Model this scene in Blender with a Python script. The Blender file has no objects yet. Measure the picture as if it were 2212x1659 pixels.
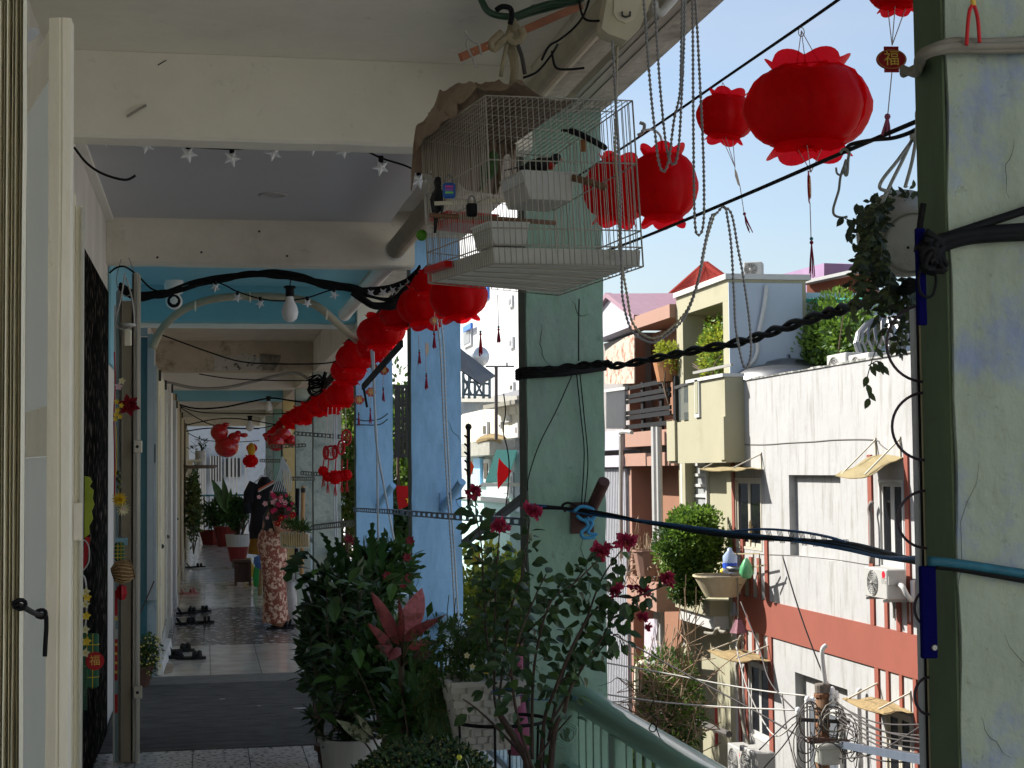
import bpy,math,random
from mathutils import Vector,Matrix,noise
random.seed(7)
R = math.radians
SC = bpy.context.scene
COL = SC.collection
# ---------------------------------------------------------------- camera
EYE = Vector((0,0,1.6))
PSI,PIT,ROL = R(10.84),R(3.035),0.010
FW = Vector((math.sin(PSI)*math.cos(PIT),math.cos(PSI)*math.cos(PIT),math.sin(PIT)))
RT = Vector((math.cos(PSI),-math.sin(PSI),0))
UP = Vector((-math.sin(PSI)*math.sin(PIT),-math.cos(PSI)*math.sin(PIT),math.cos(PIT)))
cd = bpy.data.cameras.new('camera');cam = bpy.data.objects.new('camera',cd);COL.objects.link(cam)
cd.sensor_width = 36;cd.lens = 56.25;cd.clip_end = 2000;cd.clip_start = 0.05
r2 = RT*math.cos(ROL) - UP*math.sin(ROL);u2 = UP*math.cos(ROL) + RT*math.sin(ROL)
cam.matrix_world = Matrix((( r2.x,u2.x,-FW.x,EYE.x),(r2.y,u2.y,-FW.y,EYE.y),(r2.z,u2.z,-FW.z,EYE.z),(0,0,0,1)))
SC.camera = cam
# ---------------------------------------------------------------- sky, sun, exposure
wd = bpy.data.worlds.new('World');SC.world = wd;wd.use_nodes = True
wn = wd.node_tree;wn.nodes.clear()
sky = wn.nodes.new('ShaderNodeTexSky');sky.sky_type = 'NISHITA';sky.sun_disc = False
SUN = Vector((-1,.7,1.0)).normalized()
sky.sun_elevation = math.asin(SUN.z);sky.sun_rotation = math.atan2(SUN.x,SUN.y)
sky.air_density = 1.0;sky.dust_density = 1.8;sky.ozone_density = 1.0
bg = wn.nodes.new('ShaderNodeBackground');bg.inputs['Strength'].default_value = 0.064
wo = wn.nodes.new('ShaderNodeOutputWorld')
ct = wn.nodes.new('ShaderNodeTexCoord');cm_ = wn.nodes.new('ShaderNodeMapping');cm_.inputs['Scale'].default_value = (1.2,1.2,4);cn = wn.nodes.new('ShaderNodeTexNoise');cn.inputs['Scale'].default_value = 2.2;cn.inputs['Detail'].default_value = 7
cr = wn.nodes.new('ShaderNodeMapRange');cr.inputs[1].default_value = .42;cr.inputs[2].default_value = .72;cr.inputs[4].default_value = .5;cx = wn.nodes.new('ShaderNodeMix');cx.data_type = 'RGBA';cx.inputs[7].default_value = (3.6,3.9,4.3,1)
wn.links.new(ct.outputs['Generated'],cm_.inputs[0]);wn.links.new(cm_.outputs[0],cn.inputs[0]);wn.links.new(cn.outputs[0],cr.inputs[0]);wn.links.new(cr.outputs[0],cx.inputs[0]);wn.links.new(sky.outputs[0],cx.inputs[6]);wn.links.new(cx.outputs[2],bg.inputs[0]);wn.links.new(bg.outputs[0],wo.inputs[0])
sl = bpy.data.lights.new('sun','SUN');sl.energy = 3.4;sl.angle = R(.5);sl.color = (1,.975,.935)
so = bpy.data.objects.new('sun',sl);COL.objects.link(so)
so.rotation_euler = (-SUN).to_track_quat('-Z','Y').to_euler();so.location = SUN*60
vs = SC.view_settings;SC.display_settings.display_device = 'sRGB'
vs.view_transform = 'Standard';vs.look = 'None';vs.exposure = 1.6;vs.gamma = 1;vs.use_curve_mapping = False
SC.cycles.max_bounces = 8;SC.cycles.diffuse_bounces = 6;SC.cycles.transparent_max_bounces = 16
# ---------------------------------------------------------------- helpers
FPX = 3456.25
def at(x,y,X=None,Y=None,Z=None,D=None):
    """sight line of a point measured in the photograph, cut by a plane of the place"""
    a = (x-1106)/FPX;b = (829.5-y)/FPX
    a,b = a+ROL*b,b-ROL*a
    d = FW + RT*a + UP*b
    if X is not None:t = X/d.x
    elif Y is not None:t = Y/d.y
    elif Z is not None:t = (Z-EYE.z)/d.z
    else:t = D
    return EYE + d*t
def lin(h):
    h = h.lstrip('#');v = [int(h[i:i+2],16)/255 for i in (0,2,4)]
    return [c/12.92 if c <= .04045 else ((c+.055)/1.055)**2.4 for c in v]
MATS = {}
def mat(name,c,rough=.6,metal=0,var=.12,scale=6,bump=.15,bscale=None,c2=None,mix=None,trans=0,emis=None,spec=.4,stretch=(1,1,1),fine=.0,alpha=None,coat=0):
    """procedural material: base colour broken by two noises, optional second colour in patches, bump"""
    if name in MATS:return MATS[name]
    m = bpy.data.materials.new(name);m.use_nodes = True;MATS[name] = m
    n = m.node_tree.nodes;L = m.node_tree.links;b = n['Principled BSDF']
    if isinstance(c,str):c = lin(c)
    tc = n.new('ShaderNodeTexCoord');mp = n.new('ShaderNodeMapping');mp.inputs['Scale'].default_value = stretch
    L.new(tc.outputs['Object'],mp.inputs[0])
    no = n.new('ShaderNodeTexNoise');no.inputs['Scale'].default_value = scale;no.inputs['Detail'].default_value = 6;no.inputs['Roughness'].default_value = .65
    L.new(mp.outputs[0],no.inputs['Vector'])
    rm = n.new('ShaderNodeMapRange');rm.inputs[1].default_value = .3;rm.inputs[2].default_value = .7
    rm.inputs[3].default_value = 1-var;rm.inputs[4].default_value = 1+var
    L.new(no.outputs[0],rm.inputs[0])
    mx = n.new('ShaderNodeMix');mx.data_type = 'RGBA';mx.blend_type = 'MULTIPLY';mx.inputs[0].default_value = 1
    col = None
    if c2 is not None:
        if isinstance(c2,str):c2 = lin(c2)
        n2 = n.new('ShaderNodeTexNoise');n2.inputs['Scale'].default_value = (mix or (.5,.6,3))[2];n2.inputs['Detail'].default_value = 8;n2.inputs['Roughness'].default_value = .7
        L.new(mp.outputs[0],n2.inputs['Vector'])
        r3 = n.new('ShaderNodeMapRange');r3.inputs[1].default_value = (mix or (.5,.6))[0];r3.inputs[2].default_value = (mix or (.5,.6))[1]
        L.new(n2.outputs[0],r3.inputs[0])
        m2 = n.new('ShaderNodeMix');m2.data_type = 'RGBA';L.new(r3.outputs[0],m2.inputs[0])
        m2.inputs[6].default_value = (*c,1);m2.inputs[7].default_value = (*c2,1);L.new(m2.outputs[2],mx.inputs[6])
    else:mx.inputs[6].default_value = (*c,1)
    L.new(rm.outputs[0],mx.inputs[7]);L.new(mx.outputs[2],b.inputs['Base Color'])
    b.inputs['Roughness'].default_value = rough;b.inputs['Metallic'].default_value = metal
    b.inputs['Specular IOR Level'].default_value = spec
    if coat:b.inputs['Coat Weight'].default_value = coat
    if bump:
        bn = n.new('ShaderNodeBump');bn.inputs['Strength'].default_value = bump;bn.inputs['Distance'].default_value = .02
        if bscale:
            n4 = n.new('ShaderNodeTexNoise');n4.inputs['Scale'].default_value = bscale;n4.inputs['Detail'].default_value = 5
            L.new(mp.outputs[0],n4.inputs['Vector']);L.new(n4.outputs[0],bn.inputs['Height'])
        else:L.new(no.outputs[0],bn.inputs['Height'])
        L.new(bn.outputs[0],b.inputs['Normal'])
    if trans:
        tr = n.new('ShaderNodeBsdfTranslucent');L.new(mx.outputs[2],tr.inputs[0])
        ms = n.new('ShaderNodeMixShader');ms.inputs[0].default_value = trans
        L.new(b.outputs[0],ms.inputs[1]);L.new(tr.outputs[0],ms.inputs[2]);L.new(ms.outputs[0],n['Material Output'].inputs[0])
    if alpha is not None:
        tp = n.new('ShaderNodeBsdfTransparent');ms = n.new('ShaderNodeMixShader');ms.inputs[0].default_value = alpha
        L.new(tp.outputs[0],ms.inputs[1]);L.new(b.outputs[0],ms.inputs[2]);L.new(ms.outputs[0],n['Material Output'].inputs[0])
    if emis:
        b.inputs['Emission Color'].default_value = (*emis[0],1);b.inputs['Emission Strength'].default_value = emis[1]
    return m
def grime(m,sc=1.0,dark=.55,amt=.6,streak=.25):
    """worn paint: fine specks, chipped flecks and vertical dirt runs over the base colour"""
    n = m.node_tree.nodes;L = m.node_tree.links;b = n['Principled BSDF'];src = b.inputs['Base Color'].links[0].from_socket
    tc = n.new('ShaderNodeTexCoord')
    for k,(scale,st,lo,hi,col) in enumerate(((26*sc,(1,1,1),.60,.70,dark),(3.2*sc,(1,1,streak),.56,.80,dark*1.15),(9*sc,(1,1,.8),.66,.70,1.28))):
        mp = n.new('ShaderNodeMapping');mp.inputs['Scale'].default_value = st;mp.inputs['Location'].default_value = (k*3.1,k,k*7);L.new(tc.outputs['Object'],mp.inputs[0])
        no = n.new('ShaderNodeTexNoise');no.inputs['Scale'].default_value = scale;no.inputs['Detail'].default_value = 9;no.inputs['Roughness'].default_value = .7;L.new(mp.outputs[0],no.inputs[0])
        r = n.new('ShaderNodeMapRange');r.inputs[1].default_value = lo;r.inputs[2].default_value = hi;r.inputs[3].default_value = 1;r.inputs[4].default_value = 1-amt*(1-col);L.new(no.outputs[0],r.inputs[0])
        mx = n.new('ShaderNodeMix');mx.data_type = 'RGBA';mx.blend_type = 'MULTIPLY';mx.inputs[0].default_value = 1;L.new(src,mx.inputs[6]);L.new(r.outputs[0],mx.inputs[7]);src = mx.outputs[2]
    L.new(src,b.inputs['Base Color']);return m
def empty(name,loc=(0,0,0),rz=0):
    o = bpy.data.objects.new(name,None);COL.objects.link(o);o.location = loc;o.rotation_euler = (0,0,rz)
    o.empty_display_size = .1
    return o
def tag(o,label,cat,group=None):
    o['label'] = label;o['category'] = cat
    if group:o['group'] = group
    return o
def thing(name,label,cat,loc=(0,0,0),rz=0,group=None):return tag(empty(name,loc,rz),label,cat,group)
def root_of(o):
    while o.parent:o = o.parent
    return o
class MB:
    """collects simple shapes; build() links them as ONE mesh object"""
    def __init__(s):s.v = [];s.f = [];s.uv = None
    def add(s,vs,fs):
        k = len(s.v);s.v += [tuple(v) for v in vs];s.f += [tuple(i+k for i in f) for f in fs];return s
    def box(s,x0,y0,z0,x1,y1,z1):
        return s.add([(x,y,z) for x in (x0,x1) for y in (y0,y1) for z in (z0,z1)],
                     [(0,1,3,2),(4,6,7,5),(0,4,5,1),(2,3,7,6),(0,2,6,4),(1,5,7,3)])
    def bbox(s,x0,y0,z0,x1,y1,z1,b):
        """box with chamfered vertical and horizontal edges"""
        cx,cy,cz = (x0+x1)/2,(y0+y1)/2,(z0+z1)/2;hx,hy,hz = abs(x1-x0)/2,abs(y1-y0)/2,abs(z1-z0)/2
        vs = [];idx = {}
        for sx in (-1,1):
            for sy in (-1,1):
                for sz in (-1,1):
                    for a in range(3):
                        p = [hx,hy,hz];q = [p[i]-(b if i != a else 0) for i in range(3)]
                        idx[(sx,sy,sz,a)] = len(vs);vs.append((cx+sx*q[0],cy+sy*q[1],cz+sz*q[2]))
        fs = []
        def g(k,a):return idx[(*k,a)]
        for sx in (-1,1):fs.append([g((sx,y,z),0) for y,z in ((-1,-1),(1,-1),(1,1),(-1,1))])
        for sy in (-1,1):fs.append([g((x,sy,z),1) for x,z in ((-1,-1),(1,-1),(1,1),(-1,1))])
        for sz in (-1,1):fs.append([g((x,y,sz),2) for x,y in ((-1,-1),(1,-1),(1,1),(-1,1))])
        for sx in (-1,1):
            for sy in (-1,1):fs.append([g((sx,sy,-1),0),g((sx,sy,1),0),g((sx,sy,1),1),g((sx,sy,-1),1)])
            for sz in (-1,1):fs.append([g((sx,-1,sz),0),g((sx,1,sz),0),g((sx,1,sz),2),g((sx,-1,sz),2)])
            for sy in (-1,1):
                for sz in (-1,1):fs.append([g((sx,sy,sz),a) for a in range(3)])
        for sy in (-1,1):
            for sz in (-1,1):fs.append([g((-1,sy,sz),1),g((1,sy,sz),1),g((1,sy,sz),2),g((-1,sy,sz),2)])
        return s.add(vs,fs)
    def hexa(s,p8):
        """eight corners: bottom four (ccw), top four"""
        return s.add(p8,[(3,2,1,0),(4,5,6,7),(0,1,5,4),(1,2,6,5),(2,3,7,6),(3,0,4,7)])
    def bar(s,a,b,w,h=None,up=(0,0,1)):
        a,b = Vector(a),Vector(b);h = w if h is None else h
        d = (b-a).normalized();u = Vector(up)
        if abs(d.dot(u)) > .98:u = Vector((1,0,0))
        r = d.cross(u).normalized();u = r.cross(d).normalized()
        c = lambda p:[p-r*w/2-u*h/2,p+r*w/2-u*h/2,p+r*w/2+u*h/2,p-r*w/2+u*h/2]
        return s.hexa(c(a)+c(b))
    def tube(s,pts,r,n=6,cap=True,close=False):
        pts = [Vector(p) for p in pts];m = len(pts);rr = r if isinstance(r,(list,tuple)) else [r]*m
        vs = [];t0 = None;N = None
        for i,p in enumerate(pts):
            if close:d = pts[(i+1) % m]-pts[i-1]
            else:d = pts[min(i+1,m-1)]-pts[max(i-1,0)]
            d = d.normalized() if d.length > 1e-9 else Vector((0,0,1))
            if N is None:
                u = Vector((0,0,1)) if abs(d.z) < .9 else Vector((1,0,0));N = d.cross(u).normalized()
            else:
                N = (N-d*N.dot(d));N = N.normalized() if N.length > 1e-6 else d.orthogonal().normalized()
            B = d.cross(N)
            for k in range(n):
                a = 2*math.pi*k/n;vs.append(p+(N*math.cos(a)+B*math.sin(a))*rr[i])
        fs = []
        for i in range(m if close else m-1):
            j = (i+1) % m
            for k in range(n):
                l = (k+1) % n;fs.append((i*n+k,i*n+l,j*n+l,j*n+k))
        if cap and not close:fs.append(tuple(range(n-1,-1,-1)));fs.append(tuple((m-1)*n+k for k in range(n)))
        return s.add(vs,fs)
    def lathe(s,prof,c=(0,0,0),n=16,axis='Z',lobes=0,amp=0,M=None):
        vs = []
        for r,z in prof:
            for k in range(n):
                a = 2*math.pi*k/n;q = r*(1+amp*math.cos(lobes*a)) if lobes else r
                p = (q*math.cos(a),q*math.sin(a),z)
                if axis == 'Y':p = (p[0],p[2],p[1])
                elif axis == 'X':p = (p[2],p[0],p[1])
                p = Vector(p)
                if M is not None:p = M @ p
                vs.append(p+Vector(c))
        m = len(prof)
        fs = [(i*n+k,i*n+(k+1) % n,(i+1)*n+(k+1) % n,(i+1)*n+k) for i in range(m-1) for k in range(n)]
        return s.add(vs,fs)
    def disc(s,c,r,nrm=(0,0,1),n=16):
        nrm = Vector(nrm).normalized();u = nrm.orthogonal().normalized();w = nrm.cross(u);c = Vector(c)
        return s.add([c+(u*math.cos(2*math.pi*k/n)+w*math.sin(2*math.pi*k/n))*r for k in range(n)],[tuple(range(n))])
    def ball(s,c,r,n=8,sx=1,sy=1,sz=1,M=None):
        vs = [];m = max(3,n//2)
        c = Vector(c)
        for i in range(m+1):
            t = math.pi*i/m
            for k in range(n):
                a = 2*math.pi*k/n;p = Vector((r*sx*math.sin(t)*math.cos(a),r*sy*math.sin(t)*math.sin(a),r*sz*math.cos(t)))
                vs.append(c+(M @ p if M is not None else p))
        return s.add(vs,[(i*n+k,i*n+(k+1) % n,(i+1)*n+(k+1) % n,(i+1)*n+k) for i in range(m) for k in range(n)])
    def quad(s,a,b,c,d):return s.add([a,b,c,d],[(0,1,2,3)])
    def poly(s,pts,n,th):
        """flat outline with thickness th along n"""
        n = Vector(n).normalized()*th;pts = [Vector(p) for p in pts];m = len(pts)
        return s.add(pts+[p+n for p in pts],[tuple(range(m)),tuple(range(2*m-1,m-1,-1))]+[(i,(i+1) % m,m+(i+1) % m,m+i) for i in range(m)])
    def leaf(s,p,d,up,L,W,fold=.15,droop=.2,tip=.5):
        """pointed leaf blade folded along its midrib, eight faces"""
        p,d,up = Vector(p),Vector(d).normalized(),Vector(up)
        sd = d.cross(up);sd = sd.normalized() if sd.length > 1e-6 else d.orthogonal().normalized();up = sd.cross(d).normalized()
        mid = [];lf = [];rg = []
        for t,w in ((0,.05),(.2,.75),(.45,1),(.72,.68),(1,.0)):
            c = p+d*(L*t)-up*(droop*L*t*t);mid.append(c)
            lf.append(c+sd*(W/2*w)+up*(fold*W*w/2));rg.append(c-sd*(W/2*w)+up*(fold*W*w/2))
        vs = mid+lf+rg;fs = []
        for i in range(4):
            fs += [(i,i+1,5+i+1,5+i),(i,10+i,10+i+1,i+1)]
        return s.add(vs,fs)
    def build(s,name,m,parent=None,smooth=False,bevel=0,cat=None,label=None,group=None,kind=None,loc=None):
        me = bpy.data.meshes.new(name)
        base = Vector(loc) if loc is not None else (root_of(parent).location if parent else Vector((0,0,0)))
        me.from_pydata([Vector(v)-base for v in s.v],[],s.f);me.validate(clean_customdata=False)
        me.materials.append(m)
        if smooth:
            me.polygons.foreach_set('use_smooth',[True]*len(me.polygons))
        o = bpy.data.objects.new(name,me);COL.objects.link(o)
        if parent:o.parent = parent
        elif loc is not None:o.location = loc
        if bevel:
            b = o.modifiers.new('bevel','BEVEL');b.width = bevel;b.segments = 2;b.limit_method = 'ANGLE'
        if label:o['label'] = label
        if cat:o['category'] = cat
        if group:o['group'] = group
        if kind:o['kind'] = kind
        return o
def autosmooth(o,ang=40):
    try:
        for p in o.data.polygons:p.use_smooth = True
        o.data.set_sharp_from_angle(angle=R(ang))
    except Exception:pass
    return o
def copy_tree(o,parent=None):
    c = o.copy();COL.objects.link(c)
    if parent:c.parent = parent
    for ch in [q for q in bpy.data.objects if q.parent == o]:copy_tree(ch,c)
    return c
def kids(o):return [q for q in bpy.data.objects if q.parent == o]
def copy_fast(o,children):
    """copy of a thing with its listed tree {obj: [children]}"""
    c = o.copy();COL.objects.link(c)
    for ch in children.get(o,[]):
        d = copy_fast(ch,children);d.parent = c
    return c
def tree_of(o):
    t = {}
    def go(q):
        t[q] = list(q.children)
        for k in q.children:go(k)
    go(o);return t
def piece(mesh,name,parent,loc=(0,0,0),rot=None,scale=None):
    o = bpy.data.objects.new(name,mesh);COL.objects.link(o);o.parent = parent;o.location = loc
    if rot is not None:o.rotation_euler = rot
    if scale is not None:o.scale = scale
    return o
def smoothpath(pts,k=6):
    """Catmull-Rom through the points"""
    P_ = [Vector(p) for p in pts];out = []
    for i in range(len(P_)-1):
        p0 = P_[max(i-1,0)];p1 = P_[i];p2 = P_[i+1];p3 = P_[min(i+2,len(P_)-1)]
        for j in range(k):
            t = j/k
            out.append(.5*((2*p1)+(p2-p0)*t+(2*p0-5*p1+4*p2-p3)*t*t+(3*p1-p0-3*p2+p3)*t**3))
    out.append(P_[-1]);return out
def wire(name,pts,r,m,label,cat='cable',group=None,k=6,n=6,parent=None):
    b = MB().tube(smoothpath(pts,k) if k else pts,r,n)
    o = b.build(name,m,parent,smooth=True)
    if not parent:tag(o,label,cat,group)
    return o
def text_mesh(txt,size,depth=.001,name='lettering'):
    cu = bpy.data.curves.new(name,'FONT');cu.body = txt;cu.size = size;cu.extrude = depth;cu.align_x = 'CENTER';cu.align_y = 'CENTER';cu.resolution_u = 3
    o = bpy.data.objects.new('tmp',cu);COL.objects.link(o)
    dg = bpy.context.evaluated_depsgraph_get();dg.update()
    me = bpy.data.meshes.new_from_object(o.evaluated_get(dg));me.name = name
    COL.objects.unlink(o);bpy.data.objects.remove(o);bpy.data.curves.remove(cu)
    return me
# ---------------------------------------------------------------- materials of the gallery
CEIL = mat('ceiling paint',(.76,.73,.63),.7,var=.07,scale=1.6,bump=.12,bscale=14,c2=(.70,.67,.57),mix=(.5,.7,1.1))
PANEL = mat('ceiling panel',(.55,.56,.58),.6,var=.04,scale=1,bump=.05)
BEAM = mat('beam paint',(.74,.70,.60),.75,var=.08,scale=2.2,bump=.2,bscale=30,c2=(.60,.56,.46),mix=(.52,.72,1.7))
STAIN = mat('stained plaster',(.52,.45,.34),.8,var=.15,scale=4,bump=.3,c2=(.20,.16,.10),mix=(.55,.68,2.6))
BLUEC = mat('blue paint',lin('#86c3d6'),.6,var=.05,scale=2,bump=.15,bscale=20)
TEALC = mat('teal paint',lin('#72b2c2'),.6,var=.06,scale=2,bump=.15,bscale=20)
WHITEB = mat('white beam paint',(.80,.78,.72),.7,var=.05,scale=2,bump=.15,bscale=25)
WALLG = mat('left wall plaster',(.68,.66,.60),.8,var=.12,scale=3,bump=.3,bscale=20,stretch=(1,1,.35))
CONC = mat('concrete',(.50,.49,.45),.9,var=.2,scale=5,bump=.3)
GROUT = mat('grout',(.13,.125,.115),.9)
def struct(b,name,m,**k):
    o = b.build(name,m,**k);o['kind'] = 'structure';return o
for m_ in (CEIL,BEAM,WALLG):grime(m_,.5,.62,.45,.5)
struct(MB().box(-3,-6,-.3,.97,43,-.012),'floor',GROUT)
struct(MB().box(.97,-6,-.3,1.76,43,-.05),'ledge',CONC)
struct(MB().box(-12,-8,3.285,1.34,46,3.62),'ceiling',CEIL)
struct(MB().box(1.343,-8,3.175,1.72,14.4,3.66),'edge_beam',mat('edge beam plaster',(.58,.54,.46),.85,var=.15,scale=6,bump=.35,bscale=30,c2=(.3,.27,.22),mix=(.5,.7,4)))
struct(MB().box(1.343,14.403,2.86,1.72,46,3.66),'edge_beam',BEAM)
struct(MB().box(-12,-8,3.623,-.95,60,5.25),'upper_storey',BEAM)
struct(MB().box(-14,-12.4,-.4,9,-8.02,-.02),'bounce_floor',WHITEB)  # unseen pale floor added to bounce sunlight into the gallery
wbh = thing('bounce_block','added white block behind the viewpoint, bouncing sunlight in past the added terrace','house',(0,-12.5,0));MB().box(-14,-20,-9,12,-12.5,10).build('wall',WHITEB,wbh)  # unseen white block added to reflect sun onto beams and ceiling
struct(MB().box(1.3,-8,-9,1.755,46,-.303),'wall_below',CONC)
struct(MB().box(-3,-6,-.01,-.62,46,3.284),'wall_left',WALLG)
# pillars -------------------------------------------------------
GREENP = mat('mint pillar paint',lin('#9ba593'),.75,var=.10,scale=7,bump=.5,bscale=22,c2=lin('#8693ac'),mix=(.52,.62,2.6),stretch=(1,1,.8))
OLIVE = mat('olive flank shade',lin('#4d5c42'),.75,var=.12,scale=5,bump=.3,bscale=14,stretch=(1,1,.4))  # flank olive carries the shade of the same pillar paint
MINT = mat('sea green pillar paint',lin('#7b9a88'),.75,var=.10,scale=6,bump=.5,bscale=16,c2=lin('#7e8f8a'),mix=(.48,.62,1.8),stretch=(1,1,.6))
SKYP = mat('sky blue pillar paint',lin('#93c3ea'),.65,var=.05,scale=5,bump=.4,bscale=12,c2=lin('#86b4da'),mix=(.5,.6,3),stretch=(1,1,.35))
DIRTW = mat('dirty white pillar paint',lin('#aab5ab'),.8,var=.1,scale=5,bump=.5,bscale=14,c2=lin('#7f8d86'),mix=(.5,.62,2.5))
YELP = mat('yellow pillar paint',lin('#c9b27a'),.7)
DARKG = mat('grey flank shade',lin('#5d675f'),.8,var=.1)  # darker flank tone, shade put into the colour
for m_ in (GREENP,MINT,DIRTW):grime(m_,1.1,.5,.75,.2)
grime(SKYP,1,.7,.5);grime(OLIVE,1,.6,.6,.15)
def wavy(b,x0,y0,z0,x1,y1,z1,nx,nz,amp,seed):
    """front face as a slightly uneven plaster sheet, with the other sides plain"""
    vs = [];fs = []
    for i in range(nx+1):
        for k in range(nz+1):
            x = x0+(x1-x0)*i/nx;z = z0+(z1-z0)*k/nz
            d = amp*noise.noise(Vector((x*5+seed,z*3,seed)))+amp*.5*noise.noise(Vector((x*14,z*11,seed)))
            ex = amp*.9*noise.noise(Vector((z*6,seed,3))) if i in (0,nx) else 0
            vs.append((x+ex,y0+d,z))
    for i in range(nx):
        for k in range(nz):
            a = i*(nz+1)+k;fs.append((a,a+nz+1,a+nz+2,a+1))
    b.add(vs,fs)
    L_ = [vs[k] for k in range(nz+1)];R_ = [vs[nx*(nz+1)+k] for k in range(nz+1)]
    for E_,s in ((L_,1),(R_,-1)):
        m = len(E_);q = [(p[0],y1,p[2]) for p in E_]
        b.add(E_+q,[((i,i+1,m+i+1,m+i) if s > 0 else (i,m+i,m+i+1,i+1)) for i in range(m-1)])
    b.quad((x0,y1,z0),(x1,y1,z0),(x1,y1,z1),(x0,y1,z1))
def pillar(X0,X1,Y,dep,mf,ms,label,ztop=3.174,name='pillar'):
    t = thing(name,label,'pillar',((X0+X1)/2,Y+dep/2,0),group='pillars along the open side of the gallery')
    b = MB();wavy(b,X0+.004,Y,-.05,X1,Y+dep,ztop,8,60,.006,Y);b.build('shaft',mf,t,smooth=False)
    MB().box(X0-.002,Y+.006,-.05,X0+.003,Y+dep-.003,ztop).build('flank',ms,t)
    return t
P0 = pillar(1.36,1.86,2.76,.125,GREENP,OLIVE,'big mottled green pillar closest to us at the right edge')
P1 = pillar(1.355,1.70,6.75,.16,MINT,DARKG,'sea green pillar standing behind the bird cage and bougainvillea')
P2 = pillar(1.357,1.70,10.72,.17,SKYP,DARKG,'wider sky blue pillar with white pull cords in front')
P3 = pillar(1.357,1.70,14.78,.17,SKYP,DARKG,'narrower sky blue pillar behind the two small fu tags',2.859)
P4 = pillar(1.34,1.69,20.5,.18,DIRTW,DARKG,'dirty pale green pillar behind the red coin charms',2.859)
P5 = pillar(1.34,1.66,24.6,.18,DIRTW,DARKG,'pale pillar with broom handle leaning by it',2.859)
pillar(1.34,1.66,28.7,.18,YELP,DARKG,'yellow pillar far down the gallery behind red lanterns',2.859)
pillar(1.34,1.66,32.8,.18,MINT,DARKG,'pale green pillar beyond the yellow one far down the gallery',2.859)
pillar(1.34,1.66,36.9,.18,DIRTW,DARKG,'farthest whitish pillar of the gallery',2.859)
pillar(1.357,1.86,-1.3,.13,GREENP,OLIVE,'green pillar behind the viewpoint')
# beams ---------------------------------------------------------
def beam(Y0,Y1,zb,zt,m,name='ceiling_beam',X0=-.619,X1=1.342):
    b = MB();n = 26;vs = []
    for i in range(n+1):
        x = X0+(X1-X0)*i/n;w = .004*noise.noise(Vector((x*4,Y0,0)));u = .004*noise.noise(Vector((x*5,Y0,9)))
        vs += [(x,Y0+w,zt),(x,Y0+w,zb+.012+u),(x,Y0+.014+w,zb+u),(x,Y1,zb+u),(x,Y1,zt)]
    fs = []
    for i in range(n):
        for k in range(4):a = i*5+k;fs.append((a,a+1,a+6,a+5))
    fs += [(0,1,2,3,4),tuple(5*n+k for k in (4,3,2,1,0))]
    b.add(vs,fs);return struct(b,name,m)
beam(6.5,6.66,2.935,3.284,CEIL)
beam(10.35,10.52,2.925,3.284,BEAM)
beam(14.5,14.68,2.94,3.284,TEALC)
beam(20.5,20.7,2.86,3.284,STAIN)
beam(24.6,24.8,2.84,3.284,WHITEB)
beam(28.7,28.9,2.85,3.284,BLUEC)
beam(32.8,33,2.85,3.284,WHITEB);beam(36.9,37.1,2.85,3.284,BEAM);beam(41,41.2,2.75,3.284,BEAM)
beam(-1.5,-1.34,2.935,3.284,CEIL);beam(2.6-.2,2.56,2.985,3.284,CEIL)
struct(MB().box(-.618,14.682,2.90,1.34,14.74,2.955),'beam_lining',WHITEB)
struct(MB().box(-.612,6.665,3.215,1.18,10.345,3.235),'ceiling_panel',PANEL)
struct(MB().box(-.618,6.668,3.19,-.575,10.344,3.214),'ceiling_trim',WHITEB)
struct(MB().box(-.617,10.525,3.262,1.338,14.495,3.278),'ceiling_panel',BLUEC)
struct(MB().box(-.617,14.745,3.25,1.338,20.495,3.268),'ceiling_panel',mat('brownish ceiling',(.58,.51,.40),.8))
struct(MB().box(-.617,20.705,3.25,1.338,24.595,3.268),'ceiling_panel',WHITEB)
struct(MB().box(-.617,24.805,3.25,1.338,28.695,3.268),'ceiling_panel',WHITEB)
struct(MB().box(-.615,10.524,2.3,-.60,14.49,3.255),'wall_lining',BLUEC)
pb = MB()
for i in range(9):
    x = .10+.52*i/8;pb.add([(x,20.49,2.875+.015*random.random()),(x+.07,20.488,2.876),(x+.068,20.487,3.04+.05*random.random()),(x,20.489,3.05+.05*random.random())],[(0,1,2,3)])
b = struct(pb,'bare_plaster',mat('bare plaster',(.50,.48,.42),.9,c2=(.06,.055,.05),mix=(.55,.62,14),bump=.4))
fl = MB().poly([at(562,764,Y=20.45),at(607,767,Y=20.35),at(604,782,Y=20.3),at(590,800,Y=20.34),at(567,800,Y=20.46)],(0,-1,0),.006)
tag(fl.build('peeling_paint',mat('peeled paint',(.30,.27,.22),.8,c2=(.16,.14,.11),mix=(.4,.6,9))),'curled flap of peeling paint on the stained beam','paint flap')
DK = mat('dark iron',(.03,.028,.026),.6,var=.2);PAH = mat('painted hook',(.30,.28,.24),.7)
for q,s in (((295,240),.009),((350,136),.004)):
    p = at(*q,Y=6.49)
    tag(MB().bar(p-Vector((.05*s/.012,0,.03*s/.012)),p+Vector((.05*s/.012,0,.035*s/.012)),s,s).build('old_hook',PAH if s > .006 else DK),'short painted-over hook end on the near beam' if s > .006 else 'tiny dark wire stub on the near beam','hook')
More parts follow.
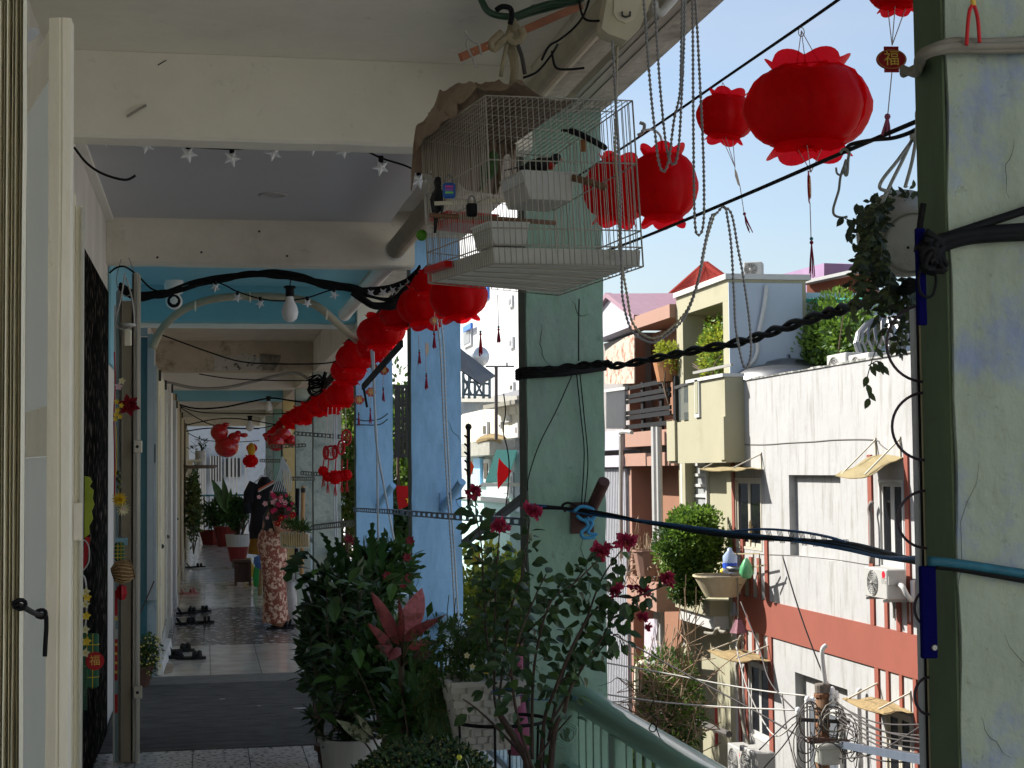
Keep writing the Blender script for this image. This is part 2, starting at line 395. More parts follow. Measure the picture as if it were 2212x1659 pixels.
# tiles -----------------------------------------------------------
def tile_mat(name,a,bcol,sc,lo,hi,rough=.25,stretch=(1,1,1),kind='noise'):
    if name in MATS:return MATS[name]
    m = mat(name,a,rough,var=.05,scale=2,bump=0,spec=.5)
    n = m.node_tree.nodes;L = m.node_tree.links
    tc = n.new('ShaderNodeTexCoord');oi = n.new('ShaderNodeObjectInfo');mp = n.new('ShaderNodeMapping');mp.inputs['Scale'].default_value = stretch
    ad = n.new('ShaderNodeVectorMath');ad.operation = 'ADD'
    L.new(tc.outputs['Object'],ad.inputs[0]);L.new(oi.outputs['Location'],ad.inputs[1]);L.new(ad.outputs[0],mp.inputs[0])
    t = n.new('ShaderNodeTexVoronoi' if kind == 'vor' else 'ShaderNodeTexNoise');t.inputs['Scale'].default_value = sc
    L.new(mp.outputs[0],t.inputs['Vector'])
    r = n.new('ShaderNodeMapRange');r.inputs[1].default_value = lo;r.inputs[2].default_value = hi;L.new(t.outputs[0],r.inputs[0])
    mx = n.new('ShaderNodeMix');mx.data_type = 'RGBA';mx.inputs[6].default_value = (*a,1);mx.inputs[7].default_value = (*bcol,1)
    L.new(r.outputs[0],mx.inputs[0]);L.new(mx.outputs[2],n['Principled BSDF'].inputs['Base Color'])
    return m
T0 = tile_mat('pebble pattern tile',(.72,.70,.65),(.20,.19,.18),34,.52,.60,stretch=(1,1.3,1))
T1 = tile_mat('cream tile',(.78,.73,.64),(.64,.58,.49),5,.4,.7,rough=.13)
T2 = tile_mat('mosaic pattern tile',(.82,.79,.74),(.15,.14,.13),12,.15,.42,kind='vor',rough=.2)
T3 = tile_mat('beige tile',(.72,.66,.55),(.52,.47,.38),6,.4,.6,stretch=(1,.3,1),rough=.14)
T4 = tile_mat('grey tile',(.70,.69,.66),(.52,.52,.50),5,.4,.7,rough=.13)
def tiles(x0,x1,y0,y1,sx,sy,m,xoff=0,g=.0025):
    me = MB().box(-sx/2+g,-sy/2+g,-.012,sx/2-g,sy/2-g,0)
    o0 = bpy.data.meshes.new('tile');o0.from_pydata(me.v,[],me.f);o0.materials.append(m)
    fl_ = bpy.data.objects['floor'];x = x0+xoff
    out = []
    while x < x1-.02:
        y = y0
        while y < y1-.02:
            w = min(sx,x1-x);h = min(sy,y1-y)
            out.append(piece(o0,'tile',fl_,(x+w/2,y+h/2,.001+random.random()*.0012),(random.uniform(-.002,.002),random.uniform(-.002,.002),0),(w/sx,h/sy,1)))
            y += sy
        x += sx
tiles(-.694,.966,7.0,9.5,.3105,.3105,T0)
tiles(-.766,.966,12.93,15.13,.40,.80,T1)
tiles(-.62,.966,15.14,19.3,.30,.30,T2)
tiles(-.62,.966,19.31,23.7,.30,.44,T3)
tiles(-.62,.966,23.72,27.9,.5,.5,T4)
struct(MB().box(-.62,27.92,-.02,.966,43,.0),'far_tiles',T4)
struct(MB().box(-.62,-6,-.02,.966,6.99,.0),'near_tiles',T0)
struct(MB().box(-.619,12.42,-.011,.967,12.92,.004),'threshold',mat('threshold cement',(.20,.185,.16),.8,var=.2,scale=9))
mt = MB();n = 40
RUG = mat('dark grey rug',(.15,.14,.125),.95,var=.35,scale=9,bump=.6,bscale=120,stretch=(.5,1.5,1),spec=.1)
o = MB().bbox(-.60,9.5,-.008,.93,12.42,.006,.003).build('rug',RUG);tag(o,'worn dark grey rug lying across the gallery floor','rug')
for q,s in (((620,1533),.05),((650,1530),.045),((480,1510),.018),((560,1525),.012)):
    p = at(*q,Z=.008);a = MB()
    a.poly([p+Vector((s*math.cos(t)*(1+.4*math.sin(3*t)),s*.5*math.sin(t)*(1+.3*math.cos(2*t)),0)) for t in [k*math.pi/5 for k in range(10)]],(0,0,1),.002)
    if s > .02 and q[0] > 630:tag(a.build('paper_scrap',WHITEB),'torn white paper scrap lying on the dark rug','scrap')
    elif s < .02:tag(a.build('paper_scrap',WHITEB),'tiny white crumb on the %s of the dark rug' % ('far left' if q[0] < 500 else 'middle'),'scrap')
def cracks(parent,specs,Y,m,w=1):
    for x,y,L_,a0 in specs:
        p = at(x,y,Y=Y);q = [p];a = a0
        for k in range(9):a += random.uniform(-.7,.7);a = a*.8+a0*.2;p = p+Vector((math.sin(a),0,-math.cos(a)))*L_/9;q.append(p)
        MB().tube(q,[w*(.0006+.0009*math.sin(math.pi*k/9)) for k in range(10)],4).build('crack',m,parent)
CRP = mat('crack in paint',(.035,.045,.04),.95,bump=0)
cracks(P1,((1222,1400,.3,.8),(1180,1380,.25,-.5),(1260,1150,.3,.1),(1290,1480,.2,1.2),(1170,700,.2,.2),(1250,1330,.22,1.4),(1235,650,.12,1.2)),6.745,CRP)
cracks(P0,((2115,1000,.35,.3),(2170,1370,.22,.1),(2190,300,.12,.3),(2120,1550,.1,.4)),2.754,CRP,.4)
cracks(P2,((900,1230,.3,.1),(960,900,.3,.3),(975,1060,.2,1.0)),10.71,mat('blue shadow crack',(.05,.10,.16),.9,bump=0))
for x,y in ((435,545),(620,553),(560,500),(340,556)):tag(MB().disc(at(x,y,Y=10.34),.008,(0,-1,0),8).build('nail_hole',DK),'dark nail hole in the second beam, '+{435:'left one low',620:'right one low',560:'upper one',340:'leftmost one'}[x],'hole')
# ---------------------------------------------------------------- street and houses across it
def zc(x0,y0,s):
    """crop coordinates of a photograph enlargement to measuring coordinates"""
    return lambda x,y:((x0+x*s)/1.15733,(y0+y*s)/1.15733)
c4 = zc(1500,640,.398);c5 = zc(1780,1100,.2532);c6 = zc(1560,1480,.3526);c7 = zc(1480,1200,.4339);c61 = zc(1480,620,.41);c1 = zc(1140,700,.3614)
struct(MB().box(-60,-60,-9.1,400,400,-9),'street',mat('asphalt',(.32,.31,.29),.9,var=.15))
FX = 10.0
WPL = mat('weathered white plaster',(.36,.355,.34),.8,var=.06,scale=.9,bump=.25,bscale=6)
def streaky(m,ztop,zlen,dark=(.25,.24,.21)):
    """rain streaks running down from the parapet"""
    n = m.node_tree.nodes;L = m.node_tree.links;b = n['Principled BSDF']
    src = b.inputs['Base Color'].links[0].from_socket
    tc = n.new('ShaderNodeTexCoord');mp = n.new('ShaderNodeMapping');mp.inputs['Scale'].default_value = (1,2.2,.30);L.new(tc.outputs['Object'],mp.inputs[0])
    no = n.new('ShaderNodeTexNoise');no.inputs['Scale'].default_value = 2.2;no.inputs['Detail'].default_value = 9;no.inputs['Roughness'].default_value = .72;L.new(mp.outputs[0],no.inputs[0])
    sp = n.new('ShaderNodeSeparateXYZ');L.new(tc.outputs['Object'],sp.inputs[0])
    h = n.new('ShaderNodeMapRange');h.inputs[1].default_value = ztop-zlen;h.inputs[2].default_value = ztop;h.inputs[3].default_value = .0;h.inputs[4].default_value = 1.0;h.clamp = True;L.new(sp.outputs[2],h.inputs[0])
    r = n.new('ShaderNodeMapRange');r.inputs[1].default_value = .50;r.inputs[2].default_value = .66;L.new(no.outputs[0],r.inputs[0])
    a = n.new('ShaderNodeMath');a.operation = 'MULTIPLY';a.use_clamp = True;L.new(r.outputs[0],a.inputs[0]);L.new(h.outputs[0],a.inputs[1]);r = a
    mx = n.new('ShaderNodeMix');mx.data_type = 'RGBA';L.new(r.outputs[0],mx.inputs[0]);L.new(src,mx.inputs[6]);mx.inputs[7].default_value = (*dark,1)
    L.new(mx.outputs[2],b.inputs['Base Color']);return m
streaky(WPL,3.25,1.7);grime(WPL,.3,.6,.5,.9)
GLASS = mat('dark window glass',(.010,.011,.013),.15,var=0,bump=0,spec=.2)
WFR = mat('white window frame',(.48,.47,.44),.5,var=.05,bump=0)
CREAMF = mat('cream window frame',(.46,.42,.33),.5,var=.08,bump=0)
TERRA = mat('terracotta paint',lin('#844636'),.75,var=.07,scale=1.5,bump=.1,bscale=8)
def facade(name,X,y0,y1,z0,z1,holes,m,parent,X1=None,dep=.12,back=None,side=None):
    """front sheet with real openings, reveals of depth dep; X1 closes the block behind"""
    ys = sorted({y0,y1,*[h[0] for h in holes],*[h[1] for h in holes]});zs = sorted({z0,z1,*[h[2] for h in holes],*[h[3] for h in holes]})
    b = MB()
    for i in range(len(ys)-1):
        for k in range(len(zs)-1):
            cy,cz = (ys[i]+ys[i+1])/2,(zs[k]+zs[k+1])/2
            if any(h[0] < cy < h[1] and h[2] < cz < h[3] for h in holes):continue
            b.quad((X,ys[i+1],zs[k]),(X,ys[i],zs[k]),(X,ys[i],zs[k+1]),(X,ys[i+1],zs[k+1]))
    for h in holes:
        d = h[4] if len(h) > 4 else dep;a,c,e,f = h[:4]
        b.quad((X,c,e),(X+d,c,e),(X+d,c,f),(X,c,f));b.quad((X,a,e),(X,a,f),(X+d,a,f),(X+d,a,e))
        b.quad((X,a,f),(X,c,f),(X+d,c,f),(X+d,a,f));b.quad((X,a,e),(X+d,a,e),(X+d,c,e),(X,c,e))
        b.quad((X+d,c,e),(X+d,a,e),(X+d,a,f),(X+d,c,f))
    if X1:
        b.quad((X,y0,z0),(X1,y0,z0),(X1,y0,z1),(X,y0,z1));b.quad((X,y1,z0),(X,y1,z1),(X1,y1,z1),(X1,y1,z0))
        b.quad((X,y0,z1),(X1,y0,z1),(X1,y1,z1),(X,y1,z1));b.quad((X1,y0,z0),(X1,y1,z0),(X1,y1,z1),(X1,y0,z1))
    return b.build(name,m,parent)
def pr(f,xl,yt,xr,yb,X=FX,ref='m'):
    """rectangle of a crop on the plane X -> (ynear, yfar, zbottom, ztop), heights read at the left edge"""
    p = at(*f(xl,yt),X=X);q = at(*f(xr,yt),X=X);r = at(*f(xl,yb),X=X)
    return (q.y,p.y,r.z,p.z)
W1 = pr(c5,225,372,485,1060);W2 = pr(c5,1640,330,1885,1190);W2 = (W2[0],W2[1],W1[2],W1[3])
L1 = pr(c6,880,480,1030,1010);L2 = pr(c6,1850,750,2035,1248);L2 = (L2[0],L2[1],L1[2],L1[3])
RA = pr(c5,757,345,1267,1140);RB = pr(c6,1212,566,1582,1240);RB = (RB[0],RB[1],RB[2]-1,RB[3])
wb = thing('white_house','tall white plaster house with terracotta band and stripes across the street','house',(FX,24,-9))
yL = at(*c4(815,785),X=FX).y;zT = 3.22
facade('wall',FX,4,yL,-9,zT,[W1+(.07,),W2+(.07,),L1+(.07,),L2+(.07,),RA+(.13,),RB+(.16,)],WPL,wb,X1=19)
cap = MB()
n = 60
for i in range(n):
    y = 4+(yL-4)*i/n;cap.box(FX-.02-.008*random.random(),y,zT-.002,FX+.16,y+(yL-4)/n+.001,zT+.018+.02*random.random())
cap.build('coping',mat('mossy coping',(.45,.44,.40),.9,c2=(.1,.1,.085),mix=(.4,.55,6)),wb)
def window(h,parent,fr=WFR,leaves=2,X=FX+.04,name='window',open_=0,t=.05,bars=0,gl=None):
    """casement window: outer frame, leaves with glass, set in its opening"""
    y0,y1,z0,z1 = h[:4]
    f = MB();f.box(X-.05,y0+.002,z0+.002,X+.028,y0+t,z1-.002);f.box(X-.05,y1-t,z0+.002,X+.028,y1-.002,z1-.002)
    f.box(X-.05,y0+t,z1-t,X+.028,y1-t,z1-.002);f.box(X-.05,y0+t,z0+.002,X+.028,y1-t,z0+t)
    fo = f.build(name,fr,parent)
    w = (y1-y0-2*t)/leaves
    for k in range(leaves):
        a = y0+t+k*w+.004;c = a+w-.008;s = MB();q = .055
        s.box(X-.02,a,z0+t+.003,X+.02,a+q,z1-t-.003);s.box(X-.02,c-q,z0+t+.003,X+.02,c,z1-t-.003)
        s.box(X-.02,a+q,z1-t-.003-q,X+.02,c-q,z1-t-.003);s.box(X-.02,a+q,z0+t+.003,X+.02,c-q,z0+t+.003+q*1.4)
        for j in range(bars):
            zz = z0+t+(z1-z0-2*t)*(j+1)/(bars+1);s.box(X-.018,a+q,zz-.012,X+.018,c-q,zz+.012)
        s.build('sash',fr,fo);MB().box(X-.004,a+q-.002,z0+t+q*1.2,X+.004,c-q+.002,z1-t-q).build('pane',gl or GLASS,fo)
    return fo
window(W1,wb,CREAMF);window(W2,wb,WFR);window(L1,wb,WFR);window(L2,wb,CREAMF)
wi = (RB[0]+.55,RB[1]-.25,RB[2],RB[3]-.42)
window(wi,wb,WFR,1,X=FX+.12,t=.06,gl=mat('grey curtained glass',(.12,.13,.14),.3,var=.1,bump=0))
bt = (at(1600,1296.5,X=FX).z,at(1987.5,1357.5,X=FX).z);bb = (at(1590,1363,X=FX).z,at(1991,1455,X=FX).z)
zb1,zb0 = sum(bt)/2,sum(bb)/2
MB().box(FX-.035,4,zb0,FX+.01,yL-.03,zb1).build('band',TERRA,wb)
st = []
def stripe(f,xl,xr,yref,z0,z1):
    a = at(*f(xl,yref),X=FX-.03).y;c = at(*f(xr,yref),X=FX-.03).y
    MB().box(FX-.03,min(a,c),z0,FX+.01,max(a,c),z1).build('stripe',TERRA,wb)
zt1 = at(*c5(1545,145),X=FX).z
for x in (188,262):stripe(c5,x,x+24,300,W1[3]+.12 if x > 200 else W1[2]-.55,zt1-.05)
for x in ((857,872),(905,920),(950,966),(995,1012)):stripe(c7,x[0],x[1],600,zb1+.003,zb1+1.15 if x[0] > 990 or x[0] < 860 else zb1+.75)
stripe(c7,798,815,500,zb1+.003,W1[2]-.56)
for x in ((1596,1618),(1808,1830),(1872,1893)):stripe(c7,x[0],x[1],500,zb1+.003,zt1)
for x in ((1682,1700),(1750,1772)):stripe(c7,x[0],x[1],700,zb1+.003,W2[2]-.04)
for x in ((1628,1650),(1848,1866)):stripe(c7,x[0],x[1],1200,-9,zb0-.003)
for x in ((1692,1708),(1768,1784)):stripe(c7,x[0],x[1],1150,L2[3]+.02,zb0-.003)
for x in ((836,850),(876,890),(1012,1034)):stripe(c7,x[0],x[1],1000,L1[2]-.35,zb0-.003)
for x in ((922,934),(964,980)):stripe(c7,x[0],x[1],1000,L1[3]+.02,zb0-.003)
CRK = mat('crack shadow gap',(.12,.11,.10),.9)
for pts in ([(885,1195),(1050,1197),(1200,1188),(1350,1180),(1500,1172),(1720,1168),(1760,1200),(1800,1228)],):
    p = [at(*c61(x,y+random.uniform(-3,3)),X=FX-.004) for x,y in pts]
    MB().tube(smoothpath(p,5),.012,4).build('crack',CRK,wb)
p = [at(*c5(x,y),X=FX-.004) for x,y in ((480,1130),(780,1140),(1000,1160),(1280,1190),(1500,1225),(1640,1240))]
MB().tube(smoothpath(p,4),.008,4).build('crack',CRK,wb)
def awning(name,ps,label,mcol,braces,wallz):
    t = thing(name,label,'awning',(FX,ps[0].y,ps[0].z))
    a,b_,c_,d_ = ps;s = MB();n = 6;vs = []
    for i in range(n+1):
        for k in range(n+1):
            u,v = i/n,k/n;p = (a*(1-u)+b_*u)*(1-v)+(d_*(1-u)+c_*u)*v
            p = p+Vector((0,0,.03*math.sin(math.pi*u)*math.sin(math.pi*v)+.02*math.sin(9*u+4*v)));vs.append(p)
    fs = [(i*(n+1)+k,(i+1)*(n+1)+k,(i+1)*(n+1)+k+1,i*(n+1)+k+1) for i in range(n) for k in range(n)]
    s.add(vs,fs);s.add([v-Vector((0,0,.012)) for v in vs],[f[::-1] for f in fs]);s.build('sheet',mcol,t)
    for q,r in braces:MB().bar(q,r,.03,.02).build('brace',CREAMF,t)
    return t
TAN = mat('sun bleached sheet',lin('#8f8058'),.7,var=.15,scale=5,bump=.1,trans=.2)
STRAW = mat('frayed straw sheet',lin('#8a7650'),.9,var=.3,scale=20,bump=.5)
def aw(y0,y1,zw,out,drop,lab,m):
    ps = [Vector((FX-.01,y1,zw)),Vector((FX-out,y1+.03,zw-drop)),Vector((FX-out,y0+.02,zw-drop-.03)),Vector((FX-.01,y0,zw-.02))]
    br = [(Vector((FX-.01,y,zw+.24)),Vector((FX-out+.05,y,zw-drop+.02))) for y in (y0+.1,y1-.1)]+[(Vector((FX-.012,y,zw-.06)),Vector((FX-.012,y,zw+.27))) for y in (y0+.1,y1-.1)]
    awning('window_awning',ps,lab,m,br,zw)
aw(W1[0]-.15,W1[1]+.35,W1[3]+.20,.6,.03,'tattered tan awning over the upper window beside the cream house',TAN)
aw(W2[0]-.05,W2[1]+.15,W2[3]+.36,.62,.30,'drooping yellowish awning over the upper window above the wall-mounted condenser',TAN)
aw(L1[0]-.15,L1[1]+.3,L1[3]+.16,.7,.0,'frayed straw awning over the lower window beside the cream house',STRAW)
aw(L2[0]-.1,L2[1]+.3,L2[3]+.10,.55,.0,'flat tan awning over the lower window right of the utility pole',STRAW)
ACM = mat('condenser casing',(.38,.37,.34),.45,var=.05,bump=.02)
ACD = mat('condenser grille',(.28,.27,.24),.5,var=.1,bump=0)
REDM = mat('red badge',(.55,.01,.03),.4,bump=0)
def condenser(loc,w,h,d,label,rz=0,logo=False,group='condenser units'):
    """front faces -X when rz = 0; w along Y"""
    t = thing('condenser_unit',label,'air conditioner',loc,rz,group)
    t.location = (0,0,0);t.rotation_euler = (0,0,0)
    MB().bbox(0,-w/2,0,d,w/2,h,.015).build('casing',ACM,t)
    cy = w*.12;r = h*.43
    g = MB();g.lathe([(r,0),(r,.012),(r-.012,.016),(r-.02,.0)],(-.012,cy,h/2),20,'X')
    for k in range(5):g.tube([(-.010,cy+math.cos(a)*r*(k+1)/6,h/2+math.sin(a)*r*(k+1)/6) for a in [i*math.pi/8 for i in range(16)]],.004,4,close=True)
    for k in range(12):a = k*math.pi/6;g.bar((-.012,cy,h/2),(-.012,cy+math.cos(a)*r,h/2+math.sin(a)*r),.005)
    g.build('grille',ACM,t)
    f = MB();f.disc((-.001,cy,h/2),r-.01,(-1,0,0),20);f.build('fan_opening',mat('fan opening',(.05,.05,.048),.7),t)
    b = MB()
    for k in range(3):
        a0 = k*2*math.pi/3+.3;b.add([(-.004,cy+math.cos(a0)*.04,h/2+math.sin(a0)*.04),(-.007,cy+math.cos(a0)*r*.9,h/2+math.sin(a0)*r*.9),(-.003,cy+math.cos(a0+.7)*r*.88,h/2+math.sin(a0+.7)*r*.88),(-.002,cy+math.cos(a0+.9)*.05,h/2+math.sin(a0+.9)*.05)],[(0,1,2,3)])
    b.ball((-.01,cy,h/2),.035,8);b.build('fan_blade',ACD,t)
    MB().box(.02,-w/2-.02,h*.5,d*.5,-w/2-.001,h*.78).build('service_cover',ACM,t)
    if logo:
        MB().disc((-.004,-w*.36,h*.82),.055,(-1,0,0),18).build('badge',REDM,t)
        tm = text_mesh('LG',.13);tm.materials.append(ACD)
        o = piece(tm,'lettering',t,(-.004,-w*.37,h*.62),(R(90),0,R(-90)))
    t.location = loc;t.rotation_euler = (0,0,rz)
    return t
p = at(*c7(1575,680),X=FX-.42);ac1 = condenser((FX-.42,p.y-.38,p.z+.03),.80,at(*c7(1575,500),X=FX-.42).z-p.z-.03,.30,'condenser with red round badge mounted on the white wall under the upper window',logo=True)
yb = p.y-.38
cbk = thing('condenser_bracket','pale steel bracket carrying the badged condenser on the wall','bracket',(FX-.2,yb,p.z))
for yy in (yb-.3,yb+.3):MB().box(FX-.45,yy-.02,p.z-.01,FX,yy+.02,p.z+.028).build('arm',ACM,cbk);MB().bar((FX-.02,yy,p.z-.01),(FX-.02,yy,p.z-.3),.03).build('upright',ACM,cbk)
pipe = MB().tube(smoothpath([(FX-.25,yb-.44,p.z+.25),(FX-.25,yb-.56,p.z+.22),(FX-.2,yb-.6,p.z+.1),(FX-.1,yb-.55,p.z+.05),(FX-.05,yb-.45,p.z+.3)],5),.04,6)
tag(pipe.build('insulated_pipe',WFR,smooth=True),'bandaged white pipe curling out of the badged condenser','pipe')
q = at(*c7(780,1659),X=FX-.5);condenser((FX-.5,q.y-.45,q.z-.15),.85,.62,.32,'left of the two condensers standing low at the corner of the white house',logo=True)
q = at(*c7(880,1659),X=FX-.9);condenser((FX-1.0,q.y-.45,q.z-.2),.85,.60,.34,'right of the two condensers standing low at the corner of the white house')
def onroof(f,x,y,D):return at(*f(x,y),X=D)
for xx,lab in ((1415,'left of the two small condensers behind the white parapet'),(1545,'right of the two small condensers behind the white parapet')):
    p = at(*c61(xx,720),X=10.7);q = at(*c61(xx+135,640),X=10.7)
    condenser((10.7,p.y-.55,zT-.3),.85,at(*c61(xx,660),X=10.7).z-zT+.3,.32,lab)
STEEL = mat('stainless steel',(.22,.22,.215),.4,1,var=.03,bump=0)
p = at(*c61(1135,740),X=11.0)
tk = thing('water_tank','low domed stainless steel tank lid behind the white parapet','water tank',(11.2,p.y,zT))
MB().lathe([(0,.62),(.2,.61),(.45,.55),(.5,.5),(.95,.40),(1.15,.25),(1.2,0),(1.2,-.5)],(11.2,p.y,zT-.13),28).build('tank',STEEL,tk,smooth=True)
MB().lathe([(0,.70),(.06,.69),(.07,.60)],(11.2,p.y,zT-.13),10).build('knob',STEEL,tk,smooth=True)
p = at(*c61(1825,620),X=11.6)
tv = thing('turbine_vent','ribbed round steel roof vent half hidden by the hanging plant','roof vent',(11.6,p.y,zT))
rr = at(*c61(1735,600),X=11.6).y-p.y
zc_ = at(*c61(1825,575),X=11.6).z
for k in range(26):
    a = k*2*math.pi/26
    MB().tube([(11.6+rr*math.cos(a+.5*t)*math.sin(math.pi*(.12+.76*t)),p.y+rr*math.sin(a+.5*t)*math.sin(math.pi*(.12+.76*t)),zc_+rr*.75*math.cos(math.pi*(.12+.76*t))) for t in [i/6 for i in range(7)]],.028,4).build('blade',STEEL,tv)
MB().lathe([(rr*.3,.7*rr),(0,.75*rr)],(11.6,p.y,zc_),16).build('crown',STEEL,tv)
MB().lathe([(rr*.8,-.66*rr),(rr*.8,-1.6*rr)],(11.6,p.y,zc_),20).build('collar',STEEL,tv,smooth=True)
LEAFS = mat('sunny leaf',(.13,.22,.03),.5,var=.35,scale=3,bump=0,trans=.35,spec=.3)
LEAFY = mat('yellow green leaf',(.30,.34,.035),.5,var=.3,scale=4,bump=0,trans=.4)
LEAFD = mat('dark green leaf',(.035,.075,.02),.45,var=.4,scale=5,bump=0,trans=.25,spec=.4)
LEAFM = mat('mid green leaf',(.055,.11,.025),.45,var=.4,scale=5,bump=0,trans=.3)
LEAFO = mat('olive leaf',(.10,.12,.03),.5,var=.4,scale=5,bump=0,trans=.3)
BARK = mat('bark',(.10,.07,.045),.9,var=.3,scale=20,bump=.4)
TWIG = mat('dry twig',(.22,.15,.09),.9,var=.3)
def cloud(c,rad,n,L,W,rnd,shell=.5,up=.3,lumps=5,lump_r=.45):
    """leaf blades scattered through uneven lumps of a crown"""
    b = MB();c = Vector(c);cs = []
    for i in range(lumps):
        v = Vector((rnd.gauss(0,1),rnd.gauss(0,1),rnd.gauss(0,1))).normalized()*rnd.uniform(.25,.8)
        cs.append((Vector((v.x*rad[0],v.y*rad[1],v.z*rad[2])),rnd.uniform(.7,1.2)*lump_r))
    for i in range(n):
        o,s = rnd.choice(cs) if i % 4 else (Vector((0,0,0)),.8)
        v = Vector((rnd.gauss(0,1),rnd.gauss(0,1),rnd.gauss(0,1))).normalized();k = rnd.uniform(shell,1)**.5
        p = c+o+Vector((v.x*rad[0]*s*k,v.y*rad[1]*s*k,v.z*rad[2]*s*k))
        d = (v+Vector((rnd.gauss(0,.6),rnd.gauss(0,.6),rnd.gauss(0,.5)+up))).normalized();q = rnd.uniform(.6,1.25)
        s_ = d.cross(Vector((rnd.gauss(0,1),rnd.gauss(0,1),1))).normalized()*W*q/2
        b.add([p,p+d*L*q*.5+s_,p+d*L*q,p+d*L*q*.5-s_],[(0,1,2,3)])
    return b
def stems(c,top,n,r,rnd,spread):
    b = MB();c = Vector(c);top = Vector(top)
    for i in range(n):
        e = top+Vector((rnd.uniform(-1,1)*spread[0],rnd.uniform(-1,1)*spread[1],rnd.uniform(-.6,.6)*spread[2]));m = (c+e)/2+Vector((rnd.gauss(0,.1)*spread[0],rnd.gauss(0,.1)*spread[1],.05))
        b.tube(smoothpath([c,m,e],4),[r*(1-.08*k) for k in range(9)],5)
    return b
def bush(name,label,c,rad,n,L,W,ms,base,cat='plant',stemr=.03,seed=1,shell=.45,lumps=6,nst=6,group=None):
    rnd = random.Random(seed);t = thing(name,label,cat,base,group=group)
    stems(base,c,nst,stemr,rnd,rad).build('stem',BARK,t)
    for i,m in enumerate(ms):
        o = cloud(c,rad,n//len(ms),L,W,rnd,shell,lumps=lumps).build('foliage',m,t);o['kind'] = 'stuff'
    return t
c = at(*c61(1490,560),X=12.0)
bush('roof_hedge','dense glossy green hedge on the roof behind the white parapet',c,(.7,1.9,.85),11000,.12,.065,[LEAFS,LEAFM,LEAFS],(12,c.y,zT-.6),seed=3,nst=9,lumps=18)
# ------------------------------------------------ cream house
CREAMW = mat('cream house paint',lin('#99947a'),.8,var=.05,scale=1,bump=.12,bscale=9,c2=lin('#8a856a'),mix=(.55,.75,.9))
GREYW = mat('shade tinted side wall',lin('#a6b0ba'),.8,var=.05,scale=.8,bump=.12,bscale=8)  # blue-grey tint paints the shade of a face turned from the sun
INNER = mat('inner khaki wall',lin('#8f8d74'),.8,var=.05)
ch = thing('cream_house','cream coloured house with roof balcony next to the white house','house',(FX,32,-9))
def blk(f,xl,yt,xr,yb,Xa,Xb,m,name,parent,hl=True,bevel=0):
    """block whose front rectangle (left edge heights) is read on plane Xa, going back to Xb"""
    p = at(*f(xl,yt),X=Xa);q = at(*f(xr,yt),X=Xa);r = at(*f(xl,yb),X=Xa)
    return MB().box(Xa,q.y,r.z,Xb,p.y,p.z).build(name,m,parent)
yc1 = at(*c4(480,400),X=FX).y;yc0 = yL+.005;ztop = at(*c4(480,248),X=FX).z
p = at(*c4(555,760),X=FX)
zfl = at(*c4(560,770),X=FX).z
MB().box(FX,yc0,at(*c4(515,372),X=FX).z,11.6,yc1,ztop-.06).build('roof',CREAMW,ch)
MB().box(FX-.06,yc0-.03,ztop-.057,11.7,yc1+.03,ztop+.05).build('coping',WFR,ch)
zr = at(*c4(515,372),X=FX).z
MB().box(FX+.002,yc1-.45,-9,10.5,yc1,zr-.002).build('column',CREAMW,ch)
MB().box(FX+.002,yc0+.002,zfl-.5,10.42,yc0+.35,zr-.002).build('column',CREAMW,ch)
MB().box(11.5,yc0,zfl-.5,11.6,yc1,zr-.002).build('back_wall',INNER,ch)
MB().box(10.0,yc0+.003,zfl-.7,11.6,yc1-.003,zfl-.5).build('balcony_floor',INNER,ch)
MB().box(11.42,at(*c4(755,380),X=11.45).y,at(*c4(740,398),X=11.45).z,11.497,at(*c4(725,380),X=11.45).y,at(*c4(740,360),X=11.45).z).build('wall_lamp',DK,ch)
BX = 9.62
def zz(x,y,X=BX):return at(*c4(x,y),X=X).z
def yy(x,X=BX):return at(*c4(x,900),X=X).y
zbot = zz(430,1303)
MB().box(BX,yy(815-30),zbot,10.0,yy(555),zz(560,800)).build('parapet',CREAMW,ch)
MB().box(BX+.003,yy(555)-.001,zbot,10.0,yy(430),zz(480,1045)).build('parapet',CREAMW,ch)
MB().box(BX-.05,yy(480),zbot+.05,BX,yy(430),zz(430,1040)).build('pilaster',CREAMW,ch)
MB().box(BX-.04,yy(785)-.02,zbot+.05,BX,yy(757),zz(770,1010)).build('pilaster',CREAMW,ch)
MB().box(BX-.05,yy(785)-.03,zz(560,800)+.002,10.0,yy(555)+.02,zz(560,785)+.02).build('coping',WFR,ch)
MB().box(BX-.04,yy(633),zz(610,1015),BX,yy(604),zz(604,780)).build('trim',WFR,ch)
MB().box(BX-.05,yy(633)+.05,zz(610,1015)+.08,BX-.038,yy(604)-.06,zz(604,780)).build('slot',INNER,ch)
gm = mat('tinted glass',(.10,.11,.10),.1,var=0,bump=0,alpha=.55)
MB().box(BX+.05,yy(555),zz(480,1035),BX+.06,yy(480),zz(480,830)).build('glass_panel',gm,ch)
MB().bar(at(*c4(475,828),X=BX+.05),at(*c4(560,800),X=BX+.05),.06).build('handrail',DK,ch)
MB().bar(at(*c4(590,765),X=BX+.15)+Vector((0,0,.1)),at(*c4(830,715),X=BX+.15)+Vector((0,0,.1)),.05).build('handrail',ACD,ch)
MB().box(10.25,yc0-.0,-9,11.5,yc1-.452,zbot-.0).build('wall',CREAMW,ch)
MB().box(10.003,yc0+.0,-9,10.24,yc0+.30,zbot-.003).build('column',CREAMW,ch)
wn_ = (at(*c4(685,1400),X=10.25).y,at(*c4(585,1400),X=10.25).y);MB().box(10.0,wn_[1],-1.2-1,10.25,wn_[1]+.12,zbot-.004).build('fin',WFR,ch)
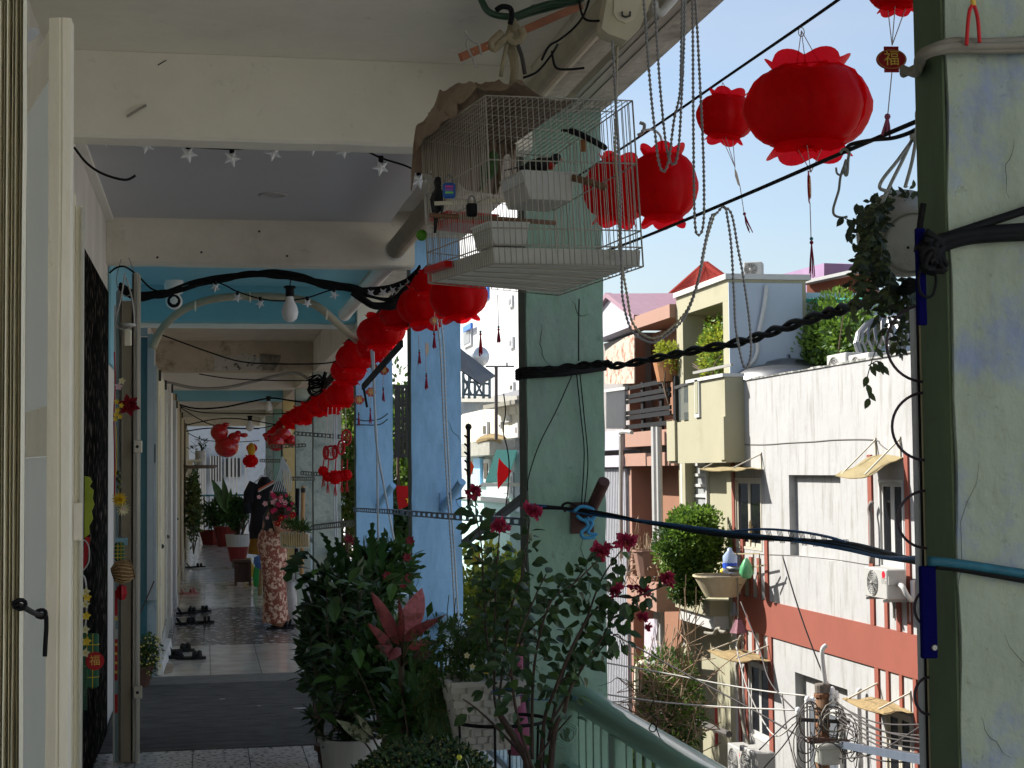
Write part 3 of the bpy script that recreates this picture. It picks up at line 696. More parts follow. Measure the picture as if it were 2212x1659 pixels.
gf = MB();z0_ = at(*c4(600,1700),X=10.24).z;z1_ = at(*c4(600,1310),X=10.24).z
gf.box(10.19,wn_[0],z0_,10.248,wn_[0]+.07,z1_);gf.box(10.19,wn_[1]-.07,z0_,10.248,wn_[1],z1_)
for k in range(7):z = z0_+(z1_-z0_)*k/6;gf.box(10.192,wn_[0]+.07,z-.03,10.247,wn_[1]-.07,z+.03)
gf.build('window',WFR,ch);MB().box(10.235,wn_[0]+.07,z0_,10.249,wn_[1]-.07,z1_).build('pane',mat('pale blind glass',(.33,.34,.33),.3,bump=0),ch)
zcb = at(*c7(500,730),X=9.7).z;zcc = at(*c7(500,800),X=9.7).z
MB().box(9.7,yc0+.31,zcc,10.25,at(*c7(505,730),X=9.7).y,zcb).build('canopy',WFR,ch)
MB().box(9.62,yc0+.31,zcb+.003,10.25,at(*c7(480,700),X=9.62).y,at(*c7(490,650),X=9.62).z).build('canopy',CREAMW,ch)
MB().box(10.0,yL-.03,zT-.4,at(1733,700,Y=yL).x,yL+.001,at(1585,611,Y=yL).z).build('side_wall',GREYW,ch)
x2 = at(1733,700,Y=yL).x
MB().box(x2+.002,yL+1.2,zT-.4,x2+6.5,yL+1.3,at(1760,632,Y=yL+1.2).z).build('side_wall',GREYW,ch)
MB().tube(smoothpath([at(*c61(x,y),Y=yL-.1) for x,y in ((1065,225),(1050,350),(1020,500),(1005,560),(1010,620),(990,680),(950,720))],4),.045,8).build('downpipe',WFR,ch,smooth=True)
p = at(*c61(938,650),X=10.4);q = at(*c61(932,790),X=10.4)
MB().tube([q,p],.05,8).build('vent_pipe',ACM,ch)
p = at(*c61(1010,178),Y=yL+.6)
condenser((p.x-.1,p.y,p.z),.36,.31,.28,'lone condenser standing on top of the grey side wall against the sky',rz=R(62),logo=False)
LIL = mat('lilac wall',lin('#8e7490'),.8,var=.1,scale=2);RUST = mat('rusty brown wall',lin('#703c28'),.85,var=.15)
rh = thing('lilac_roof_house','lilac parapet house with rusty brown gable beyond the grey side wall','house',(13,36,-9))
MB().hexa([at(*c61(x,y),Y=Y) for x,y,Y in ((1130,400,37),(1415,400,34),(1700,400,34),(1500,400,38),(1130,168,37),(1415,92,34),(1640,100,34),(1500,92,38))]).build('parapet',LIL,rh)
MB().hexa([at(*c61(x,y),Y=Y) for x,y,Y in ((1310,300,33),(1700,300,31.5),(1750,300,33),(1400,300,34.6),(1310,222,33),(1700,135,31.5),(1750,135,33),(1400,222,34.6))]).build('gable',RUST,rh)
MB().bar(at(*c61(1290,215),Y=32.9),at(*c61(1700,125),Y=31.3),.25,.07).build('roof_edge',WFR,rh)
TEALR = mat('teal tarpaulin',lin('#3fa08b'),.6,trans=.2)
o = MB().hexa([at(*c61(x,y),Y=Y) for x,y,Y in ((1300,330,30.5),(1700,345,30),(1700,345,31),(1400,330,31.5),(1300,310,30.5),(1700,318,30),(1700,300,31),(1400,300,31.5))]).build('tarpaulin',TEALR)
tag(o,'strip of teal tarpaulin above the roof hedge','tarpaulin')
SOIL = mat('soil',(.05,.035,.025),.95);POTW = mat('cream planter',lin('#b9ac8c'),.8,var=.15,scale=3)
def planter(name,label,c,r0,r1,h,m,cat='pot',n=20,lip=.02,group=None,taper=None):
    t = thing(name,label,cat,(c[0],c[1],c[2]),group=group)
    MB().lathe([(0,0),(r0,0),(r1*.98,h-lip*1.5),(r1+lip*.6,h-lip*1.5),(r1+lip*.6,h),(r1-lip,h),(r1-lip,h-.04)],c,n).build('body',m,t,smooth=False)
    MB().disc((c[0],c[1],c[2]+h-.035),r1-lip*.8,(0,0,1),n).build('soil',SOIL,t);return t
c = at(*c7(572,375),X=9.3);pz = at(*c7(690,560),X=9.3)
bush('topiary','large rounded clipped shrub in the planter on the cream house',(c.x,c.y,c.z),(.70,.80,.80),15000,.10,.06,[LEAFS,LEAFM,LEAFS],(9.4,c.y,c.z-.5),'shrub',seed=5,shell=.75,lumps=14,nst=4)
bush('topiary_skirt','lower hanging skirt of the large clipped shrub',(c.x,c.y+.2,c.z-.75),(.55,.5,.5),3500,.10,.06,[LEAFM,LEAFS],(9.4,c.y,c.z-.3),'shrub',seed=6,shell=.4,lumps=7,nst=1)
p2 = at(*c7(690,700),X=9.3)
planter('balcony_planter','stained cream planter under the large clipped shrub',(9.45,pz.y-.1,p2.z+.1),.30,.52,pz.z-p2.z-.05,POTW,'planter',26)
c = at(*c4(660,590),X=10.0)
bush('balcony_shrub','bright yellow green shrub on the roof balcony of the cream house',(10.2,c.y-.1,c.z),(.38,1.0,.62),6500,.085,.045,[LEAFY,LEAFY,LEAFS],(10.2,c.y,zfl-.2),'shrub',seed=8,shell=.2,lumps=12)
c = at(*c4(430,640),X=9.9)
bush('balcony_shrub','small yellow green shrub over the dark slatted balcony rail',(9.9,c.y,c.z-.05),(.28,.8,.55),2000,.085,.045,[LEAFY],(9.9,c.y,c.z-1),'shrub',seed=9,shell=.15,lumps=7,nst=5)
planter('balcony_pot','small terracotta pot behind the dark slatted balcony rail',(9.9,c.y,at(*c4(430,790),X=9.9).z),.25,.36,.5,mat('terracotta pot',lin('#b07a50'),.8),'pot',14)
# ------------------------------------------------ salmon house
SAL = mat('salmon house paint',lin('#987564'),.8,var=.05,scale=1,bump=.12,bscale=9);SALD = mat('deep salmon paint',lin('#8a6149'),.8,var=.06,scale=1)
sh = thing('salmon_house','salmon pink house with dark slatted balcony rail','house',(FX,36.5,-9))
ys1 = at(*c4(175,900),X=FX).y;ys0 = yc1+.004
zst = at(*c4(218,395),X=FX).z
MB().box(FX-.15,ys0,at(*c4(250,462),X=FX).z,11.4,ys1-.9,zst).build('roof_band',SAL,sh)
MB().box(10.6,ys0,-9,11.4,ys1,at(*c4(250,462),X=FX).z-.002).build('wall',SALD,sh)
for a,b_ in ((1110,1200),(1242,1320)):MB().box(FX-.1,ys0,at(*c4(175,b_),X=FX-.1).z,10.6,ys1,at(*c4(175,a),X=FX-.1).z).build('balcony_band',SAL,sh)
MB().box(FX+.0,ys1-.22,-9,10.5,ys1-.003,at(*c4(175,1325),X=FX).z).build('column',SAL,sh)
MB().box(FX+.02,ys1-.12,at(*c4(160,1110),X=FX).z,10.4,ys1-.004,at(*c4(218,395),X=FX).z-.4).build('column',SAL,sh)
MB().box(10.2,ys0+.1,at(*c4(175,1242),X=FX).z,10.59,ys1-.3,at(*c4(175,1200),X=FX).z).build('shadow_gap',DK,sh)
for (a,b_) in ((820,845),(872,897),(905,930),(975,1000),(1005,1032),(1062,1088)):
    p = at(*c4(172,a),X=FX-.12);q = at(*c4(172,b_),X=FX-.12)
    MB().box(FX-.14,ys0+.12,q.z,FX-.10,ys1-.05,p.z).build('slat',mat('dark slat',(.02,.02,.02),.7,spec=.1),sh)
for x in (262,378,465):
    y = at(*c4(x,900),X=FX-.1).y;MB().box(FX-.098,y-.09,at(*c4(x,1100),X=FX).z-.1,FX-.04,y+.09,at(*c4(172,815),X=FX-.12).z+.02).build('rail_post',mat('dark slat',0),sh)
dw = (at(*c4(345,1500),X=10.59).y,at(*c4(268,1500),X=10.59).y)
f = MB();zt_ = at(*c4(268,1325),X=10.6).z;f.box(10.54,dw[1]-.07,-9,10.597,dw[1],zt_);f.box(10.54,dw[0],-9,10.597,dw[0]+.07,zt_);f.box(10.54,dw[0]+.07,zt_-.07,10.597,dw[1]-.07,zt_)
f.build('door_frame',WFR,sh)
for x,w in ((350,16),(372,12)):
    y = at(*c4(x,1300),X=9.7).y
    MB().tube([(9.7,y,-9),(9.7,y,at(*c4(x,1072),X=9.7).z)],.10 if w > 12 else .07,8).build('downpipe',WFR,sh)
RTILE = mat('red roof tile',lin('#6a1a10'),.9,var=.15,scale=3,bump=.1,spec=.1)
rr_ = thing('red_roof','red tiled hip roof rising behind the cream and salmon houses','roof',(14,38,2))
A = at(*c4(665,55),Y=38.5);Bl = at(*c4(330,350),Y=41);Br = at(*c4(860,200),Y=34.5);Bm = at(*c4(560,330),Y=35)
Bb = at(*c4(640,300),Y=42)
rb = MB();rb.add([A,Bl,Bm,Br,Bb],[(0,1,2),(0,2,3),(0,3,4),(0,4,1),(1,4,3,2)]);rb.build('hip',RTILE,rr_)
for (P_,Q_) in ((Bl,Bm),(Bm,Br)):
    for k in range(1,11):
        t = k/11;a = A*(1-t)+P_*t;c_ = A*(1-t)+Q_*t;nrm = (P_-A).cross(Q_-A).normalized();nrm = nrm if nrm.z > 0 else -nrm
        MB().bar(a+nrm*.02,c_+nrm*.02,.10,.05,up=nrm).build('tile_row',RTILE,rr_)
    for k in range(1,16):
        t = k/16;e = P_*(1-t)+Q_*t;MB().bar(A+(e-A)*.06+nrm*.03,e+nrm*.03,.05,.05,up=nrm).build('tile_rib',RTILE,rr_)
for P_ in (Bl,Bm,Br):MB().tube([A,P_],.10,6).build('ridge',RTILE,rr_)
# ------------------------------------------------ white lilac house
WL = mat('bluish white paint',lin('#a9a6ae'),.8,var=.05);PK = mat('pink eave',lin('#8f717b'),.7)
lh = thing('gabled_house','bluish white house with pink eaves and white baluster balcony','house',(FX,39,-9))
yl0,yl1 = ys1+.005,ys1+5.5
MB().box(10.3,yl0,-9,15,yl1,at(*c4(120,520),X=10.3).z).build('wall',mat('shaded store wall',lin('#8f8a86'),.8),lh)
G = [at(*c4(x,y),X=9.95) for x,y in ((-60,540),(200,440),(200,400),(55,262),(-60,400))]
MB().poly(G,(1,0,0),.6).build('gable',WL,lh)
MB().bar(at(*c4(52,245),X=9.9),at(*c4(230,385),X=9.9),.14,.12).build('eave',PK,lh)
MB().bar(at(*c4(52,245),X=9.9),at(*c4(-60,390),X=9.9),.14,.12).build('eave',PK,lh)
MB().hexa([at(*c4(52,240),X=9.9),at(*c4(235,382),X=9.9),at(*c4(235,382),X=9.9)+Vector((4,-.2,.0)),at(*c4(52,240),X=9.9)+Vector((4,-.2,.0)),at(*c4(52,236),X=9.9),at(*c4(235,378),X=9.9),at(*c4(235,378),X=9.9)+Vector((4,-.2,.05)),at(*c4(52,236),X=9.9)+Vector((4,-.2,.05))]).build('roof',PK,lh)
rm_ = mat('rusted sheet',lin('#b3a493'),.85,c2=lin('#8b4a2a'),mix=(.5,.62,5),var=.15)
MB().poly([at(*c4(x,y),X=9.9) for x,y in ((30,600),(80,560),(160,510),(215,490),(215,800),(30,805))],(1,0,0),.03).build('rusted_sheet',rm_,lh)
for k in range(14):
    x = 45+k*8.5;a = at(*c4(x,845),X=9.8);c_ = at(*c4(x,1085),X=9.8);MB().tube([a,c_],.03,5).build('baluster',WFR,lh)
MB().bar(at(*c4(36,848),X=9.8),at(*c4(165,830),X=9.8),.08,.07).build('handrail',WFR,lh)
for a,b_,m in ((1090,1215,WL),(1250,1325,WL)):MB().box(9.8,yl0,at(*c4(160,b_),X=9.8).z,10.29,yl1,at(*c4(160,a),X=9.8).z).build('balcony_band',m,lh)
gz = at(*c4(120,1335),X=9.95).z
for k in range(22):
    y = yl0+.05+k*.16;MB().box(9.92,y,-4.6,9.97,y+.09,gz).build('gate_rib',mat('ribbed grey gate',lin('#a9a9ad'),.5,.3),lh)
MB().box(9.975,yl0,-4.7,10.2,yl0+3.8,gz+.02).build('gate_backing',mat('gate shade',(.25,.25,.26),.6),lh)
o = MB().tube(smoothpath([at(*c4(x,y),X=9.4) for x,y in ((200,1108),(135,1108),(132,1190),(130,1659),(130,1900))],3),.05,6).build('conduit',ACM);tag(o,'thin grey conduit running down between the salmon and white houses','pipe')
# ---------------------------------------------------------------- left side of the gallery
CREAMG = mat('cream gate enamel',lin('#e6dfc6'),.5,var=.10,scale=6,bump=.3,bscale=18,c2=lin('#bfb290'),mix=(.55,.75,4),stretch=(1,1,.3))
STILE = mat('chipped cream stile',lin('#e4dcc8'),.55,var=.08,scale=5,bump=.5,bscale=12,c2=lin('#a8987a'),mix=(.62,.72,5),stretch=(1,1,.35))
FROST = mat('frosted pale panel',(.86,.89,.88),.6,var=.04,scale=2,bump=.1)
ALU = mat('aluminium profile',lin('#b9b6a8'),.4,.35,var=.06,scale=3,bump=.05)
BLACKM = mat('black plastic',(.007,.007,.008),.65,var=.15,bump=0,spec=.15)
REDP = mat('red ribbon',(.50,.012,.018),.6,var=.2,bump=0,trans=.2)
GOLD = mat('gold print',(.75,.48,.08),.4,var=.1,bump=0)
def X_(x,Y,y=900):return at(x,y,Y=Y).x
def Z_(y,Y,x=300):return at(x,y,Y=Y).z
g = thing('folding_gate','stack of ribbed cream steel gate slats at the far left edge','gate',(X_(25,2.6),2.62,0))
ed = [(-40,-22),(-20,-8),(-6,2),(3,8),(10,18),(20,27),(29,35),(37,43),(45,51)]
for i,(a,c) in enumerate(ed):
    w = MB();xa,xb = X_(a,2.6),X_(c,2.6);n = 24;off = .012*(i % 2)
    vs = []
    for k in range(n+1):
        z = 0.0+3.2*k/n;jx = .0012*noise.noise(Vector((z*4,i,0)))
        vs += [(xa+jx,2.62,z),(xa+.002+jx,2.58+off,z),(xb-.002+jx,2.58+off,z),(xb+jx,2.62,z)]
    w.add(vs,[(k*4+j,k*4+j+1,k*4+j+5,k*4+j+4) for k in range(n) for j in range(3)]+[(0,1,2,3)])
    w.build('slat',CREAMG,g)
MB().box(X_(-40,2.6),2.622,0,X_(52,2.64),2.66,3.2).build('backing',mat('dark gate gap',(.10,.09,.07),.8),g)
dl = thing('door_leaf','open cream framed door leaf with frosted pale panels','door',(X_(125,3.0),3.0,0))
xs0,xs1 = X_(101,3.0),X_(150,3.0);xm = X_(128,3.0);zt = 2.435
b = MB();n = 40;vs = []
for k in range(n+1):
    z = zt*k/n;w = .0022*noise.noise(Vector((z*3.2,1,0)))+.001*noise.noise(Vector((z*14,1,0)));u = .002*noise.noise(Vector((z*3,7,0)))
    vs += [(xs0+w,3.05,z),(xs0+w,3.005,z),(xm-.003+u,2.998,z),(xm+.001+u,3.0,z),(xm+.003+u,2.996,z),(xs1+w*.5,2.998,z),(xs1+.001,3.05,z)]
b.add(vs,[(k*7+j,k*7+j+1,k*7+j+8,k*7+j+7) for k in range(n) for j in range(6)]+[tuple(n*7+j for j in range(7))])
b.build('stile',STILE,dl)
hx,hy = X_(50,3.38,900),3.38
def leafq(name,z0,z1,m,th=.03,s=0.0,e=1.0,off=0):
    a = Vector((xs0-.001,3.03+off,0));c = Vector((hx,hy+off,0));d = c-a;p = a+d*s;q = a+d*e
    MB().hexa([(p.x,p.y,z0),(q.x,q.y,z0),(q.x,q.y+th,z0),(p.x,p.y+th,z0),(p.x,p.y,z1),(q.x,q.y,z1),(q.x,q.y+th,z1),(p.x,p.y+th,z1)]).build(name,m,dl)
zm1,zm0 = Z_(880,3.1,90),Z_(985,3.1,90)
leafq('rail',zt-.10,zt-.012,STILE);leafq('rail',zm0,zm1,STILE);leafq('rail',.0,.12,STILE)
leafq('panel',zm1+.002,zt-.102,FROST,.012,off=.012);leafq('panel',.122,zm0-.002,FROST,.012,off=.012)
leafq('stile',.121,zt-.103,STILE,.04,.93,1.0,off=-.004) if False else None
wire('gate_tie_wire',[at(35,1305,Y=2.56),at(52,1312,Y=2.6),at(75,1325,Y=2.8),at(92,1328,Y=2.95),at(99,1330,Y=2.98),at(100,1355,Y=2.97),at(98,1390,Y=2.97),at(97,1418,Y=2.97)],.0045,BLACKM,'dark wire tying the gate slats to the door leaf','wire')
for q in ((88,1326,2.93),(42,1306,2.56)):
    c = at(q[0],q[1],Y=q[2]);o = MB().tube([c+Vector((.009*math.cos(t),.004*math.sin(2*t),.007*math.sin(t))) for t in [i*math.pi/6 for i in range(12)]],.0035,5,close=True).build('wire_knot',BLACKM,smooth=True)
    tag(o,'twisted wire knot against the door leaf' if q[0] > 60 else 'twisted wire knot at the gate slats','wire')
hp = at(62,72,Y=2.9)
tag(MB().poly([hp+Vector((.018*math.sin(t)**3*1.0,0,.001*(13*math.cos(t)-5*math.cos(2*t)-2*math.cos(3*t)))) for t in [i*math.pi/10 for i in range(20)]],(0,1,0),.004).build('heart_charm',mat('pale grey felt',(.45,.46,.48),.8)),'small pale grey heart charm hanging above the door leaf','charm')
wire('charm_string',[at(48,20,Y=2.9),at(55,45,Y=2.9),at(58,62,Y=2.9)],.0012,WFR,'thin string holding the grey heart charm','string')
d2 = thing('door_leaf','narrower cream door leaf standing behind the near one','door',(X_(165,4.2),4.2,0))
zt2 = Z_(418,4.2,165)
MB().box(X_(140,4.2),4.2,0,X_(160,4.2),4.24,zt2).build('stile',STILE,d2);MB().box(X_(160.5,4.2),4.212,0,X_(173,4.2),4.23,zt2-.03).build('panel',CREAMG,d2)
MB().box(X_(173,4.2),4.2,0,X_(178.5,4.2),4.24,zt2-.035).build('stile',ALU,d2)
MB().box(X_(160.5,4.2),4.195,Z_(1165,4.2),X_(178,4.2),4.199,Z_(1085,4.2)).build('rail',STILE,d2)
mm = mat('dark speckled granite',(.040,.032,.024),.9,var=.35,scale=16,bump=.04,spec=.02)
n_ = mm.node_tree.nodes;L_ = mm.node_tree.links
tc = n_.new('ShaderNodeTexCoord');mp = n_.new('ShaderNodeMapping');mp.inputs['Scale'].default_value = (1,1,.55);mp.inputs['Rotation'].default_value = (.5,0,0)
no = n_.new('ShaderNodeTexNoise');no.inputs['Scale'].default_value = 7;L_.new(tc.outputs['Object'],mp.inputs[0]);L_.new(mp.outputs[0],no.inputs[0])
ad = n_.new('ShaderNodeMix');ad.data_type = 'VECTOR';ad.inputs[0].default_value = .12;L_.new(mp.outputs[0],ad.inputs[4]);L_.new(no.outputs[1],ad.inputs[5])
vo = n_.new('ShaderNodeTexVoronoi');vo.feature = 'DISTANCE_TO_EDGE';vo.inputs['Scale'].default_value = 20;L_.new(ad.outputs[1],vo.inputs[0])
rg = n_.new('ShaderNodeMapRange');rg.inputs[1].default_value = .22;rg.inputs[2].default_value = .45;L_.new(vo.outputs[0],rg.inputs[0])
mx = n_.new('ShaderNodeMix');mx.data_type = 'RGBA';mx.inputs[6].default_value = (.002,.002,.002,1);mx.inputs[7].default_value = (.17,.14,.105,1);L_.new(rg.outputs[0],mx.inputs[0])
L_.new(mx.outputs[2],n_['Principled BSDF'].inputs['Base Color'])
zmt = 2.735
o = MB().box(-.619,6.67,-.01,-.603,10.345,zmt).build('granite_panel',mm);tag(o,'dark speckled granite cladding on the left wall behind the cream door leaves','wall panel')
fd = thing('folding_door','folded aluminium shop door standing edge-on beside the granite wall','door',(X_(280,9.2),9.2,0))
zf = Z_(590,9.2,280)
BLG = mat('blue grey glass edge',lin('#7f979b'),.3,var=.05,bump=0)
for a,c,y,m,z in ((246,249.5,9.10,WFR,Z_(660,9.1)),(250,257,9.22,BLG,zf-.1),(257.5,263,9.24,mat('grey jamb',lin('#8d8a80'),.6),zf-.1),(263.5,284,9.2,mat('beige jamb',lin('#a39a86'),.6,var=.05),Z_(650,9.2)),(284.5,288,9.22,DK,zf),(288.5,292,9.18,ALU,zf),(292.5,296,9.15,WFR,zf),(296.5,299.5,9.2,ALU,zf),(300,303,9.12,ALU,zf-.02)):
    MB().box(X_(a,y),y,0,X_(c,y),y+.035,z).build('fin',m,fd)
for yy_ in (965,1495):
    c = at(297,yy_,Y=9.11);b = MB().bbox(c.x-.022,9.095,c.z-.035,c.x+.026,9.108,c.z+.035,.004);l = b.build('latch_plate',ALU,fd)
    MB().ball((c.x,9.092,c.z),.009,8).build('bolt',DK,l)
c = at(262,1170,Y=9.15);MB().bbox(c.x-.035,9.14,c.z-.022,c.x+.035,9.16,c.z+.022,.004).build('latch_plate',mat('light blue latch',lin('#83adb8'),.5),fd)
td = thing('teal_door','teal door leaf in a blue grey steel frame farther down the left wall','door',(X_(320,12.95),12.95,0))
zt3 = Z_(722,12.9,325);zb3 = Z_(1296,12.9,325)
MB().box(X_(296,12.9),12.93,.0,X_(318,12.9),12.96,zt3-.02).build('leaf',mat('dark teal enamel',lin('#2c6570'),.35,var=.08),td)
fr = mat('blue grey steel',lin('#9aa3a6'),.5,.1,var=.05)
MB().box(X_(318.5,12.9),12.88,zb3,X_(333,12.9),12.95,zt3).build('frame',fr,td)
MB().box(X_(333.3,12.9),12.9,zb3,X_(338.5,12.9),12.96,zt3-.25).build('frame',mat('light blue grey steel',lin('#aab3b6'),.5),td)
MB().box(X_(296,12.9),12.89,zt3-.012,X_(318.2,12.9),12.96,zt3+.05).build('lintel',fr,td)
MB().box(X_(334,12.9),12.885,Z_(1000,12.9),X_(336,12.9),12.895,Z_(960,12.9)).build('handle',DK,td)
MB().box(-.619,12.965,0,X_(339,12.97),13.0,zb3+.4).build('wall_stub',mat('pale blue stub wall',lin('#a9b9bd'),.8,var=.1,scale=8,c2=lin('#8ea2a8'),mix=(.5,.6,6)),td)
fl = [(13.005,14.95,-.372,2.42,'#d3c9a8','cream doorway wall'),(15.0,16.6,-.375,2.45,'#a7a59c','grey tiled wall'),(16.65,17.5,-.350,2.5,'#ded9cc','white door frame'),
      (17.55,19.3,-.385,2.5,'#8f9090','grey shutter edge'),(19.35,20.2,-.350,2.45,'#c8c8c4','white steel frame'),(20.75,24.4,-.385,2.6,'#b4a684','beige wall section'),(24.45,25.2,-.36,2.5,'#9b8f74','brown door frame'),(25.25,30,-.40,2.6,'#b7ab8c','pale beige far wall section'),(30.05,31,-.37,2.5,'#8b7d60','tan door frame far down'),(31.05,41,-.42,2.6,'#aaa284','farthest beige wall section')]
for y0,y1,x,z,c,nm in fl:
    t = thing('flat_front',nm+' on the left side of the gallery','wall',(x,(y0+y1)/2,0))
    mw = mat(nm,lin(c),.75,var=.06,scale=3,bump=.2,bscale=20)
    MB().box(-.619,y0,-.008,x,y1,z).build('wall',mw,t)
    MB().box(x+.001,y0+.05,.0,x+.012,y1-.05,.22 if 'wall' in nm else .12).build('skirting',WFR if c[1] in 'dc' else mw,t)
    MB().box(x+.001,y0+.03,z-.09,x+.02,y0+.09,z-.004).build('hinge',DK,t)
    if 'wall' in nm:
        MB().box(x+.002,y0+.3,.24,x+.018,y0+.38,z-.2).build('jamb',mat('jamb paint',lin('#e4dfd0'),.6),t)
        MB().ball((x+.02,y0+.33,1.0),.02,8).build('knob',DK,t)
MB().box(-.371,13.0,.0,-.30,13.35,.09)
def flower(c,r,n,m,mc,label,facing=(0,-1,0),layers=3,cat='flower',name='artificial_flower',parent=None,group=None):
    f = Vector(facing).normalized();u = f.orthogonal().normalized();w = f.cross(u);c = Vector(c)
    t = parent or thing(name,label,cat,c,group=group);b = MB()
    for l in range(layers):
        for k in range(n):
            a = 2*math.pi*(k+.5*l)/n;d = (u*math.cos(a)+w*math.sin(a))*(1-.12*l)+f*(.18+.28*l)
            b.leaf(c+f*.002*l,d,f,r*(1-.17*l),r*2.6/n*(1.25 if n < 9 else 1.0),.25,-.25)
    b.build('petals',m,t)
    MB().ball(c+f*r*.12,r*.2,8,1,1,1).build('centre',mc,t);return t
CRIM = mat('crimson cloth petals',(.22,.006,.012),.7,var=.2,bump=0,trans=.2);YEL = mat('yellow petals',(.80,.58,.05),.6,var=.15,bump=0,trans=.3);PINKP = mat('pale pink petals',(.75,.52,.58),.6,var=.1,bump=0,trans=.3);CREAMP = mat('cream petals',(.75,.70,.42),.6,bump=0,trans=.3)
flower(at(276,876,Y=8.8),.068,6,CRIM,CRIM,'big crimson cloth flower hanging against the folded aluminium door',(.3,-1,0),3)
for i,(x,y) in enumerate(((252,868),(262,876),(254,886),(251,895),(259,900),(249,905))):
    flower(at(x,y,Y=8.74),.017,5,YEL,YEL,['topmost','second','third','fourth','fifth','lowest'][i]+' small yellow blossom beside the crimson cloth flower',(.2,-1,0),1,group='yellow blossoms beside the crimson flower')
flower(at(256,835,Y=8.8),.025,5,PINKP,CREAMP,'pale pink blossom above the crimson cloth flower',(.2,-1,0),1)
flower(at(263,823,Y=8.8),.022,5,CREAMP,YEL,'cream blossom at the top of the hanging spray',(.2,-1,0),1)
flower(at(257,1078,Y=8.75),.05,14,YEL,YEL,'yellow chrysanthemum decoration hanging lower by the granite wall',(.2,-1,-.1),4)
flower(at(265,1098,Y=8.77),.045,12,CREAMP,PINKP,'pale cream chrysanthemum under the yellow one',(.5,-1,-.5),2)
for i,(x,y) in enumerate(((256,1022),(255,1035),(259,1040),(257,1052))):
    tag(MB().ball(at(x,y,Y=8.76),.012,8).build('bud',LEAFO,smooth=True),['topmost','second','third','lowest'][i]+' green bud above the yellow chrysanthemum','bud','green buds above the yellow chrysanthemum')
wire('decoration_cord',[at(247,760,Y=8.85),at(249,830,Y=8.85),at(246,900,Y=8.85),at(248,1010,Y=8.85),at(247,1080,Y=8.85)],.004,REDP,'red cord of flower decorations hanging by the granite edge','cord')
wire('decoration_cord',[at(250,920,Y=8.84),at(252,975,Y=8.84),at(250,1030,Y=8.84)],.003,YEL,'yellow cord between the crimson and yellow flowers','cord')
c = at(265,1235,Y=8.7)
bk = thing('woven_basket','small woven rattan basket hanging on its side','basket',c)
Mx = Matrix.Rotation(R(72),3,'Y') @ Matrix.Rotation(R(-12),3,'X')
RAT = mat('woven rattan',lin('#8a6a45'),.8,var=.35,scale=60,bump=.5,bscale=80)
b = MB().lathe([(.0,-.055),(.035,-.052),(.058,-.02),(.056,.02),(.045,.045)],c,18,M=Mx);b.build('body',RAT,bk,smooth=True)
for k in range(16):
    a = k*math.pi/8;b = MB();b.tube([c+Mx @ Vector((r*math.cos(a+z*9),r*math.sin(a+z*9),z)) for r,z in ((.036,-.053),(.060,-.02),(.058,.02),(.047,.046))],.0028,4);b.build('strand',mat('pale rattan',lin('#c0a070'),.8,var=.2),bk)
MB().tube([c+Mx @ Vector((.047*math.cos(t),.047*math.sin(t),.047)) for t in [i*math.pi/10 for i in range(20)]],.005,5,close=True).build('rim',RAT,bk)
MB().disc(c+Mx @ Vector((0,0,.040)),.044,Mx @ Vector((0,0,1)),16).build('inside',mat('dark red lining',(.09,.012,.01),.8),bk)
tag(MB().lathe([(0,.03),(.018,.02),(.022,-.02),(.012,-.05)],at(263,1275,Y=8.72),8,lobes=4,amp=.3).build('tassel',REDP),'red tassel under the woven basket','tassel')
def cake(c,w,h,label,badge=True,rz=0):
    """green leaf wrapped cake with yellow string grid"""
    t = thing('wrapped_cake',label,'cake',c);gm_ = mat('green leaf wrap',(.015,.11,.05),.5,var=.2)
    MB().bbox(c.x-w/2,c.y,c.z-h/2,c.x+w/2,c.y+.03,c.z+h/2,.008).build('wrap',gm_,t)
    for k in range(1,5):z = c.z-h/2+h*k/5;MB().box(c.x-w/2-.001,c.y-.003,z-.0018,c.x+w/2+.001,c.y+.031,z+.0018).build('string',YEL,t)
    for k in range(1,3):x = c.x-w/2+w*k/3;MB().box(x-.0015,c.y-.004,c.z-h/2-.001,x+.0015,c.y+.002,c.z+h/2+.001).build('string',YEL,t)
    if badge:
        MB().disc((c.x+w*.3,c.y-.006,c.z),h*.17,(0,-1,0),16).build('badge',REDP,t)
        tm = text_mesh('福',h*.2);tm.materials.append(GOLD);piece(tm,'lettering',t,(w*.3,-.0075,0),(R(90),0,0))
cake(at(194,1428,Y=7.4),.075,.24,'green wrapped cake decoration with round red badge in front of the granite')
cake(at(258,1192,Y=8.8),.05,.10,'small green wrapped cake decoration above the woven basket',False)
MB_ = MB().box(*(lambda a:(a.x-.012,a.y,a.z-.13,a.x+.008,a.y+.015,a.z+.06))(at(184,1470,Y=7.35)))
tag(MB_.build('green_tube',mat('green glassy tube',(.02,.10,.05),.2,alpha=.75)),'dark green translucent tube beside the badge cake','tube')
gp = at(189,1090,Y=7.3)
tag(MB().poly([gp+Vector((x*.001*2.1,0,z*.001*2.1)) for x,z in ((-6,60),(4,58),(9,48),(4,38),(12,30),(10,12),(14,0),(8,-14),(11,-30),(3,-46),(4,-62),(-6,-70))],(0,1,0),.02).build('green_figure',mat('lime plush',(.36,.42,.04),.8,var=.2)),'lime green cut-out decoration peeking out beside the cream door leaf','decoration')
tag(MB().poly([at(x,y,Y=7.28) for x,y in ((184,1160),(195,1160),(189,1210),(182,1232),(175,1236),(180,1200))],(0,1,0),.004).build('ribbon',REDP),'red ribbon below the lime green decoration','ribbon')
wire('hook_wire',[at(x,y,Y=7.2) for x,y in ((178,1165),(188,1172),(193,1190),(191,1215),(180,1232))],.003,WFR,'upper bent white wire hook by the cream door leaf','wire')
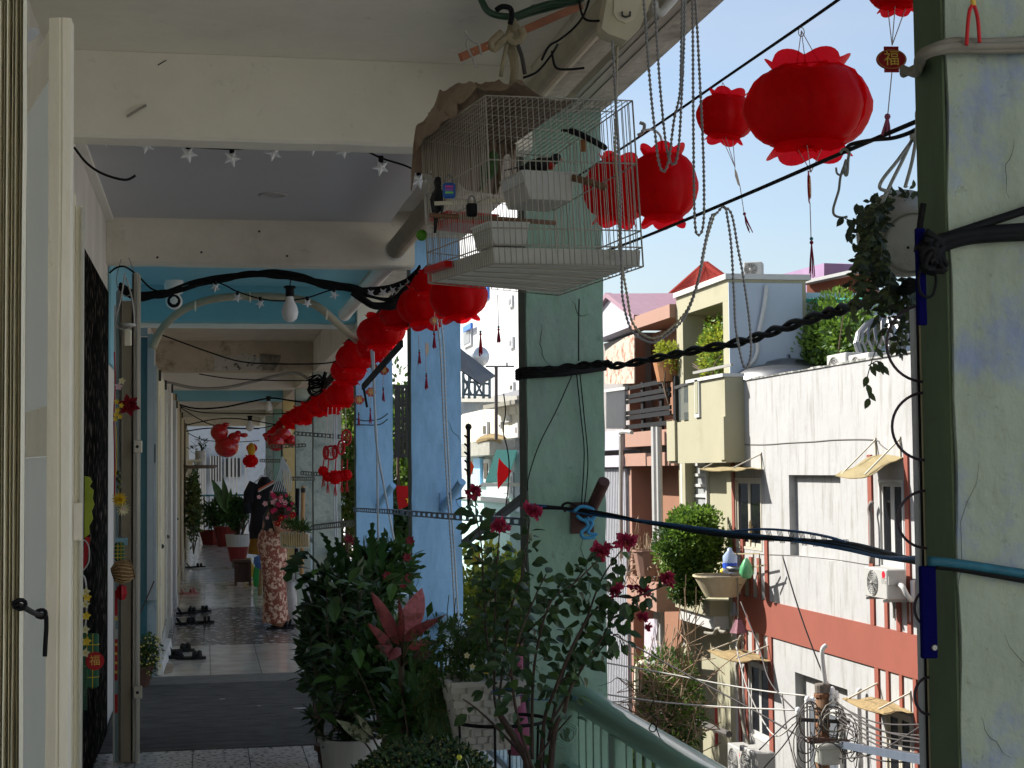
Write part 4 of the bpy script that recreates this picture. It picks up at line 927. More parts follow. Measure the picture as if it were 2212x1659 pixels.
wire('hook_wire',[at(x,y,Y=7.2) for x,y in ((174,1240),(184,1252),(187,1300),(184,1350),(172,1372))],.0045,WFR,'lower longer bent white wire hook by the cream door leaf','wire')
ck = thing('chain','thin dark chain hanging down along the cream door leaf','chain',at(171,1380,Y=5.5))
for k in range(24):
    c = at(171+1.5*math.sin(k*.8),1380+k*9.5,Y=5.5)
    M_ = Matrix.Rotation(R(90*(k % 2)),3,'Z');MB().tube([c+M_ @ Vector((.0045*math.cos(t),0,.0098*math.sin(t))) for t in [i*math.pi/4 for i in range(8)]],.0017,4,close=True).build('link',BLACKM,ck)
for i,(x,y) in enumerate(((185,1278),(188,1290),(184,1305),(186,1330),(184,1360),(187,1385),(184,1410))):
    flower(at(x,y,Y=7.1),.022,5,[CREAMP,YEL][i % 2],YEL,['first (topmost)','second','third','fourth','fifth','sixth','lowest'][i]+' small pale blossom beside the cream door leaf',(.2,-1,0),1,group='pale blossoms beside the cream door leaf')
fs_ = thing('greeting_strip','narrow red and gold paper strips hanging below the basket','paper decoration',at(252,1300,Y=8.8))
for a,c_,m in ((1275,1330,REDP),(1332,1340,GOLD),(1360,1380,WFR),(1381,1470,REDP),(1500,1540,REDP)):
    p = at(248,a,Y=8.8);q = at(254,c_,Y=8.8);MB().box(p.x,8.8,q.z,q.x,8.806,p.z).build('strip',m,fs_)
for k in range(4):p = at(251,1392+k*20,Y=8.797);MB().disc(p,.008,(0,-1,0),8).build('seal',GOLD,fs_)
tag(MB().bar(at(303,1325,Y=10),at(333,1255,Y=10),.008).build('wooden_stub',BARK),'bent dry twig sticking out beside the aluminium door','twig')
lc_ = (MB().tube(smoothpath([at(x,y,Y=9.0) for x,y in ((270,590),(262,640),(250,690),(252,705),(270,712),(285,705),(290,690),(284,640),(272,600))],4),.005,6))
bp = at(276,700,Y=9.0);ob = thing('lamp_holder','small white round lamp holder hanging on the looped white cord','lamp holder',bp)  # lamp holder hanging on its cord, with no switch
lc_.build('cord',WFR,ob,smooth=True);MB().lathe([(0,.01),(.045,0),(.045,-.012),(0,-.02)],bp,14).build('rose',WFR,ob);MB().bbox(bp.x-.02,bp.y-.01,bp.z-.12,bp.x+.02,bp.y+.02,bp.z-.03,.005).build('holder',CREAMG,ob)
# ---------------------------------------------------------------- ceiling fittings
def ring(c,r,label,m=WFR):
    t = thing('downlight',label,'ceiling light',c)
    MB().lathe([(r*.72,0),(r*.8,-.006),(r,-.004),(r,.001)],c,28).build('ring',m,t,smooth=True);MB().disc(c+Vector((0,0,-.0005)),r*.71,(0,0,-1),24).build('diffuser',mat('unlit diffuser',(.42,.43,.44),.3,bump=0),t)
ring(at(590,421,Z=3.2145),.085,'round recessed downlight in the grey ceiling panel')
ring(at(645,317,Z=3.2145),.085,'round downlight half hidden behind the star lights',DK)
CLR = mat('clear plastic star',(.80,.82,.84),.15,var=.05,bump=0,alpha=.75,spec=.8)
def star(c,r,label,group,tilt=0,parent=None):
    t = thing('star_light',label,'fairy light',c,group=group)
    b = MB();pts = []
    for k in range(10):
        a = math.pi/2+k*math.pi/5+tilt;q = r if k % 2 == 1 else r*.42
        pts.append(c+Vector((q*math.cos(a),0,q*math.sin(a))))
    f,g_ = c+Vector((0,-r*.3,0)),c+Vector((0,r*.3,0))
    b.add([f,g_]+pts,[(0,2+k,2+(k+1) % 10) for k in range(10)]+[(1,2+(k+1) % 10,2+k) for k in range(10)])
    b.build('star',CLR,t)
    MB().lathe([(r*.24,r*.55),(r*.28,r*.6),(r*.28,r*1.25),(0,r*1.3)],c,8).build('socket',BLACKM,t)
ordn = ['first','second','third','fourth','fifth','sixth','seventh','eighth','ninth','tenth']
sp = [(225,300),(316,314),(407,333),(501,342),(591,330),(677,318),(742,325),(823,362),(905,390)]
for i,(x,y) in enumerate(sp):star(at(x,y,Y=6.80),.040,ordn[i]+' clear star light from the left on the near string below the beam','clear star lights on the near string',random.uniform(-.3,.3))
wire('light_string',[at(x,y,Y=6.81) for x,y in ((225,283),(300,295),(365,306),(407,316),(501,322),(560,316),(591,313),(640,312),(677,300),(742,308),(770,316),(823,341),(870,356),(908,370),(1000,390))],.0045,BLACKM,'black string of clear star lights under the near beam','light string',k=4)
sp = [(465,621),(513,643),(562,656),(664,655),(722,637),(768,638),(800,634),(828,632),(848,628),(868,622),(884,612)]
for i,(x,y) in enumerate(sp):star(at(x,y,Y=10.15),.034,(ordn+['eleventh'])[i]+' clear star light from the left on the far string under the cable bundle','clear star lights on the far string',random.uniform(-.3,.3))
wire('light_string',[at(x,y,Y=10.17) for x,y in ((440,600),(465,608),(490,618),(513,630),(562,645),(610,650),(664,643),(722,625),(768,628),(828,622),(884,600))],.005,BLACKM,'black string of star lights slung under the cable bundle','light string',k=4)
wire('loose_wire',[at(x,y,Y=6.0) for x,y in ((160,318),(185,350),(215,372),(250,385),(275,388),(293,379))],.005,BLACKM,'loose black wire curling out from the left wall below the beam','wire')
wire('loose_wire',[at(x,y,Y=9.8) for x,y in ((262,560),(252,600),(258,630),(275,640),(292,620),(290,590),(278,556))],.003,ACD,'thin wire loop hanging from the second beam','wire')
wire('loose_wire',[at(x,y,Y=9.6) for x,y in ((225,655),(255,640),(290,650),(330,690),(360,705))],.006,BLACKM,'black wire from the wall to the thick cable bundle','wire') if False else None
wire('loose_wire',[at(x,y,Y=9.6) for x,y in ((236,590),(252,578),(272,577),(300,598),(325,622),(350,632))],.006,BLACKM,'black wire arching from the granite wall to the thick cable bundle','wire')
def bundle(name,label,pts,Y,n,r0,spread,m=BLACKM,seed=1,ends=None,cat='cable bundle',kind=None):
    rnd = random.Random(seed);P_ = [at(x,y,Y=Y) if not isinstance(Y,(list,tuple)) else at(x,y,Y=Y[i]) for i,(x,y) in enumerate(pts)]
    t = thing(name,label,cat,P_[0])
    for k in range(n):
        ph = rnd.uniform(0,6.28);q = [p+Vector((rnd.gauss(0,.2)*spread,math.cos(ph+i*.7)*spread+rnd.gauss(0,.3)*spread,math.sin(ph+i*.9)*spread+rnd.gauss(0,.35)*spread)) for i,p in enumerate(P_)]
        MB().tube(smoothpath(q,5),r0*rnd.uniform(.6,1.2),6).build('strand',m,t,smooth=True)
    return t
bundle('cable_bundle','thick bundle of black cables slung across the gallery under the second beam',[(258,622),(300,641),(350,634),(400,620),(440,608),(490,600),(540,593),(595,592),(650,601),(700,612),(760,622),(800,630),(850,622),(900,597)],10.18,16,.010,.016,seed=4)
bundle('cable_bundle','tangle of black cables at the outer end of the second beam',[(760,625),(800,650),(840,660),(870,640),(900,610),(925,585)],10.1,10,.009,.03,seed=6)
alongs = [(905,592,10.0),(870,625,10.9),(835,665,12),(795,718,13.6),(765,745,14.6),(735,792,17),(700,832,20.2),(672,862,23.5),(650,885,26.5),(628,905,30),(610,925,34)]
bundle('cable_bundle','tangled black cables running along the gallery above the red lanterns',[a[:2] for a in alongs],[a[2] for a in alongs],12,.011,.045,seed=9)
bundle('cable_tangle','knot of black cables by the stained beam',[(748,742),(765,735),(770,752),(752,760),(745,748),(762,740),(772,728)],14.3,7,.008,.03,seed=12)
bundle('cable_tangle','knot of black cables above the far lanterns',[(668,825),(690,818),(700,840),(676,850),(668,832),(694,828),(704,812)],20.2,7,.010,.05,seed=13)
BEIGEP = mat('beige conduit',lin('#a49b83'),.5,var=.15,scale=8)
o = MB().tube(smoothpath([at(x,y,Y=Y) for x,y,Y in ((330,752,12.85),(345,718,12.8),(370,688,12.6),(405,664,12.5),(450,648,12.4),(500,641,12.4),(560,640,12.4),(620,643,12.4),(660,650,12.4),(695,668,12.4),(725,695,12.5),(750,718,12.6),(772,735,12.7))],5),.030,12).build('conduit_arch',BEIGEP,smooth=True)
tag(o,'arched beige conduit spanning the blue bay','conduit')
for i,(x,y) in enumerate(((422,661),(540,642),(705,680))):
    c = at(x,y,Y=12.4);o = MB().tube([c+Vector((0,.036*math.cos(t),.036*math.sin(t))) for t in [k*math.pi/6 for k in range(12)]],.006,5,close=True).build('pipe_clip',CREAMG);tag(o,['left','middle','right'][i]+' clip round the arched beige conduit','clip')
c = at(376,606,Y=11.3);WPLA = mat('white plastic',(.72,.72,.70),.35,var=.03,bump=0)
t = thing('security_camera','white security camera with black lens under the blue ceiling','camera',c)
MB().lathe([(.0,.0),(.062,.0),(.068,-.03),(.06,-.085),(.035,-.10),(0,-.10)],c+Vector((0,0,-.0)),20).build('mount',WPLA,t,smooth=False)
MB().ball(c+Vector((0,0,-.145)),.058,18).build('head',WPLA,t,smooth=True)
MB().lathe([(0,-.052),(.036,-.050),(.046,-.042),(.043,-.034)],c+Vector((0,0,-.148)),20,'Y').build('lens',BLACKM,t)
def bulb(x,y,Y,s,label,m=None,long_=1.0):
    c = at(x,y,Y=Y);t = thing('light_bulb',label,'light bulb',c)
    MB().lathe([(0,0),(.024*s,0),(.026*s,-.008*s),(.018*s,-.012*s),(.018*s,-.045*s),(0,-.046*s)],c,14).build('socket',BLACKM,t)
    MB().lathe([(.015*s,-.045*s),(.017*s,-.06*s),(.030*s,-.085*s*long_),(.036*s,-.11*s*long_),(.030*s,-.138*s*long_),(.014*s,-.152*s*long_),(0,-.155*s*long_)],c,20).build('glass',m or WPLA,t,smooth=True)
bulb(626,618,10.1,1.48,'large white bulb hanging from the cable bundle')
wire('bulb_cord',[at(626,618,Y=10.1),at(628,605,Y=10.12)],.004,BLACKM,'short cord holding the large white bulb','cord',k=0)
bulb(580,856,24,1.6,'squat white lamp hanging in front of the far white beam',long_=.9);bulb(540,898,29,2.0,'white lamp hanging above the red balloons',long_=.9)
for i,(pts,Y,r,lab) in enumerate([
    ([(345,722),(400,742),(450,760),(520,781),(600,786),(700,785),(745,775),(790,760)],14.4,.007,'thin black cable slung in front of the stained beam'),
    ([(338,826),(365,827),(420,838),(480,838),(540,826),(600,811),(640,806),(665,818),(680,832)],20.3,.022,'thick grey black cable sagging in front of the first white beam'),
    ([(430,808),(500,818),(600,822),(680,822)],20.2,.008,'thin cable just under the stained beam'),
    ([(370,868),(420,882),(480,880),(540,868),(585,860),(620,864),(665,870)],24.2,.014,'red and black cable crossing before the second white beam'),
    ([(375,872),(430,890),(520,893),(600,894),(660,888)],26,.010,'black cable sagging below the second white beam'),
    ([(390,880),(430,905),(470,920),(560,925),(640,905)],29,.010,'black cable crossing above the red balloons'),
    ([(392,921),(430,912),(470,905),(520,905),(600,918)],31,.012,'black cable crossing behind the red balloons'),
    ([(400,932),(450,925),(520,926),(560,926)],33,.014,'dark rod-like cable far down the ceiling'),
    ([(405,935),(440,950),(500,955),(560,952)],36,.010,'faint cable over the shelf far down the left wall')]):
    wire('ceiling_cable',[at(x,y,Y=Y) for x,y in pts],r,ACD if i == 1 else BLACKM,lab,'cable',k=5)
BL = mat('dirty blind fabric',lin('#a39b86'),.8,var=.12,scale=6,bump=.3)
def roller(a,c_,r,label,m=BL):
    t = thing('roller_blind',label,'roller blind',a)
    MB().tube([a,c_],r,18).build('roll',m,t,smooth=False);d = (c_-a).normalized()
    for p,s in ((a,-1),(c_,1)):MB().tube([p,p+d*.03*s],r*1.12,18).build('end_cap',WPLA,t)
    return t
r1 = at(1305,26,Z=3.06);r2_ = at(1125,185,Z=3.06)
rb1 = roller(Vector((r1.x,3.6,3.06)),Vector((r1.x,6.45,3.06)),.042,'pale roller blind tube with tangled wire above the bird cage')
roller(Vector((1.20,6.7,3.02)),Vector((1.20,10.2,3.02)),.062,'fat rolled-up blind at the outer edge of the second bay')
roller(Vector((1.22,10.6,3.0)),Vector((1.22,14.3,3.0)),.055,'rolled-up blind at the outer edge of the blue bay',WHITEB)
roller(Vector((1.26,3.1,3.13)),Vector((1.26,6.45,3.13)),.02,'slim rail beside the near roller blind',ALU)
b = MB();x0 = at(1290,150,Z=3.09).x
pf = thing('awning_rail','ribbed aluminium rail with black end cap above the bird cage','rail',(x0,4.7,3.09))
for k in range(4):MB().box(x0+.0+k*.022,4.4,3.075-.004*(k % 2),x0+.020+k*.022,6.4,3.11).build('rib',ALU,pf)
MB().bbox(x0-.003,4.33,3.05,x0+.092,4.4,3.115,.008).build('end_cap',BLACKM,pf)
MB().box(x0+.01,4.325,3.06,x0+.04,4.33,3.105).build('slot',ALU,pf)
bp = at(1340,35,Y=4.25);bk = thing('blind_bracket','cream plastic blind bracket with chain wheel cover at the top','bracket',bp)
MB().poly([at(x,y,Y=4.25) for x,y in ((1316,-30),(1300,60),(1312,72),(1355,88),(1382,62),(1412,-10),(1412,-30))],(0,1,0),.07).build('housing',mat('cream plastic',lin('#c4bba0'),.5,var=.08,scale=8),bk)
MB().poly([at(x,y,Y=4.245) for x,y in ((1328,-30),(1326,30),(1334,42),(1352,50),(1370,42),(1386,0),(1390,-30))],(0,1,0),.006).build('cover',mat('cream cover',lin('#cfc6ac'),.45,var=.05),bk)
MB().tube([at(x,y,Y=4.24) for x,y in ((1344,25),(1344,34),(1352,37),(1361,34),(1361,25))],.003,5).build('clip',DK,bk)
o = MB().tube(smoothpath([at(x,y,Y=4.4) for x,y in ((1500,-60),(1460,-10),(1434,20),(1424,28),(1414,22),(1412,5))],4),.014,8).build('steel_hook',WFR,smooth=True);tag(o,'white hooked pipe end beside the blind bracket','hook')
for i,pts in enumerate(([(1170,130),(1186,100),(1210,85),(1240,60),(1262,30),(1275,-10)],[(1192,110),(1200,145),(1225,150),(1262,147)],[(1250,-5),(1262,40),(1300,45),(1316,44)],[(1130,168),(1160,155),(1190,120),(1205,95)])):
    wire('tangled_wire',[at(x,y,Y=4.3) for x,y in pts],.0035,BLACKM,'black wire draped over the near roller blind, '+['longest strand','loop under the tube','strand reaching the bracket','strand down to the cage cloth'][i],'wire')
# ---------------------------------------------------------------- bird cage
CW = mat('cage wire',lin('#a8a294'),.45,.3,var=.1,bump=0)
A_ = {}
A_['nlt'] = at(1048.6,206.6,Y=4.2);A_['nrt'] = at(1366,217.7,Y=4.32);A_['nlb'] = at(1065.3,570,Y=4.22);A_['nrb'] = at(1389.7,575.8,Y=4.34)
A_['flt'] = at(911,303,Y=4.86);A_['flb'] = at(926,612,Y=4.88);A_['frb'] = at(1206,638,Y=5.0);A_['frt'] = A_['frb']+(A_['flt']-A_['flb'])
cage = thing('bird_cage','white wire bird cage hanging from the ceiling with a brown cloth on top','bird cage',A_['nlb'])
def cp(u,v,w):
    """point in the cage: u across, v to the back, w up"""
    L = lambda a,b,t:a*(1-t)+b*t
    bot = L(L(A_['nlb'],A_['nrb'],u),L(A_['flb'],A_['frb'],u),v);top = L(L(A_['nlt'],A_['nrt'],u),L(A_['flt'],A_['frt'],u),v)
    return L(bot,top,w)
wr = .00135
def cw(pts,r=wr,name='wire'):MB().tube(pts,r,5).build(name,CW,cage,smooth=True)
for i in range(27):
    u = i/26;j = random.uniform(-.004,.004);cw([cp(u+j,0,0),cp(u,-.004,.5),cp(u,0,1),cp(u,1,1)])
for i in range(1,34):v = i/34;cw([cp(0,v,0),cp(random.uniform(-.004,.004),v+random.uniform(-.004,.004),.5),cp(0,v,1)])
for i in range(1,24):v = i/24;cw([cp(1,v,0),cp(1.0,v,1)])
for i in range(1,21):u = i/21;cw([cp(u,1,0),cp(u,1,1)])
for w in (0,.115,.215,.62,1.0):cw([cp(0,0,w),cp(1,0,w),cp(1,1,w),cp(0,1,w),cp(0,0,w)],.0022,'rail')
for w in (.40,):cw([cp(0,0,w),cp(0,1,w)],.002,'rail')
for u,v in ((0,0),(1,0),(0,1),(1,1)):cw([cp(u,v,0),cp(u,v,1.0)],.0026,'corner_post')
for v in (.18,.36,.54,.72):cw([cp(0,v,1),cp(1,v,1)],.0018,'rail')
for v in (.12,.32,.52,.72,.9):cw([cp(0.02,v,-.004),cp(.98,v,-.004)],.0016,'floor_wire')
cw([cp(.52,0,-.02),cp(.52,0,.25)],.002,'corner_post') if False else None
TRAY = mat('grubby white tray',lin('#c6c4ba'),.5,var=.10,scale=8,bump=.1,c2=lin('#98968a'),mix=(.55,.7,9),trans=.12)
tb = MB();o_ = [cp(.02,.015,.01),cp(.985,.015,.01),cp(.98,.98,.01),cp(.02,.98,.01)];t_ = [cp(.012,.008,.10),cp(.992,.008,.10),cp(.99,.99,.10),cp(.01,.99,.10)]
tb.hexa(o_+t_);tb.build('tray',TRAY,cage)
for k in range(4):v = .2+.2*k;MB().bar(cp(.05,v,.006),cp(.95,v+.06,.006),.004,.003).build('tray_rib',TRAY,cage)
def cup(u,v,w,du,dv,dw,name,label,m,cat='feeder'):
    p = cp(u,v,w);t = thing(name,label,cat,p);b = MB()
    a = [cp(u+.12*du,v,w),cp(u+.88*du,v,w),cp(u+.88*du,v+dv,w),cp(u+.12*du,v+dv,w)];c_ = [cp(u,v,w+dw),cp(u+du,v,w+dw),cp(u+du,v+dv,w+dw),cp(u,v+dv,w+dw)]
    b.add(a+c_,[(3,2,1,0),(0,1,5,4),(1,2,6,5),(2,3,7,6),(3,0,4,7)]);b.build('tub',m,t)
    r = MB()
    for i in range(4):r.bar(c_[i],c_[(i+1) % 4],.006,.004)
    r.build('rim',m,t);MB().add([cp(u+.03*du,v+.01,w+dw*.6),cp(u+.97*du,v+.01,w+dw*.6),cp(u+.97*du,v+dv-.01,w+dw*.6),cp(u+.03*du,v+dv-.01,w+dw*.6)],[(0,1,2,3)]).build('seed',mat('bird seed',(.25,.18,.08),.9,var=.4,scale=90),t)
    return t
WCUP = mat('milky feeder plastic',lin('#d9d9d2'),.4,var=.05,bump=0,trans=.3)
cup(.28,.12,.42,.37,.3,.17,'feeder_cup','white feeding tub under the perched bird inside the cage',WCUP)
cup(.0,.03,.115,.26,.25,.14,'feeder_cup','translucent tub standing on the cage tray at the near left corner',WCUP)
cup(-.0,.62,.36,.36,.3,.07,'feeder_cup','red and white feeder at the back left of the cage',mat('red feeder plastic',(.6,.01,.01),.35,bump=0,trans=.2))
tag(MB().hexa([cp(-.05,.6,.06),cp(.1,.6,.06),cp(.1,.95,.06),cp(-.05,.95,.06),cp(-.05,.6,.1),cp(.1,.6,.1),cp(.1,.95,.1),cp(-.05,.95,.1)]).build('red_tray',mat('red feeder plastic',0)),'red plastic tray end at the lower left of the cage','tray')
PERCH = mat('perch wood',lin('#7a5a42'),.8,var=.25,scale=15,bump=.4)
for i,(a,b_,r) in enumerate(((cp(-.2,.45,.36),cp(.68,.45,.36),.007),(cp(-.1,.6,.47),cp(.6,.3,.47),.006),(cp(.62,.12,.56),cp(.78,.0,.47),.010))):
    tag(MB().tube([a,(a+b_)/2+Vector((0,0,.002)),b_],r,8).build('perch',[PERCH,CREAMG,PERCH][i],smooth=True),['brown wooden perch across the lower half of the cage','pale perch crossing behind the feeding tub','short stub perch at the right of the feeding tub'][i],'perch')
wb_ = cp(.73,.15,.77);tag(MB().lathe([(0,-.017),(.010,-.016),(.010,.016),(0,.017)],wb_,10).build('wooden_block',mat('light wood',lin('#9a6a3c'),.7,var=.15,scale=30)),'small light wooden cylinder hanging in the upper right of the cage','toy')
tag(MB().tube(smoothpath([cp(.58,.15,.86),cp(.66,.12,.84),cp(.78,.1,.78),cp(.86,.1,.74)],4),[.004]*3+[.009]*9+[.006],8).build('black_toy',BLACKM,smooth=True),'long black toy beside the wooden cylinder in the cage','toy')
def bird(c,s,label,heading,cols):
    t = thing('bird',label,'bird',c);f = Vector(heading).normalized();sd = f.cross(Vector((0,0,1))).normalized();up_ = sd.cross(f)
    M_ = Matrix((f,sd,up_)).transposed()
    P_ = lambda a,b_,d:c+M_ @ Vector((a,b_,d))*s
    prof = [(-.50,.0),(-.42,.10),(-.2,.19),(.05,.24),(.28,.21),(.40,.15),(.48,.15),(.60,.165),(.70,.12),(.76,.0)];b = MB();vs = []
    for x,r in prof:
        zc2 = .0 if x < .3 else (x-.3)*.55
        for k in range(12):a = k*math.pi/6;vs.append(P_(x,r*math.cos(a),r*1.05*math.sin(a)+zc2))
    b.add(vs,[(i*12+k,i*12+(k+1) % 12,(i+1)*12+(k+1) % 12,(i+1)*12+k) for i in range(len(prof)-1) for k in range(12)])
    b.build('body',cols[0],t,smooth=True)
    MB().ball(P_(.58,0,.17),.175*s,12).build('head',cols[1],t,smooth=True)
    MB().ball(P_(.38,0,-.03),.17*s,10).build('breast',cols[2],t,smooth=True)
    for q in (-1,1):
        MB().poly([P_(.30,q*.2,.10),P_(.05,q*.25,-.02),P_(-.35,q*.16,-.10),(P_(-.75,q*.07,-.10)),P_(-.3,q*.18,.06),P_(.0,q*.24,.13)],sd*q,.012*s).build('wing',cols[0],t)
        MB().ball(P_(.66,q*.13,.20),.026*s,6).build('eye',WPLA,t)
        MB().tube([P_(.05,q*.08,-.22),P_(.06,q*.08,-.34),P_(.14,q*.08,-.36)],.014*s,5).build('leg',PERCH,t)
    MB().poly([P_(-.40,-.08,.0),P_(-1.15,-.05,-.12),P_(-1.15,.05,-.12),P_(-.40,.08,.0)],up_,.02*s).build('tail',cols[0],t)
    MB().lathe([(.055*s,0),(.04*s,.06*s),(0,.11*s)],P_(.74,0,.15),8,M=(f*1.0-up_*.35).to_track_quat('Z','Y').to_matrix()).build('beak',mat('beak',(.55,.35,.25),.4),t,smooth=True)
    return t
FGREEN = mat('green feathers',(.05,.11,.025),.8,var=.35,scale=40);FBLACK = mat('black feathers',(.01,.01,.011),.7);FRED = mat('red feathers',(.40,.02,.012),.8,var=.2)
bird(cp(.45,.22,.66),.085,'small black headed bird with red breast perched on the feeding tub',(1,-.25,.05),(FBLACK,FBLACK,FRED))
bird(cp(.20,.40,.66),.095,'green bird behind the black headed one at the cage centre',(.3,.6,.45),(FGREEN,FGREEN,FGREEN))
bird(cp(-.02,.72,.52),.09,'dark bird clinging inside the left wall of the cage',(.2,.3,1),(FBLACK,FBLACK,mat('grey feathers',(.12,.12,.13),.8)))
def padlock(c,s,m,label,col_=False):
    t = thing('padlock',label,'padlock',c);MB().bbox(c.x-.017*s,c.y-.008,c.z-.026*s,c.x+.017*s,c.y+.008,c.z+.016*s,.005).build('case',m,t)
    MB().tube([c+Vector((.011*s*math.cos(a),0,.016*s+.02*s*math.sin(a)+.002)) for a in [math.pi*k/8 for k in range(9)]],.0028,6).build('shackle',STEEL,t,smooth=True)
    if col_:
        for i in range(3):MB().box(c.x-.012*s,c.y-.011,c.z+.002*s-i*.008*s,c.x+.010*s,c.y-.0082,c.z+.007*s-i*.008*s).build('dial',[mat('pink dial',(.6,.05,.3),.4),mat('violet dial',(.3,.1,.5),.4),mat('lime dial',(.2,.6,.1),.4)][i],t)
padlock(at(970,408,Y=4.5),1.05,mat('blue enamel',(.01,.10,.40),.35,bump=0),'blue combination padlock on the left wall of the cage',True)
padlock(at(1019,450,Y=4.3),.9,BLACKM,'black padlock on the left wall of the cage')
gb = at(911,508,Y=4.8);tag(MB().ball(gb,.018,14).build('green_ball',mat('lime plastic',(.10,.32,.02),.3,bump=0,trans=.3),smooth=True),'small lime green ball at the left edge of the cage','ball')
CLOTH = mat('brown towel',lin('#8d7a66'),.95,var=.2,scale=14,bump=.5,bscale=90,c2=lin('#6c5a4a'),mix=(.45,.65,7))
cl = MB();N1,N2 = 90,60;vs = []
def fold(u,v):
    r1 = 1-abs(math.sin(v*9+2.4*math.sin(u*3.6)+u*5+1.2*noise.noise(Vector((u*3,v*3,8)))));r2 = 1-abs(math.sin(v*17-u*7+2*noise.noise(Vector((u*5,v*5,1)))))
    return r1**2*.62+r2**3*.28+.5*noise.noise(Vector((u*4,v*6,2)))+.2*noise.noise(Vector((u*14,v*12,5)))
for i in range(N1+1):
    for j in range(N2+1):
        s,v = i/N1,j/N2
        vv = .12+1.0*v if True else v
        near = .30-.28*min(1,max(0,(s-.15)/.35))+.05*math.sin(s*9)
        vv = near+(1.10-near)*v
        if s < .12:u = -.035;w = 1.0-.07*(.12-s)/.12*(.3+.7*v)
        else:u = -.035+(s-.12)/.88*.66;w = 1.0
        amp = .30*math.sin(math.pi*min(1,max(0,(s+.05)/.72)))**.8*(.25+.75*math.sin(math.pi*min(1,.15+v*.75)))
        h = (.015+amp*(.38+.72*fold(s,v)))*(1 if s >= .12 else .35)
        if v > .9:h -= (v-.9)*3.0
        p = cp(u,vv,w)+Vector((0,0,h*.44))
        if s < .12:p += Vector((-.012*fold(s,v),-.02*fold(s,v),0))
        vs.append(p)
cl.add(vs,[(i*(N2+1)+j,(i+1)*(N2+1)+j,(i+1)*(N2+1)+j+1,i*(N2+1)+j+1) for i in range(N1) for j in range(N2)])
o = cl.build('cage_cloth',CLOTH,smooth=True);tag(o,'rumpled brown towel draped over the top of the bird cage','cloth')
sm = o.modifiers.new('solid','SOLIDIFY');sm.thickness = .004;ss = o.modifiers.new('sub','SUBSURF');ss.levels = ss.render_levels = 1
hb = MB();vs = []
for i in range(15):
    for j in range(11):
        u = .42+.22*i/14;w = 1.0-.36*(j/10)*(.6+.4*math.sin(i*.5));vs.append(cp(u,.86+.03*math.sin(i*1.3+j*.4),w))
hb.add(vs,[(i*11+j,(i+1)*11+j,(i+1)*11+j+1,i*11+j+1) for i in range(14) for j in range(10)])
tag(hb.build('cloth_tail',CLOTH,smooth=True),'brown towel end hanging down behind the cage','cloth')
STRAP = mat('beige cloth strip',lin('#8f846a'),.95,var=.2,scale=20,bump=.5)
o = MB().tube(smoothpath([at(x,y,Y=4.35) for x,y in ((1106,40),(1110,70),(1104,90),(1108,115),(1112,150),(1108,185))],4),[.010,.012,.016,.020,.024,.022,.018,.014,.013,.013,.014,.015,.015,.014,.013,.013,.012,.012,.012,.012,.012],10).build('strap',STRAP,smooth=True);tag(o,'knotted beige cloth strap holding the cage','strap')
for i,pts in enumerate(([(1085,70),(1062,92),(1068,106),(1086,88),(1105,72)],[(1125,60),(1130,78),(1112,92),(1096,84)],[(1095,95),(1088,130),(1082,165)],[(1118,95),(1128,125),(1134,160)])):
    o = MB().tube(smoothpath([at(x,y,Y=4.3) for x,y in pts],4),.011 if i < 2 else .006,7).build('strap',STRAP if i != 3 else mat('dark strip',(.05,.045,.04),.9),smooth=True)
    tag(o,['left loop of the cloth knot above the cage','right loop of the cloth knot above the cage','left hanging end of the cloth knot','dark hanging end of the cloth knot'][i],'strap')
GRNP = mat('dark green hanger plastic',(.012,.045,.022),.35,var=.1,bump=0)
o = MB().tube(smoothpath([at(x,y,Y=4.35) for x,y in ((1028,-30),(1040,0),(1052,22),(1070,32),(1095,36),(1115,34),(1150,20),(1190,8),(1240,4),(1262,-6),(1275,-30))],4),.010,8).build('coat_hanger',GRNP,smooth=True);tag(o,'dark green plastic coat hanger at the top edge','coat hanger')
o = MB().poly([at(x,y,Y=4.4) for x,y in ((1110,36),(1150,10),(1200,4),(1240,0),(1236,10),(1190,22),(1140,36),(1118,44))],(0,1,0),.012).build('hanger_blade',GRNP);tag(o,'flat dark green hanger arm tied above the cage','coat hanger')
o = MB().tube(smoothpath([at(x,y,Y=4.3) for x,y in ((1072,22),(1085,14),(1102,18),(1106,34),(1102,52))],4),.008,7).build('black_hook',BLACKM,smooth=True);tag(o,'black plastic hook above the cloth knot','hook')
rod = thing('wooden_bar','orange brown wooden bar with drilled holes beside the knot','bar',at(993,128,Y=4.25))
WO = mat('orange wood',lin('#8a4f2a'),.6,var=.2,scale=12,stretch=(1,1,5),bump=.15)
pa,pb_ = at(995,124,Y=4.25),at(1255,12,Y=4.5)
MB().bar(pa,pb_,.012,.022).build('bar',WO,rod)
for k in (.09,.14,.20,.34,.37):MB().disc(pa*(1-k)+pb_*k+Vector((0,-.0065,0)),.0032,(0,-1,0),8).build('hole',mat('pale hole',(.6,.5,.4),.7),rod)
wire('bent_wire',[at(x,y,Y=4.2) for x,y in ((1005,68),(1010,80),(1008,98),(1014,112),(1022,128),(1028,147))],.003,ACD,'bent metal wire hooked over the wooden bar','wire')
wire('bent_wire',[at(x,y,Y=4.22) for x,y in ((1007,76),(1020,90),(1034,96),(1037,108),(1040,118))],.003,ACD,'twisted wire loop above the wooden bar','wire')
